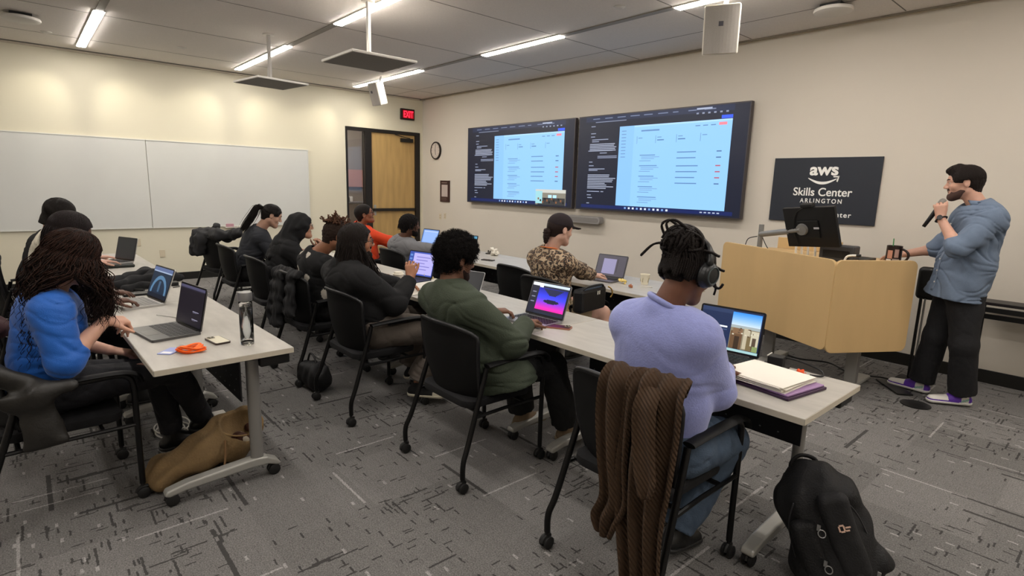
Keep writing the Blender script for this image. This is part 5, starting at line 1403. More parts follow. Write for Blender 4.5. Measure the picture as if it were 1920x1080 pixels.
# --- left row --------------------------------------------------------------------
def blue():
    P = Person('person with long curly brown hair in a bright blue top at the left edge', (6.47, -6.18), (6.47, -6.19, .57), (6.49, -6.12, 1.03), (6.53, -6.015, 1.185),
               face=dirv(-14, -22), up=(0, .25, 1), skin_c='#c89a84', girth=1.06, shw=.165, h=.0055)
    P.sh[1] = P.sh[1]+np.array((.01, .01, .03)); P.arm(1, (6.61, -5.93, .895), (.4, -1, 0), F=(-.35, .90, -.22), N=(-.3, 0, -1), side=-1, per=[(.9, 1.2, .8), (1.1, 1.3, .8), (1.2, 1.3, .8), (1.2, 1.3, .8)], thumb=(.6, .4), l1=.235, l2=.25)
    P.arm(0, (6.28, -5.90, .66), (-.8, -.5, -.3), F=(.3, .8, -.2), N=(0, 0, -1), side=1)
    P.leg(1, (6.52, -5.66, .57), (6.36, -5.50, .20), (.2, .95, -.15)).leg(0, (6.36, -5.70, .53), (6.36, -5.66, .14), (0, 1, 0))
    P.body()
    bl = fab('bright_blue', '#0657b0', .6, (200, .15), sheen=.2)
    P.cloth('blue_top', bl, off=.020, sleeve=.66, wr=.020, hem=(6.47, -6.18, .55), amp=.0032, wl=.12, collar=.004, neckr=.068, h=.0065, ph=.2, bust=.012, cuff=.01, armoff=.006)
    P.trousers(fab('navy_black', '#0e0e14', .8), off=.012, wide=.0, end=.93, g=.95)
    P.shoes(mat('boot_black', '#101010', .35), mat('sole_dark', '#222222', .6), high=.05)
    # pale sock above the floor boot
    a = P.legs[0][2]; MB().tube([Vector(a+np.array((0, 0, .055))-P.o), Vector(a+np.array((0, -.005, .10))-P.o)], [.043, .046], 16).build('sock', mat('sock_pale', '#b9aaa0', .9), P.root, smooth=True)
    hc = '#1e130f'
    P.cap_hair('#1c1310', t=.016, nape=-.07, curl=.002, wl=.03)
    flow_hair(P, 2000, hc, .0024, drop=.42, out=.055, back=.05, curl=.008, freq=5, seed=21, face_gap=64, avoid=(25, 138, 80), fshort=.62, jitter=.020, K=40, t0=.014, rough=.7, dropvar=.3)
    flow_hair(P, 420, '#2e1b13', .0022, drop=.34, out=.065, back=.02, curl=.010, freq=4.5, seed=22, face_gap=60, avoid=(25, 138, 80), fshort=.62, jitter=.022, K=40, t0=.018, rough=.7, dropvar=.3, name='brown_curls')
blue()
def second():
    P = Person('person hidden behind the curly-haired one, brown hand on the light grey laptop', (5.32, -6.15), (5.32, -6.15, .56), (5.33, -6.03, 1.02), (5.36, -5.955, 1.205),
               face=dirv(0, -20), up=(0, .2, 1), skin_c='#5f4133', shw=.17, h=.007)
    P.arm(1, (5.60, -5.815, .80), (.8, -.7, -.2), F=(-.1, 1, -.10), N=(0, 0, -1), side=-1, curl=(.35, .5, .4), spread=.12); P.arm(0, (5.25, -5.80, .79), (-.8, -.5, -.3), F=(.1, 1, 0), N=(0, 0, -1), side=1)
    P.leg(1, (5.44, -5.70, .55), (5.44, -5.7, .12)).leg(0, (5.20, -5.7, .55), (5.2, -5.7, .12)); P.body()
    P.cloth('dark_top', fab('maroon_dark', '#2a2023', .9), off=.024, sleeve=.93, wr=.018, collar=.01, hem=(5.32, -6.15, .52))
    P.trousers(BLK, off=.02); P.shoes(mat('shoe_black', '#151515', .5), mat('sole_dark', '#222222', .6))
    P.cap_hair('#1c1414', t=.018, nape=-.12, rough=.6, sides=False); flow_hair(P, 900, '#1c1414', .002, drop=.14, out=.02, back=.02, seed=31, face_gap=60, t0=.019)
second()
def third():
    P = Person('person in a black jacket with cream panel, farthest in the left row', (3.60, -6.12), (3.60, -6.15, .56), (3.60, -6.0, 1.05), (3.60, -5.93, 1.225),
               face=dirv(10, -28), up=(0, .4, 1), skin_c='#c99d8a', shw=.185, h=.0075, girth=1.1)
    P.arm(1, (3.62, -5.70, .80), (.8, -.4, -.4), F=(-.25, 1, -.03), N=(0, 0, -1), side=-1, curl=(.2, .3, .2), spread=.14); P.arm(0, (3.25, -5.68, .80), (-.8, -.4, -.4), F=(-.0, 1, -.03), N=(0, 0, -1), side=1, curl=(.2, .3, .2))
    P.leg(1, (3.72, -5.68, .55), (3.72, -5.7, .12)).leg(0, (3.48, -5.68, .55), (3.48, -5.7, .12)); P.body(); P.brows('#17110e')
    cr = fab('cream_panel', '#c9c3b2', .8); bd = np.array((3.6, -6.1, .8))
    P.cloth('two_tone_jacket', [BLK, cr], off=.034, sleeve=.80, wr=.024, collar=.02, hem=(3.6, -6.15, .50), armoff=.008, belly=0, h=.0075,
            matfn=lambda C: ((np.min([np.hypot(C[:, 1]-a_, C[:, 2]-b_) for a_, b_ in [(q.x, q.y) for q in smoothpath([(-5.98, 1.13, 0), (-6.05, 1.08, 0), (-6.10, 1.02, 0), (-6.135, .94, 0), (-6.15, .87, 0), (-6.145, .80, 0)], 8)]], axis=0) < .024) & (C[:, 0] > 3.62)).astype(int))
    P.trousers(BLK, off=.02); P.shoes(mat('shoe_black', '#151515', .5), mat('sole_dark', '#222222', .6)); P.cap_hair('#15110f', t=.018, curl=.0015, wl=.03, nape=-.10, rough=.6, sides=False); comb(P, '#1b1613', n=1500, t0=.019, drop=.05, rad=.0013)
third()

# --- presenter --------------------------------------------------------------------
def presenter():
    P = Person('person standing behind the podium in a blue-grey button shirt, speaking into a microphone', (8.93, -.86), (8.935, -.865, .97), (8.975, -.875, 1.515), (8.852, -.905, 1.682),
               face=(-.96, -.27, -.10), up=(-.12, 0, 1), body_dir=(-.86, -.50, 0), skin_c='#c69a86', girth=1.14, shw=.19, h=.0055, hs=1.04)
    P.sh[0] = np.array((9.075, -1.02, 1.435)); P.sh[1] = np.array((8.885, -.70, 1.435))
    P.arm(0, (8.783, -1.085, 1.428), (.25, -.55, -1), shoulder=P.sh[0], F=(-.15, -.02, .98), N=(-.35, .9, .05), side=-1, curl=(1.05, 1.25, .7), thumb=(.35, .4), l1=.30, l2=.265)
    P.arm(1, (8.475, -.70, 1.10), (.4, .2, -1), shoulder=P.sh[1], F=(-1, .22, -.18), N=(0, 0, -1), side=-1, curl=(.3, .35, .3), l1=.30, l2=.27)
    P.hip = np.array((8.935, -.865, .93))
    hb = P.br
    P.legs[0] = (P.hip-hb*.078, np.array((9.03, -.98, .50)), np.array((9.055, -.865, .088)), nrm((-.80, -.58, 0)))
    P.legs[1] = (P.hip+hb*.078, np.array((8.83, -.83, .50)), np.array((8.77, -.775, .088)), nrm((-.97, .10, 0)))
    P.body(); P.brows('#1c1411'); P.beard('#54403a')
    P.hip = np.array((8.935, -.865, .97))
    ch = fab('chambray', '#66758a', .85, (200, .2), noise=(40, .05))
    P.cloth('shirt', ch, off=.034, sleeve=.66, wr=.024, hem=(8.94, -.87, .835), amp=.0058, wl=.17, collar=.02, neckr=.068, h=.0065, ph=2.2, armoff=.006, cuff=.012, belly=.045,
            drape=[(np.array((8.95, -.875, 1.10)), np.array((8.895, -.88, .82)), .150, .176)])
    # collar points and buttons
    sh = P.root.children[-1]
    o = P.o; nd = nrm(P.H((0, -.03, -.06))-P.neck); e2 = P.bf; e1 = P.br
    cl = MB()
    V = []; F = []; n = 24
    for i in range(n+1):
        a = math.radians(25)+math.radians(310)*i/n; dr = -e2*math.cos(a+PI)*1.0+e1*math.sin(a)
        d = e2*math.cos(a)+e1*math.sin(a); drop = .0 if 50 < math.degrees(a) < 310 else .03
        for (rr, z) in ((.068, .052), (.086, .006-drop*.6), (.090, .003-drop*.6), (.071, .058)): V.append(Vector(P.neck+d*rr+nd*z-o))
    for i in range(n):
        for k in range(4): F.append((4*i+k, 4*i+(k+1) % 4, 4*i+4+(k+1) % 4, 4*i+4+k))
    F += [(0, 1, 2, 3), (4*n+3, 4*n+2, 4*n+1, 4*n)]
    cl.add(V, F).build('shirt_collar', ch, sh, smooth=True)
    # button placket down the front
    from mathutils.bvhtree import BVHTree
    me = sh.data; bv = BVHTree.FromPolygons([v.co for v in me.vertices], [p.vertices for p in me.polygons])
    ff = nrm(P.bd*.97-P.br*.10); pts = []
    for i in range(26):
        z = 1.43-.55*i/25; c0 = np.array((8.95, -.885, z))-o; h_ = bv.ray_cast(Vector(c0+ff*.6), Vector(-ff))
        if h_[0] is not None: pts.append(h_[0]+Vector(ff)*.001)
    if len(pts) > 4:
        MB().tube(pts, .016, 8, flat=.12, up=tuple(ff)).build('placket', mat('fabric_chambray_light', '#727f93', .85), sh, smooth=True)
        for i in range(2, len(pts), 4): MB().tube([pts[i]+Vector(ff)*.0015, pts[i]+Vector(ff)*.0055], .0065, 12).build('button', mat('button_white', '#d8d6d0', .4), sh)
    # watch
    w_ = P.arms[0][2]; e = P.arms[0][1]; d = nrm(w_-e); q = w_-d*.012; s1 = nrm(np.cross(d, (0, 0, 1))); s2 = np.cross(d, s1)
    t = empty('wristwatch', tuple(q), 'black wristwatch on the raised wrist of the presenter', 'watch')
    rg = [Vector((s1*math.cos(a)+s2*math.sin(a))*.0335) for a in [2*PI*i/24 for i in range(25)]]
    MB().tube(rg, .0085, 8, caps=False, flat=.45).build('strap', BLACK, t, smooth=True)
    fd = nrm(np.array((.1, -1, .1))-d*(d@np.array((.1, -1, .1)))); c = Vector(fd*.036)
    MB().cyl(c, c+Vector(fd*.009), .018, 20).build('dial', mat('watch_dial', '#2c2a2c', .2, .5), t)
    # trousers and trainers
    P.hip = np.array((8.935, -.865, .93))
    P.trousers(fab('black_denim', '#17171a', .85, (180, .3)), off=.028, wide=.018, end=.95, g=.96, amp=.002, name='trousers', top=-.03)
    WT, PU, GN, GR = mat('trainer_white', '#d9d6d0', .45), mat('trainer_purple', '#5a2fa0', .45), mat('trainer_mint', '#8fb7a8', .5), mat('trainer_toe', '#d6d0d4', .5)
    def pal(a, b, c):
        m = np.zeros(len(a), int); m[(a > .02) & (a < .105) & (c > -.050)] = 1; m[(c < -.046) & (a > .03)] = 1; m[(c < -.046-.12*(a+.04)) & (a < .03) & (a > -.03)] = 0; m[a < -.036] = 1
        m[(a < .02) & (a > -.034) & (np.abs(c+.038+.35*a) < .009)] = 2; return m
    P.shoes(None, WT, cols=([WT, PU, GN], pal), L_=.295)
    hc = '#1d1512'
    def quiff(f):
        H = P.H; f.cone(H((-.03, .062, .104)), H((.03, .062, .104)), .024, .024, .03).cone(H((0, .03, .118)), H((0, .085, .098)), .028, .020, .02)
    P.cap_hair(hc, t=.011, nape=-.045, extra=quiff, curl=.0016, wl=.016, rough=.6, hairline=.062, fuzz=0); comb(P, hc, n=1300, rad=.0013, t0=.0125, drop=.0, seed=44)
    # microphone
    tip = np.array((8.800, -1.115, 1.558)); end = np.array((8.705, -1.118, 1.362)); d = nrm(tip-end)
    tip = w_+np.array((-.036, .055, .072))+d*.075; end = tip-d*.235
    t = empty('microphone', tuple(end), 'handheld microphone with a grey mesh head held by the presenter', 'microphone')
    v = Vector(tip-end)
    MB().tube([Vector((0, 0, 0)), v*.3, v*.75, v*.80], [.013, .0145, .018, .021], 18).build('handle', mat('mic_black', '#1a1a1b', .45), t, smooth=True)
    MB().tube([v*.80, v*.84, v*.92, v*.98, v], [.022, .0255, .025, .017, .006], 18).build('mesh_head', mat('mic_grey', '#8f8a84', .5, .5, bump=(400, .5)), t, smooth=True)
presenter()
# ------------------------------------------------------------------ things on and under the tables
TZ = .7375
def screen_rects(w_, h_, style):
    R = []
    def r(u0, v0, u1, v1, c, es=1.): R.append((-w_/2+u0*w_, h_*(1-v1), -w_/2+u1*w_, h_*(1-v0), c, es))
    rr = random.Random(3)
    if style == 'dark':
        r(0, 0, 1, 1, '#1c1822', .8); r(0, 0, 1, .07, '#4a4862', .9); r(0, .07, 1, .1, '#2a2736', .8)
        for y in (.62, .82): r(.62, y, .86, y+.02, '#8f8ca0', .9); r(.62, y+.03, .78, y+.045, '#5f5c70', .9)
    elif style == 'arch':
        r(0, 0, 1, 1, '#16283e', .9); r(0, 0, 1, .12, '#5a6a92', .9); r(.0, .12, 1, .16, '#9fb0cc', .9)
        for i in range(11):
            a0, a1 = PI*i/11, PI*(i+1)/11
            P = lambda a, q: (-w_/2+w_*(.5+q*math.cos(a)), h_*(.12+q*1.45*math.sin(a)))
            R.append((P(a0, .34), P(a1, .34), P(a1, .43), P(a0, .43), '#4d7394', 1.))
        r(.45, .45, .55, .8, '#3c5a78', .9); r(0, .86, 1, 1, '#0e1a2c', .8)
    elif style == 'sunset':
        r(0, 0, 1, 1, '#20283c', .9); r(0, 0, 1, .08, '#c6d4ea', 1.1); r(0, 0, .3, .16, '#e8eef8', 1.2); r(0, .10, .2, 1, '#1a1c30', .9)
        n = 26
        for i in range(n):
            t = i/(n-1); v0, v1 = .14+.72*i/n, .14+.72*(i+1)/n
            c0, c1 = ((.06, .10, .55), (.22, .25, .95)) if t < .45 else ((.22, .25, .95), (.98, .12, .62)); q = t/.45 if t < .45 else (t-.45)/.55
            c = tuple(int(255*(c0[j]*(1-q)+c1[j]*q)) for j in range(3)); r(.2, v0, .98, v1+.002, '#%02x%02x%02x' % c, 1.15)
        for q in range(6): a = .13-.018*q; r(.58-a*1.9, .16+q*.035, .62+a*1.9, .196+q*.035, '#1a2048', .9)
        for q, a in enumerate((.12, .19, .21, .21, .17, .10)): r(.60-a, .50+q*.022, .60+a, .5225+q*.022, '#141a38', .9)
        r(.2, .88, .98, .93, '#2c1a36', .9)
        for i in range(3): r(.04, .3+i*.16, .14, .33+i*.16, '#8f93ac', .9)
    elif style == 'coast':
        r(0, 0, 1, 1, '#1c2c50', .9); r(0, 0, .52, .1, '#2c3c60', .9); r(.1, .42, .46, .46, '#e8eef6', 1.); r(.2, .5, .46, .52, '#4a5f86', .9); r(.2, .56, .4, .57, '#4a5f86', .9)
        for i in range(8):
            q = i/7; c = (int(60+130*q), int(140+70*q), int(225+15*q)); r(.52, .04+i*.04, .985, .08+i*.041, '#%02x%02x%02x' % c, 1.1)
        r(.52, .35, .985, .93, '#8a8068', .9); r(.52, .35, .985, .42, '#a9b4b4', .9)
        for (u0, v0, u1, v1, c) in ((.53, .5, .72, .93, '#6b4f36'), (.56, .42, .72, .56, '#85664a'), (.74, .40, .84, .90, '#c2b79c'), (.80, .58, .9, .93, '#7a6a48'), (.86, .44, .98, .80, '#cfc6ac'), (.60, .62, .68, .93, '#3c2c1e'), (.885, .60, .945, .90, '#59493a'), (.9, .8, .985, .93, '#8a9a62')): r(u0, v0, u1, v1, c, .9)
        for i in range(14): u = .55+rr.uniform(0, .4); v = .40+rr.uniform(0, .2); r(u, v, u+.03, v+.03, '#d8d0b8' if i % 2 else '#5f4c38', .9)
        r(0, .94, 1, 1, '#9fc6c8', 1.)
    elif style == 'lilac':
        r(0, 0, 1, 1, '#3a4fa8', 1.); r(.18, .06, .98, .94, '#a9a4dc', 1.1); r(0, .0, .17, 1, '#2f4a9c', 1.)
        for i in range(5): r(.03, .12+i*.16, .13, .2+i*.16, '#5f86c8', 1.); r(.3, .2+i*.13, .85-.1*(i % 3), .23+i*.13, '#6f6ab8', 1.)
    elif style == 'paleblue':
        r(0, 0, 1, 1, '#5f86c8', 1.); r(.06, .08, .97, .92, '#84a4de', 1.1); r(.06, .08, .97, .16, '#a8bce8', 1.1)
    elif style == 'code':
        r(0, 0, 1, 1, '#232b33', .8); r(0, .0, 1, .16, '#4f93b4', 1.)
        for i in range(7): r(.1, .25+i*.09, .4+.06*(i % 3), .265+i*.09, '#4a5560', .8)
    elif style == 'greywin':
        r(0, 0, 1, 1, '#4a4550', .9); r(.2, .16, .66, .9, '#8b86a8', 1.); r(.70, .14, .73, .8, '#38343f', .8)
    elif style == 'off': r(0, 0, 1, 1, '#3a3a3c', .4)
    return R
def laptop(label, x, y, rz, style, body='#4a4a4d', w_=.325, d_=.225, tilt=18, z=TZ, keys=True, lid=None, key_c='#1a1a1c', name='laptop'):
    t = empty(name, (x, y, z), label, 'laptop', None, rz)
    bm_ = mat('laptop_'+body[1:], body, .38, .5)
    MB().prism(rrect(w_, d_, .012, 4), .0, .013, lambda u, v, q: Vector((u, v, q))).build('base', bm_, t, auto=True)
    b = t.children[-1]
    k = MB()
    for j in range(5):
        for i in range(13):
            cx = -w_*.42+i*w_*.84/12; cy = d_*.34-j*d_*.105; k.box((cx-w_*.029, cy-d_*.042, .0132), (cx+w_*.029, cy+d_*.042, .0146))
    kk = k.build('keyboard', mat('keys_'+key_c[1:], key_c, .5), b); kk['kind'] = 'stuff'
    MB().box((-w_*.17, -d_*.44, .0131), (w_*.17, -d_*.20, .0136)).build('trackpad', mat('pad_'+body[1:], shade(body, .9), .3, .4), b)
    hl = d_*1.0; M = Matrix.Translation((0, d_/2-.004, .014)) @ Matrix.Rotation(math.radians(-tilt), 4, 'X')
    P = rrect(w_, hl, .012, 4, 0, hl/2)
    l = MB().prism(P, 0, .006, lambda u, v, q: M @ Vector((u, q, v))).build('lid', mat('laptop_lid_'+(lid or body)[1:], lid or body, .35, .5), t, auto=True)
    MB().prism(rrect(w_-.006, hl-.006, .010, 4, 0, hl/2), -.0012, -.0002, lambda u, v, q: M @ Vector((u, q, v))).build('bezel', mat('bezel_black', '#0c0c0e', .3), l, auto=True)
    s_ = rects_mesh('display', [(tuple((a[0], a[1]) for a in q[:4])+q[4:]) if isinstance(q[0], tuple) else q for q in screen_rects(w_-.020, hl-.024, style)], l)
    s_.matrix_local = M @ Matrix.Translation((0, -.0014, .014))
    MB().tube([(-w_*.38, d_/2-.004, .012), (w_*.38, d_/2-.004, .012)], .006, 8).build('hinge', mat('bezel_black', '#0c0c0e', .3), t)
    return t
R_ = math.radians
laptop('dark open laptop with a nearly black screen on the left row, nearest the camera', 6.37, -5.655, R_(9), 'dark', '#5b5a5a', .345, .235, 12, key_c='#2a2a2b')
laptop('light grey open laptop with a dark blue arch picture, second on the left row', 5.47, -5.665, R_(9), 'arch', '#b9b7b2', .34, .23, 20, key_c='#8b8985')
laptop('thin silver open laptop with the blank screen, farthest on the left row', 3.45, -5.58, R_(22), 'off', '#b4b2ae', .31, .22, 14, z=TZ+.026)
laptop('open laptop with the blue and pink sunset screen in front of the green jacket', 7.335, -3.83, R_(4), 'sunset', '#8d8d90', .325, .225, 20)
laptop('open laptop showing a stone coast picture, right of the lavender sweater', 8.46, -3.605, R_(6), 'coast', '#2b2b2e', .335, .235, 12)
laptop('open laptop with a lilac screen between the sweatshirt and the grey t-shirt', 5.60, -3.68, R_(12), 'lilac', '#3c4050', .335, .235, 16)
laptop('open laptop with a pale blue screen, left one of two on the front row', 3.34, -2.12, R_(8), 'paleblue', '#4a4a4d', .33, .22, 18)
laptop('open laptop with dark screen and teal top bar on the front row', 4.28, -2.18, R_(4), 'code', '#3a3a3d', .33, .22, 14)
laptop('open laptop with a grey window on its screen beside the patterned paper cup', 6.53, -2.17, R_(8), 'greywin', '#6a686c', .32, .22, 20)
laptop('small pale open laptop left of the person in the green jacket', 6.50, -3.83, R_(14), 'off', '#c4c4c6', .29, .20, 25)

def things():
    # black case under the farthest laptop
    t = empty('laptop_case', (3.47, -5.57, TZ), 'flat black case lying under the farthest silver laptop', 'case')
    MB().box((-.19, -.13, 0), (.19, .14, .025), bev=.008).build('shell', mat('case_dark', '#20241f', .6), t); MB().box((-.191, -.05, .010), (.191, .05, .014)).build('zip', BLACK, t)
    # glass water bottle
    t = empty('water_bottle', (6.846, -5.372, TZ), 'tall clear glass water bottle with a grey screw cap on the left table', 'bottle')
    GL = mat('bottle_glass', '#ffffff', .01, trans=1., ior=1.45); WA = mat('water', '#f4fbff', .0, trans=1., ior=1.33)
    MB().lathe([(0, 0), (.030, .0), (.0325, .004), (.0325, .215), (.030, .225), (.028, .235), (.0265, .235), (.0295, .214), (.0295, .014), (0, .012)], n=40).build('glass', GL, t, smooth=True)
    MB().lathe([(0, .0135), (.0285, .0145), (.0290, .020), (.0290, .195), (0, .195)], n=32).build('water', WA, t, smooth=True)
    MB().lathe([(0, .228), (.0335, .228), (.0345, .232), (.0345, .266), (.033, .272), (0, .273)], n=40).build('cap', mat('cap_grey', '#8f8f8f', .35, .6), t, auto=True)
    # phone
    def phone(lb, x, y, rz, back, edge):
        t = empty('smartphone', (x, y, TZ), lb, 'phone', None, rz)
        MB().prism(rrect(.076, .150, .012, 5), 0, .009, lambda u, v, q: Vector((u, v, q))).build('case', mat('phone_edge_'+edge[1:], edge, .4), t, auto=True)
        MB().prism(rrect(.068, .142, .009, 5), .0092, .0097, lambda u, v, q: Vector((u, v, q))).build('back_panel', mat('phone_back_'+back[1:], back, .3), t)
        c = MB().prism(rrect(.034, .034, .008, 4, -.014, .050), .0098, .0125, lambda u, v, q: Vector((u, v, q))).build('camera_bump', mat('bump_grey', '#8a8474', .3), t)
        for (a, b) in ((-.022, .058), (-.022, .042), (-.006, .050)): MB().cyl((a, b, .0126), (a, b, .0138), .0058, 14).build('lens', mat('lens_black', '#0a0a0c', .1), c)
    phone('cream-backed smartphone beside the water bottle on the left table', 6.705, -5.478, R_(98), '#d8d2bd', '#3a2f2a')
    phone('dark red smartphone lying by the laptop with the sunset screen', 7.545, -3.80, R_(-62), '#3a1a24', '#a06a58')
    # lanyard and badge
    t = empty('lanyard', (6.83, -5.625, TZ), 'bundled bright orange lanyard on the near end of the left table', 'lanyard')
    r = random.Random(4); OR = mat('lanyard_bright', '#ff6a10', .55)
    for j in range(5):
        rx, ry, a0 = .060-.006*j, .030+.004*(j % 3), r.uniform(0, 6); P = []
        for i in range(25):
            a = 2*PI*i/24; u = rx*math.cos(a)+.006*math.sin(3*a+a0); v = ry*math.sin(a)+.005*math.cos(2*a+a0); c, s_ = math.cos(R_(50+9*j)), math.sin(R_(50+9*j))
            P.append((u*c-v*s_, u*s_+v*c, .008+.005*j+.005*math.sin(2*a+a0)))
        MB().tube(P, .0085, 8, caps=False, flat=.35).build('strap_loop', OR, t, smooth=True)
    t = empty('name_badge', (6.765, -5.70, TZ), 'pale blue name badge lying beside the orange lanyard', 'badge', None, R_(48))
    MB().prism(rrect(.070, .110, .006, 4), 0, .003, lambda u, v, q: Vector((u, v, q))).build('card', mat('badge_blue', '#8f9bd0', .4), t)
    MB().box((-.024, -.045, .0032), (.024, -.018, .0036)).build('label_patch', mat('badge_white', '#e6e6ea', .5), t)
    MB().tube([(0, .05, .004), (.0, .075, .008), (.012, .085, .006)], .003, 6).build('clip', SILVER, t)
    # charging cable along laptop A, small adapter
    t = empty('charging_cable', (6.2, -5.56, TZ), 'thin white cable running to the dark laptop on the left table', 'cable')
    MB().tube([Vector(q) for q in smoothpath([(-.30, -.06, .003), (-.18, .01, .003), (-.06, .055, .003), (.0, .07, .004)])], .0022, 6).build('wire', mat('cable_pale', '#b8b6b0', .5), t)
    t = empty('laptop_charger', (4.86, -5.335, TZ), 'small black charger block near the far edge of the left table', 'charger')
    MB().box((-.04, -.025, 0), (.04, .025, .03), bev=.005).build('block', BLACK, t); MB().tube(smoothpath([(.04, 0, .012), (.09, .02, .006), (.12, -.03, .004)]), .003, 6).build('lead', BLACK, t)
    t = empty('cable_clip', (5.35, -5.34, TZ), 'tiny black clip between the two nearer laptops on the left table', 'clip')
    MB().box((-.025, -.01, 0), (.025, .01, .012), bev=.003).build('clip_body', BLACK, t)
    # black jacket on the left table
    t = empty('folded_jacket', (4.62, -5.50, TZ), 'black jacket heaped across the left table behind the light grey laptop', 'jacket')
    f = Field((4.2, -5.78, .72), (5.1, -5.22, .90), .008)
    for (a, b, ra, rb) in (((4.70, -5.72, .77), (4.45, -5.45, .785), .04, .048), ((4.45, -5.45, .78), (4.50, -5.28, .775), .048, .036), ((4.85, -5.70, .765), (4.60, -5.40, .785), .036, .05), ((4.60, -5.4, .78), (4.68, -5.27, .77), .045, .03), ((4.98, -5.66, .76), (4.9, -5.5, .765), .025, .025)): f.cone(a, b, ra, rb, .03)
    f.warp(folds(.006, .09)); f.plane_cut((4.6, -5.5, TZ+.001), (0, 0, -1)); f.build('cloth', fab('jacket_black', '#161618', .9), t, (4.62, -5.50, TZ))
    MB().tube([(.30, -.17, .012), (.42, -.06, .014)], .010, 8).build('zip_edge', BLACK, t)
    t = empty('phone_case', (5.13, -5.60, TZ), 'flat black case between the black jacket and the light grey laptop', 'case')
    MB().prism(rrect(.10, .20, .015, 4), 0, .014, lambda u, v, q: Vector((u, v, q))).build('shell', BLACK, t, auto=True); MB().box((-.045, -.002, .0142), (.045, .002, .0150)).build('seam', mat('seam_grey', '#3a3a3a', .5), t)
    # cups
    def cup(lb, x, y, h_, r0, r1, c, lid=None, sleeve=None, rz=0):
        t = empty('paper_cup', (x, y, TZ), lb, 'cup', None, rz)
        MB().lathe([(0, 0), (r0, 0), (r1, h_), (r1+.002, h_+.003), (r1-.003, h_+.003), (r0-.003, .004), (0, .004)], n=32).build('cup_body', mat('cup_'+c[1:], c, .6), t, auto=True)
        if lid: MB().lathe([(0, h_+.006), (r1+.004, h_+.002), (r1+.005, h_+.008), (r1-.003, h_+.012), (r1-.006, h_+.024), (0, h_+.023)], n=32).build('lid', mat('cup_lid', lid, .4), t, auto=True)
        if sleeve: 
            for i in range(5):
                a = i*1.2; rr_ = r0+(r1-r0)*.5; d = Vector((math.cos(a), math.sin(a), 0))*(rr_+.0015); MB().tube([d*.95+Vector((0, 0, h_*.25)), d*1.01+Vector((0, 0, h_*.45)), d*1.03+Vector((.004, .004, h_*.72))], .0035, 6).build('leaf_print', mat('cup_print_'+sleeve[1:], sleeve, .6), t)
    cup('lidded white paper cup beside the raised hand on the middle row', 5.86, -3.93, .105, .029, .041, '#d9d5cc', '#e8e2d0', '#7c4a44')
    cup('cream paper cup with leaf print on the front row', 6.90, -2.03, .09, .030, .043, '#e2dcc8', None, '#a39a7c')
    # napkins, snack bits
    def crumple(name, lb, cat, x, y, s_, c, seed, hz=.5, parts=1):
        r = np.random.default_rng(seed); t = empty(name, (x, y, TZ), lb, cat)
        f = Field((x-s_*1.3, y-s_*1.3, TZ-.01), (x+s_*1.3, y+s_*1.3, TZ+s_*1.6), max(.0035, s_/12))
        for i in range(6):
            a = np.array((x, y, TZ+s_*.3))+r.uniform(-1, 1, 3)*s_*.5*np.array((1, 1, hz)); b = np.array((x, y, TZ+s_*.35))+r.uniform(-1, 1, 3)*s_*.75*np.array((1, 1, hz)); f.cone(a, b, s_*.22, s_*.10, s_*.08)
        f.warp(folds(s_*.05, s_*.5, ph=seed)); f.plane_cut((x, y, TZ+.0005), (0, 0, -1)); f.build('crumpled_body', mat('paper_'+c[1:], c, .8), t, (x, y, TZ)); return t
    crumple('crumpled_napkin', 'crumpled white napkin on the front row right of the dark laptop', 'napkin', 4.62, -1.90, .085, '#e4dfd2', 1, 1.)
    crumple('crumpled_wrapper', 'dark crumpled wrapper beside the napkin on the front row', 'wrapper', 4.48, -1.86, .06, '#4a4640', 2, 1.)
    crumple('banana_peel', 'yellow peel on the front row beside the grey window laptop', 'peel', 6.76, -2.16, .06, '#e0c878', 3, .6)
    crumple('snack_ball', 'small brown snack on the front row between the peel and the cup', 'snack', 6.93, -2.28, .035, '#a86a48', 4, .6)
    crumple('yellow_flowers', 'small pale yellow wrapped pastry on the middle row', 'pastry', 5.63, -3.50, .075, '#d8c98a', 5, 1.)
    t = empty('spoon', (7.0, -2.14, TZ), 'small white spoon lying right of the patterned cup', 'spoon', None, R_(40))
    MB().tube([(-.05, 0, .004), (.03, 0, .005)], .003, 6).build('handle', WHITEP, t); MB().lathe([(0, 0), (.010, .002), (.013, .006), (0, .004)], (.04, 0, 0), 14).build('bowl', WHITEP, t)
    for i, (x, y, a, lb) in enumerate(((5.85, -3.72, 12, 'white sheet of paper on the middle row left of the green jacket'), (5.72, -3.60, 30, 'tilted white sheet of paper farther along the middle row'), (6.12, -3.86, -5, 'pale sheet of paper on the middle row at the table edge'))):
        p = MB().box((-.105, -.148, 0), (.105, .148, .0012)).build('paper_sheet', mat('paper_white', '#dcd8cc', .7)); p.location = (x, y, TZ+.0015*i); p.rotation_euler = (0, 0, R_(a)); tag(p, lb, 'paper')
    t = empty('smartphone', (6.02, -3.70, TZ+.0045), 'dark phone lying on the papers left of the green jacket', 'phone', None, R_(-60))
    MB().prism(rrect(.075, .15, .01, 4), 0, .008, lambda u, v, q: Vector((u, v, q))).build('case', BLACK, t, auto=True); MB().prism(rrect(.069, .144, .008, 4), .0082, .0086, lambda u, v, q: Vector((u, v, q))).build('glass', mat('lens_black', '#0a0a0c', .1), t)
    t = empty('smartphone', (4.93, -2.25, TZ), 'dark phone on the front row left of the empty chair', 'phone', None, R_(-70))
    MB().prism(rrect(.075, .15, .01, 4), 0, .009, lambda u, v, q: Vector((u, v, q))).build('case', BLACK, t, auto=True); MB().prism(rrect(.069, .144, .008, 4), .0092, .0096, lambda u, v, q: Vector((u, v, q))).build('glass', mat('lens_black', '#0a0a0c', .1), t)
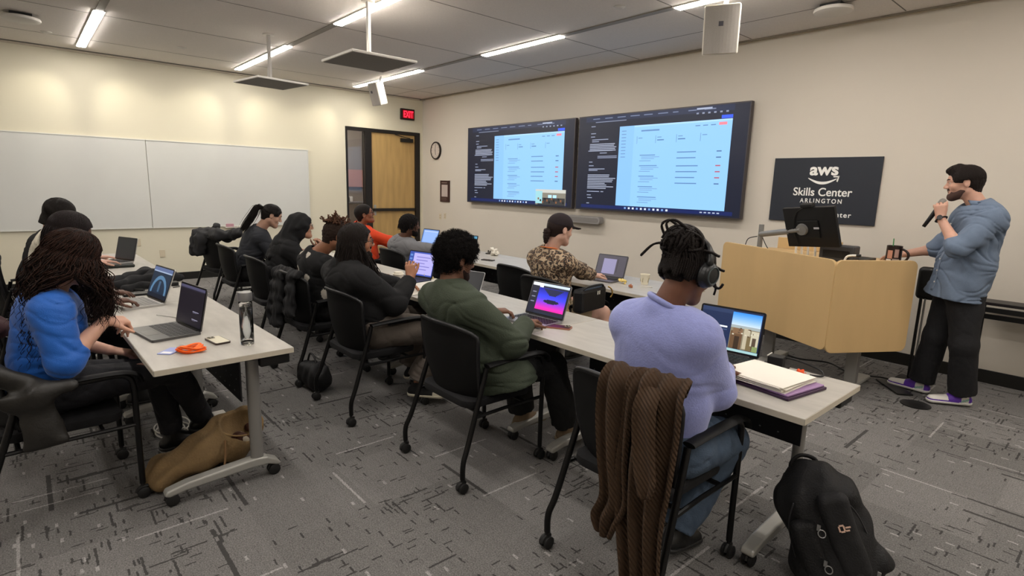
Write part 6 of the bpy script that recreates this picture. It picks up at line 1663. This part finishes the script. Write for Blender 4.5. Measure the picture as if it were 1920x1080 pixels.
    t = empty('tablet', (4.78, -3.72, TZ), 'small pale tablet standing before the person in the black headscarf', 'tablet', None, R_(10))
    MB().box((-.11, -.005, 0), (.11, .005, .16), M=Matrix.Rotation(R_(-18), 4, 'X'), bev=.003).build('case', mat('tablet_grey', '#8d93a6', .4), t); MB().box((-.10, -.0065, .01), (.10, -.0052, .15), M=Matrix.Rotation(R_(-18), 4, 'X')).build('display', glow('tablet_glow', '#9fb4dc', .9), t); MB().tube([(0, .05, 0), (0, .03, .08)], .004, 6).build('kickstand', SILVER, t)
    # purple folder with a stack of paper
    t = empty('document_folder', (8.80, -3.735, TZ), 'dark purple folder under the thick stack of white papers', 'folder', None, R_(-9))
    MB().box((-.165, -.145, 0), (.165, .145, .012), bev=.003).build('cover', mat('folder_purple', '#3c2440', .5), t); MB().box((-.150, -.135, .0125), (.155, .140, .020), bev=.002).build('inner_pages', mat('folder_lilac', '#9a7aa4', .6), t)
    t = empty('paper_stack', (8.77, -3.735, TZ+.0205), 'thick stack of white papers on the purple folder', 'paper', None, R_(-6))
    r = random.Random(2)
    for i in range(9):
        a = R_(r.uniform(-3, 3)); M = Matrix.Translation((r.uniform(-.008, .008), r.uniform(-.008, .008), 0)) @ Matrix.Rotation(a, 4, 'Z')
        MB().box((-.148, -.135, i*.0026), (.148, .135, i*.0026+.0024), M=M).build('sheets', mat('paper_white_bright', '#e9e4d8', .7), t)
    t = empty('pen', (8.60, -3.93, TZ), 'thin dark pen at the table edge in front of the folder', 'pen', None, R_(-12))
    MB().tube([(-.07, 0, .005), (.06, 0, .005)], .0045, 8).build('barrel', mat('pen_grey', '#77767a', .4), t); MB().tube([(.06, 0, .005), (.072, 0, .005)], [.004, .001], 8).build('tip', BLACK, t)
    # adapter and cable, orange tag
    t = empty('power_adapter', (8.70, -3.47, TZ), 'black adapter block behind the stack of papers', 'adapter', None, R_(10))
    MB().box((-.035, -.03, .0), (.035, .03, .055), bev=.004).build('block', BLACK, t); MB().box((-.06, -.045, 0), (.06, .04, .008), bev=.003).build('foot_plate', BLACK, t)
    MB().tube([(-.035, -.031, .056), (-.03, .03, .057)], .003, 6).build('edge_light', WHITEP, t)
    MB().tube(smoothpath([(.02, .02, .05), (.10, .03, .04), (.19, .02, .02), (.21, -.03, .008), (.16, -.05, .006)], 6), .0045, 8).build('cable', BLACK, t, smooth=True)
    crumple('orange_tag', 'small orange cloth piece behind the white papers', 'cloth', 8.83, -3.50, .032, '#e8572a', 7, .5)
things()

def bags():
    # ---- brown canvas tote lying on the table foot
    t = empty('tote_bag', (6.62, -5.60, 0), 'tan canvas tote bag lying open on the floor against the left table foot', 'bag')
    o = (6.62, -5.60, 0); TN = fab('tan_canvas', '#77603f', .85, (90, .3), noise=(14, .12))
    f = Field((6.25, -5.95, -.02), (6.86, -5.18, .33), .007)
    f.cone((6.63, -5.77, .065), (6.60, -5.42, .14), .070, .115, .05, flat=((1, 0, 0), 1.35)).cone((6.55, -5.42, .13), (6.52, -5.33, .17), .11, .10, .05, flat=((1, 0, 0), 1.3)).cone((6.72, -5.80, .045), (6.60, -5.76, .06), .040, .055, .04)
    f.warp(folds(.007, .12)); f.plane_cut((6.835, -5.5, .1), (1, .05, 0)); f.plane_cut((0, 0, .004), (0, 0, -1))
    f.ell((6.64, -5.37, .245), (.13, .105, .115), None, .012, 'cut'); f.build('bag_body', TN, t, o)
    f = Field((6.4, -5.52, .08), (6.78, -5.2, .28), .006); r = np.random.default_rng(6)
    for i in range(9): c = np.array((6.63, -5.37, .155))+r.uniform(-1, 1, 3)*(.075, .07, .012); f.ell(c, r.uniform(.018, .036, 3))
    BR, CRM = mat('bag_brown_lining', '#4a2a1e', .8), mat('bag_tissue', '#d9cdb8', .8)
    f.build('contents', [BR, CRM], t, o, matfn=lambda C: (np.sin(C[:, 0]*60)+np.sin(C[:, 1]*55+1) > .7).astype(int))
    MB().tube([Vector((6.60+.125*math.cos(a)-6.62, -5.37+.115*math.sin(a)+5.60, .222-.22*(.125*math.cos(a)))) for a in [2*PI*k/28 for k in range(29)]], .007, 8, flat=.5).build('rim', mat('tan_rim', '#8f7348', .7), t, smooth=True)
    MB().tube([Vector(q)-Vector(o) for q in smoothpath([(6.72, -5.48, .19), (6.80, -5.50, .15), (6.845, -5.52, .09), (6.85, -5.52, .05)])], .006, 6).build('strap', mat('tan_dark', '#6a4c2a', .7), t, smooth=True)
    # ---- white adapter and cable on the carpet
    t = empty('white_charger', (6.36, -5.42, .0), 'white charger block standing behind the tan tote bag', 'charger')
    MB().box((-.035, -.035, .16), (.035, .035, .215), bev=.008).build('block', WHITEP, t); MB().box((-.02, -.02, .0), (.02, .02, .16), bev=.004).build('socket_post', BLACK, t)
    t = empty('white_cable', (5.95, -5.60, .0), 'loosely coiled white cable on the carpet by the boots', 'cable')
    P = []
    for i in range(60):
        a = i*.33; P.append((.13*math.cos(a)+.02*math.sin(a*.3), .085*math.sin(a)+.02*math.cos(a*.4), .006+.0006*i))
    P += [(.25, .10, .05), (.38, .16, .12), (.41, .18, .17)]
    MB().tube(smoothpath(P, 2), .0045, 6).build('wire', mat('cable_white2', '#cfccc4', .5), t, smooth=True)
    # ---- black backpack against the right table leg
    bx, by = 9.17, -3.80
    t = empty('backpack', (bx, by, 0), 'black backpack leaning on the table leg at the bottom right', 'backpack'); o = np.array((bx, by, 0.)); BN = fab('backpack_nylon', '#131315', .7, (160, .35))
    up = nrm((-.34, -.10, .80)); F = nrm((.45, -.80, .10)); F = nrm(F-up*(F@up)); S = -np.cross(F, up); RR = np.stack([S, F, up]); c0 = np.array((bx+.05, by, .0))
    Q = lambda a, b, c: c0+a*S+b*F+c*up
    f = Field((bx-.42, by-.36, -.03), (bx+.36, by+.36, .60), .007)
    f.cone(Q(0, 0, .12), Q(0, 0, .38), .115, .10, .05, flat=(S, 1.45)).cone(Q(0, -.02, .38), Q(0, -.03, .46), .10, .07, .05, flat=(S, 1.4)).cone(Q(-.01, .06, .12), Q(0, .05, .30), .09, .07, .04, flat=(S, 1.5)).cone(Q(0, 0, .07), Q(0, .02, .1), .10, .11, .05, flat=(S, 1.5))
    f.warp(folds(.004, .10)); f.plane_cut((0, 0, .003), (0, 0, -1)); b = f.build('main_body', BN, t, o)
    f = Field((bx-.42, by-.36, -.03), (bx+.36, by+.36, .60), .006)
    f.box(Q(.045, .115, .27), (.055, .035, .17), .03, RR); f.warp(folds(.0015, .09)); f.build('front_pocket', fab('backpack_flap', '#1b1b1d', .75, (160, .3)), t, o)
    f = Field((bx-.42, by-.36, -.03), (bx+.36, by+.36, .60), .006)
    f.box(Q(-.085, .10, .22), (.05, .035, .13), .03, RR); f.build('side_pocket', BN, t, o)
    X = lambda a, b, c: Vector(Q(a, b, c)-o)
    MB().tube(smoothpath([X(-.05, -.06, .47), X(-.045, -.05, .52), X(.0, -.05, .545), X(.045, -.05, .52), X(.05, -.05, .47)]), .013, 8, flat=.6).build('top_handle', BN, t, smooth=True)
    for s_ in (-1, 1): MB().tube(smoothpath([X(s_*.07, -.10, .46), X(s_*.11, -.17, .36), X(s_*.13, -.17, .20), X(s_*.12, -.10, .07)]), .018, 8, flat=.4).build('shoulder_strap', BN, t, smooth=True)
    for sg, q in ((1, .13), (-1, -.15)):
        MB().tube(smoothpath([X(q*.6, .10, .42), X(q*.9, .09, .33), X(q, .07, .18), X(q*.9, .08, .08)]), .003, 6).build('zip_line', mat('zip_grey', '#2c2c2e', .4), t, smooth=True)
    for i, (a, c) in enumerate(((-.03, .34), (-.05, .20), (.115, .13))):
        p = MB().box((-.006, -.002, -.020), (.006, .002, .004), M=Matrix.Translation(X(a, .152, c))).build('zip_pull', mat('zip_silver', '#b4b4b4', .3, .8), t)
        rg = [X(a+.013*math.cos(q_), .156, c-.030+.016*math.sin(q_)) for q_ in [2*PI*k/14 for k in range(15)]]; MB().tube(rg, .0022, 6, caps=False).build('pull_ring', mat('zip_silver', '#b4b4b4', .3, .8), p, smooth=True)
    em = MB()
    for (a, c, w_, h_) in ((.035, .315, .006, .022), (.045, .328, .016, .006), (.052, .316, .006, .02), (.066, .318, .018, .006), (.062, .306, .014, .006), (.045, .304, .014, .006)):
        V = [X(a-w_/2, .1525, c-h_/2), X(a+w_/2, .1525, c-h_/2), X(a+w_/2, .1525, c+h_/2), X(a-w_/2, .1525, c+h_/2)]; W = [v+Vector(F)*.0015 for v in V]; em.add(V+W, [(0, 1, 2, 3), (4, 5, 6, 7), (0, 1, 5, 4), (1, 2, 6, 5), (2, 3, 7, 6), (3, 0, 4, 7)])
    em.build('emblem', mat('emblem_tan', '#d9b7a4', .5), t)
    # ---- brown ribbed cardigan over the near chair
    t = empty('cardigan', (8.70, -4.56, .86), 'brown ribbed cardigan hung over the back of the nearest chair', 'cardigan'); o = np.array((8.70, -4.56, .86))
    m = mat('ribbed_brown', '#43301f', .95, noise=(30, .1)); nt = m.node_tree; b = nt.nodes['Principled BSDF']
    tc = nt.nodes.new('ShaderNodeTexCoord'); wv = nt.nodes.new('ShaderNodeTexWave'); wv.inputs['Scale'].default_value = 30; wv.inputs['Distortion'].default_value = 1.0; wv.bands_direction = 'DIAGONAL'
    bp = nt.nodes.new('ShaderNodeBump'); bp.inputs['Strength'].default_value = .9; bp.inputs['Distance'].default_value = .006
    nt.links.new(tc.outputs['Object'], wv.inputs['Vector']); nt.links.new(wv.outputs[1], bp.inputs['Height']); nt.links.new(bp.outputs[0], b.inputs['Normal'])
    def drape(name, rows, nf, amp, ph, th=.010):
        """rows: (xl, xr, y, z) down the cloth; nf folds across"""
        K = len(rows); nu, nv = 64, 60; V = []; R = np.array(rows); tt = np.linspace(0, K-1, nv+1)
        C = np.array([smooth_row(R, q) for q in tt])
        for j in range(nv+1):
            xl, xr, y, z = C[j]; g = min(1, j/nv*2.2+.25)
            for i in range(nu+1):
                u = i/nu; a = ph+2*PI*nf*u+.9*math.sin(j/nv*3+ph)+.5*math.sin(5*u+j/nv*2); w_ = math.sin(a); w_ = math.copysign(abs(w_)**.7, w_)
                V.append((xl+(xr-xl)*(u+.018*math.sin(2*a)), y-amp*g*w_-.012*math.cos(PI*(u-.5))*g, z+.006*math.sin(a+1)*g))
        F = [(j*(nu+1)+i, j*(nu+1)+i+1, (j+1)*(nu+1)+i+1, (j+1)*(nu+1)+i) for j in range(nv) for i in range(nu)]
        ob = MB().add([Vector(v)-Vector(o) for v in V], F).build(name, m, t, smooth=True)
        md = ob.modifiers.new('thickness', 'SOLIDIFY'); md.thickness = th; md.offset = 0; return ob
    def smooth_row(R, q):
        i = int(min(len(R)-2, q)); f_ = q-i; p0, p1, p2, p3 = R[max(0, i-1)], R[i], R[i+1], R[min(len(R)-1, i+2)]
        return .5*((2*p1)+(p2-p0)*f_+(2*p0-5*p1+4*p2-p3)*f_**2+(3*p1-p0-3*p2+p3)*f_**3)
    drape('back_panel', [(8.66, 8.80, -4.45, .84), (8.66, 8.83, -4.465, .90), (8.655, 8.865, -4.52, .93), (8.65, 8.88, -4.585, .89), (8.65, 8.885, -4.60, .75), (8.655, 8.885, -4.625, .58), (8.68, 8.875, -4.64, .40), (8.72, 8.89, -4.655, .22), (8.745, 8.90, -4.66, .03)], 3.2, .020, .4)
    drape('sleeve', [(8.52, 8.67, -4.44, .82), (8.515, 8.675, -4.46, .89), (8.51, 8.68, -4.52, .915), (8.52, 8.69, -4.585, .87), (8.53, 8.69, -4.605, .74), (8.565, 8.70, -4.625, .58), (8.60, 8.72, -4.64, .45), (8.575, 8.69, -4.65, .36), (8.60, 8.665, -4.65, .30)], 2.2, .018, 2.0)
    drape('front_fold', [(8.72, 8.80, -4.60, .90), (8.72, 8.81, -4.645, .84), (8.74, 8.83, -4.66, .70), (8.77, 8.85, -4.675, .60), (8.79, 8.835, -4.68, .545)], 1.2, .010, 1.0)
    # ---- grey-brown jacket on the blue woman's chair
    t = empty('leather_jacket', (6.50, -6.40, .84), 'dark brown-grey jacket hung over the chair and arm at the left edge', 'jacket'); o = np.array((6.50, -6.40, .84)); LJ = fab('jacket_grey_brown', '#1e1c19', .5, (60, .2))
    f = Field((6.15, -6.65, .20), (6.95, -6.0, 1.0), .008)
    f.cone((6.32, -6.43, .89), (6.66, -6.43, .88), .032, .032, .03).cone((6.66, -6.42, .86), (6.72, -6.34, .72), .035, .045, .03).cone((6.72, -6.34, .72), (6.755, -6.20, .665), .045, .040, .03)
    f.cone((6.765, -6.22, .66), (6.775, -6.10, .655), .035, .03, .03).cone((6.785, -6.23, .64), (6.79, -6.19, .42), .030, .028, .03, flat=((0, 1, 0), 2.6)).cone((6.60, -6.47, .84), (6.62, -6.50, .62), .035, .035, .03, flat=((1, 0, 0), 2.2))
    f.warp(folds(.005, .11)); f.build('cloth', LJ, t, o)
    # ---- coats on the chairs of the second person
    t = empty('maroon_coat', (5.55, -6.50, .84), 'dark maroon coat heaped on a chair at the left edge', 'coat'); o = np.array((5.55, -6.50, .84))
    f = Field((5.15, -6.75, .45), (6.15, -6.15, 1.10), .010)
    f.cone((5.50, -6.46, .87), (5.90, -6.44, .85), .07, .07, .04).cone((5.55, -6.50, .85), (5.60, -6.52, .62), .07, .06, .04, flat=((1, 0, 0), 1.8)).cone((5.8, -6.45, .84), (5.95, -6.36, .78), .07, .08, .04)
    f.warp(folds(.0045, .07)); f.build('cloth', fab('maroon', '#3a2022', .8), t, o)
    t = empty('grey_coat', (5.1, -6.48, .9), 'dark grey coat over a chair back behind the maroon coat', 'coat'); o = np.array((5.1, -6.48, .9))
    f = Field((4.75, -6.7, .55), (5.5, -6.2, 1.15), .010)
    f.cone((4.95, -6.44, .90), (5.30, -6.43, .90), .075, .085, .04).cone((5.1, -6.48, .88), (5.1, -6.5, .68), .07, .06, .04, flat=((1, 0, 0), 2)); f.warp(folds(.0045, .07)); f.build('cloth', fab('coat_grey', '#2a2a2e', .8), t, o)
    t = empty('black_coat', (3.75, -6.42, .86), 'black coat over the chair farthest back at the left edge', 'coat'); o = np.array((3.75, -6.42, .86))
    f = Field((3.3, -6.7, .5), (4.3, -6.2, 1.1), .010); f.cone((3.5, -6.42, .88), (4.0, -6.42, .86), .07, .08, .04).cone((3.8, -6.45, .86), (3.85, -6.46, .66), .07, .06, .04, flat=((1, 0, 0), 2)); f.warp(folds(.0045, .07)); f.build('cloth', fab('coat_black', '#17171a', .8), t, o)
    # ---- pile on the far chair
    t = empty('coat_pile', (2.1, -4.35, .8), 'dark coats and bag piled on the chair near the whiteboard', 'coat'); o = np.array((2.1, -4.35, .8))
    f = Field((1.55, -4.75, .45), (2.85, -3.95, 1.15), .010)
    f.cone((1.95, -4.42, .86), (2.45, -4.40, .90), .09, .075, .05).cone((1.85, -4.50, .85), (1.85, -4.55, .66), .09, .075, .05).cone((2.1, -4.52, .84), (2.1, -4.55, .68), .09, .07, .05).cone((2.3, -4.30, .86), (2.62, -4.25, .93), .07, .06, .04).cone((2.0, -4.35, .93), (2.05, -4.33, .97), .05, .04, .03)
    f.warp(folds(.005, .07)); f.build('cloth', fab('coat_charcoal', '#232325', .8), t, o)
    # ---- dark jacket on chair B4 back
    t = empty('dark_jacket', (5.38, -4.64, .85), 'black jacket draped over the chair behind the person with curled locs', 'jacket'); o = np.array((5.38, -4.64, .85))
    f = Field((5.0, -4.85, .3), (5.80, -4.45, 1.0), .009)
    f.cone((5.20, -4.635, .865), (5.58, -4.635, .865), .028, .030, .03).cone((5.28, -4.66, .84), (5.24, -4.70, .42), .035, .04, .03, flat=((1, 0, 0), 2.3)).cone((5.50, -4.66, .84), (5.52, -4.69, .55), .032, .035, .03, flat=((1, 0, 0), 2.)).cone((5.18, -4.66, .84), (5.12, -4.70, .48), .03, .04, .03)
    f.warp(folds(.004, .06)); f.build('cloth', fab('jacket_ink', '#141416', .85), t, o)
    # ---- black handbag beside the leopard blouse
    t = empty('handbag', (6.98, -2.86, .66), 'black handbag with gold clasp resting on the arm of the leopard blouse chair', 'handbag', None, R_(8))
    MB().box((-.05, -.19, -.04), (.05, .17, .15), bev=.03).build('bag_body', mat('bag_leather', '#121214', .5, bump=(120, .2)), t, smooth=False)
    for y in (.02, .045): MB().box((.0505, y, .09), (.054, y+.012, .12), bev=.001).build('metal_tab', mat('tab_white', '#d8d4c8', .3), t)
    MB().tube(smoothpath([(.055, .17, .14), (.075, .19, .12), (.08, .20, .08), (.07, .19, .05)]), .006, 8).build('clasp', mat('gold', '#c9a45a', .3, .9), t, smooth=True)
    MB().tube(smoothpath([(.03, -.16, .14), (.045, -.12, .165), (.045, .08, .165), (.03, .14, .14)]), .008, 8).build('handle', BLACK, t, smooth=True)
    t = empty('paper_bag', (6.86, -3.05, .62), 'small cream paper bag between the leopard blouse and the black handbag', 'paper bag')
    f = Field((6.7, -3.2, .5), (7.02, -2.9, .78), .007); f.cone((6.84, -3.04, .56), (6.86, -3.05, .67), .05, .06, .03); f.warp(folds(.006, .05)); f.build('paper_body', mat('paper_cream', '#d8bd84', .8), t, (6.86, -3.05, .62))
    # ---- small dark bag on the floor between chairs B4 and B3
    t = empty('small_black_bag', (5.75, -4.62, .0), 'small black bag on the floor between two middle row chairs', 'bag')
    f = Field((5.5, -4.85, -.02), (6.0, -4.4, .4), .009); f.cone((5.68, -4.62, .10), (5.85, -4.60, .10), .085, .085, .04); f.cone((5.7, -4.62, .16), (5.82, -4.6, .18), .05, .05, .04); f.warp(folds(.006, .09)); f.plane_cut((0, 0, .003), (0, 0, -1)); f.build('bag_body', fab('bag_cloth', '#151517', .7), t, (5.75, -4.62, 0))
    MB().tube(smoothpath([(-.08, 0, .2), (-.03, 0, .27), (.05, 0, .26), (.1, 0, .18)]), .008, 8).build('strap', BLACK, t, smooth=True)
    # ---- folded table / rail behind the presenter
    t = empty('folding_table', (9.75, -.13, 0), 'dark folded table with a mesh panel against the wall behind the presenter', 'table')
    MB().box((-.78, -.16, .72), (.9, .06, .745), bev=.004).build('tabletop', mat('dark_top', '#1a1618', .4), t); MB().box((-.78, -.15, .66), (.9, -.13, .70)).build('edge_rail', BLACK, t)
    MB().box((-.78, -.12, .60), (.9, -.10, .64)).build('lower_rail', BLACK, t)
    for x in (-.74, .86): MB().tube([(x, -.14, .72), (x-.10*0, -.10, .02)], .014, 10).build('leg', CFR, t)
    MB().box((-.70, -.115, .155), (.84, -.10, .170)).build('foot_rail', BLACK, t)
    # ---- white-black stand between podium and presenter
    t = empty('presenter_stool', (8.62, -.48, 0), 'black stool post behind the podium beside the presenter', 'stool')
    MB().tube([(0, 0, .02), (0, 0, .9)], .012, 10).build('post', BLACK, t); MB().tube([(.03, 0, .05), (.03, 0, .8)], .008, 8).build('grey_rod', SILVER, t); MB().box((-.08, -.08, .0), (.08, .08, .02), bev=.006).build('base', BLACK, t)
    f = Field((8.45, -.65, .6), (8.85, -.3, 1.05), .009); f.box((8.66, -.46, .86), (.09, .04, .14), .04); f.build('back_pad', BLACK, t, (8.62, -.48, 0))
    # ---- flat stand on the floor in front of the podium
    t = empty('floor_stand', (8.70, -.95, 0), 'black flat stand lying on the carpet in front of the presenter', 'stand')
    MB().box((-.06, -.19, .006), (.06, .17, .016), M=Matrix.Translation((-.10, .12, 0)) @ Matrix.Rotation(R_(40), 4, 'Z'), bev=.003).build('flat_arm', BLACK, t)
    MB().lathe([(0, 0), (.10, 0), (.10, .006), (.0, .012)], (.13, -.19, 0), 28).build('round_plate', BLACK, t, auto=True)
    t = empty('black_cable', (8.0, -.6, 0), 'black cable running across the carpet under the podium', 'cable')
    MB().tube(smoothpath([(-.5, .1, .006), (-.25, -.05, .006), (.0, .05, .006), (.25, -.12, .006), (.5, -.02, .006), (.7, -.25, .006)], 8), .007, 8).build('wire', BLACK, t, smooth=True)
bags()
def outlets():
    for i, (x, z, lb) in enumerate(((.64, .95, 'pale wall outlet cover under the framed notice, left one'), (.80, .97, 'pale wall outlet cover under the framed notice, right one'))):
        t = empty('wall_outlet', (x, 0, z), lb, 'outlet'); MB().box((-.035, -.006, -.055), (.035, -.0005, .055), bev=.002).build('plate', mat('outlet_beige', '#cbbfa6', .5), t)
        for s_ in (-1, 1): MB().box((-.012, -.0075, s_*.022-.01), (.012, -.0062, s_*.022+.01)).build('socket', mat('outlet_socket', '#a89c86', .5), t)
    for (y, z, lb) in ((-4.92, .60, 'pale wall outlet below the whiteboard, left one'), (-4.62, .42, 'pale wall outlet below the whiteboard, right one')):
        t = empty('wall_outlet', (0, y, z), lb, 'outlet'); MB().box((.0005, -.035, -.055), (.006, .035, .055), bev=.002).build('plate', mat('outlet_beige', '#cbbfa6', .5), t)
outlets()
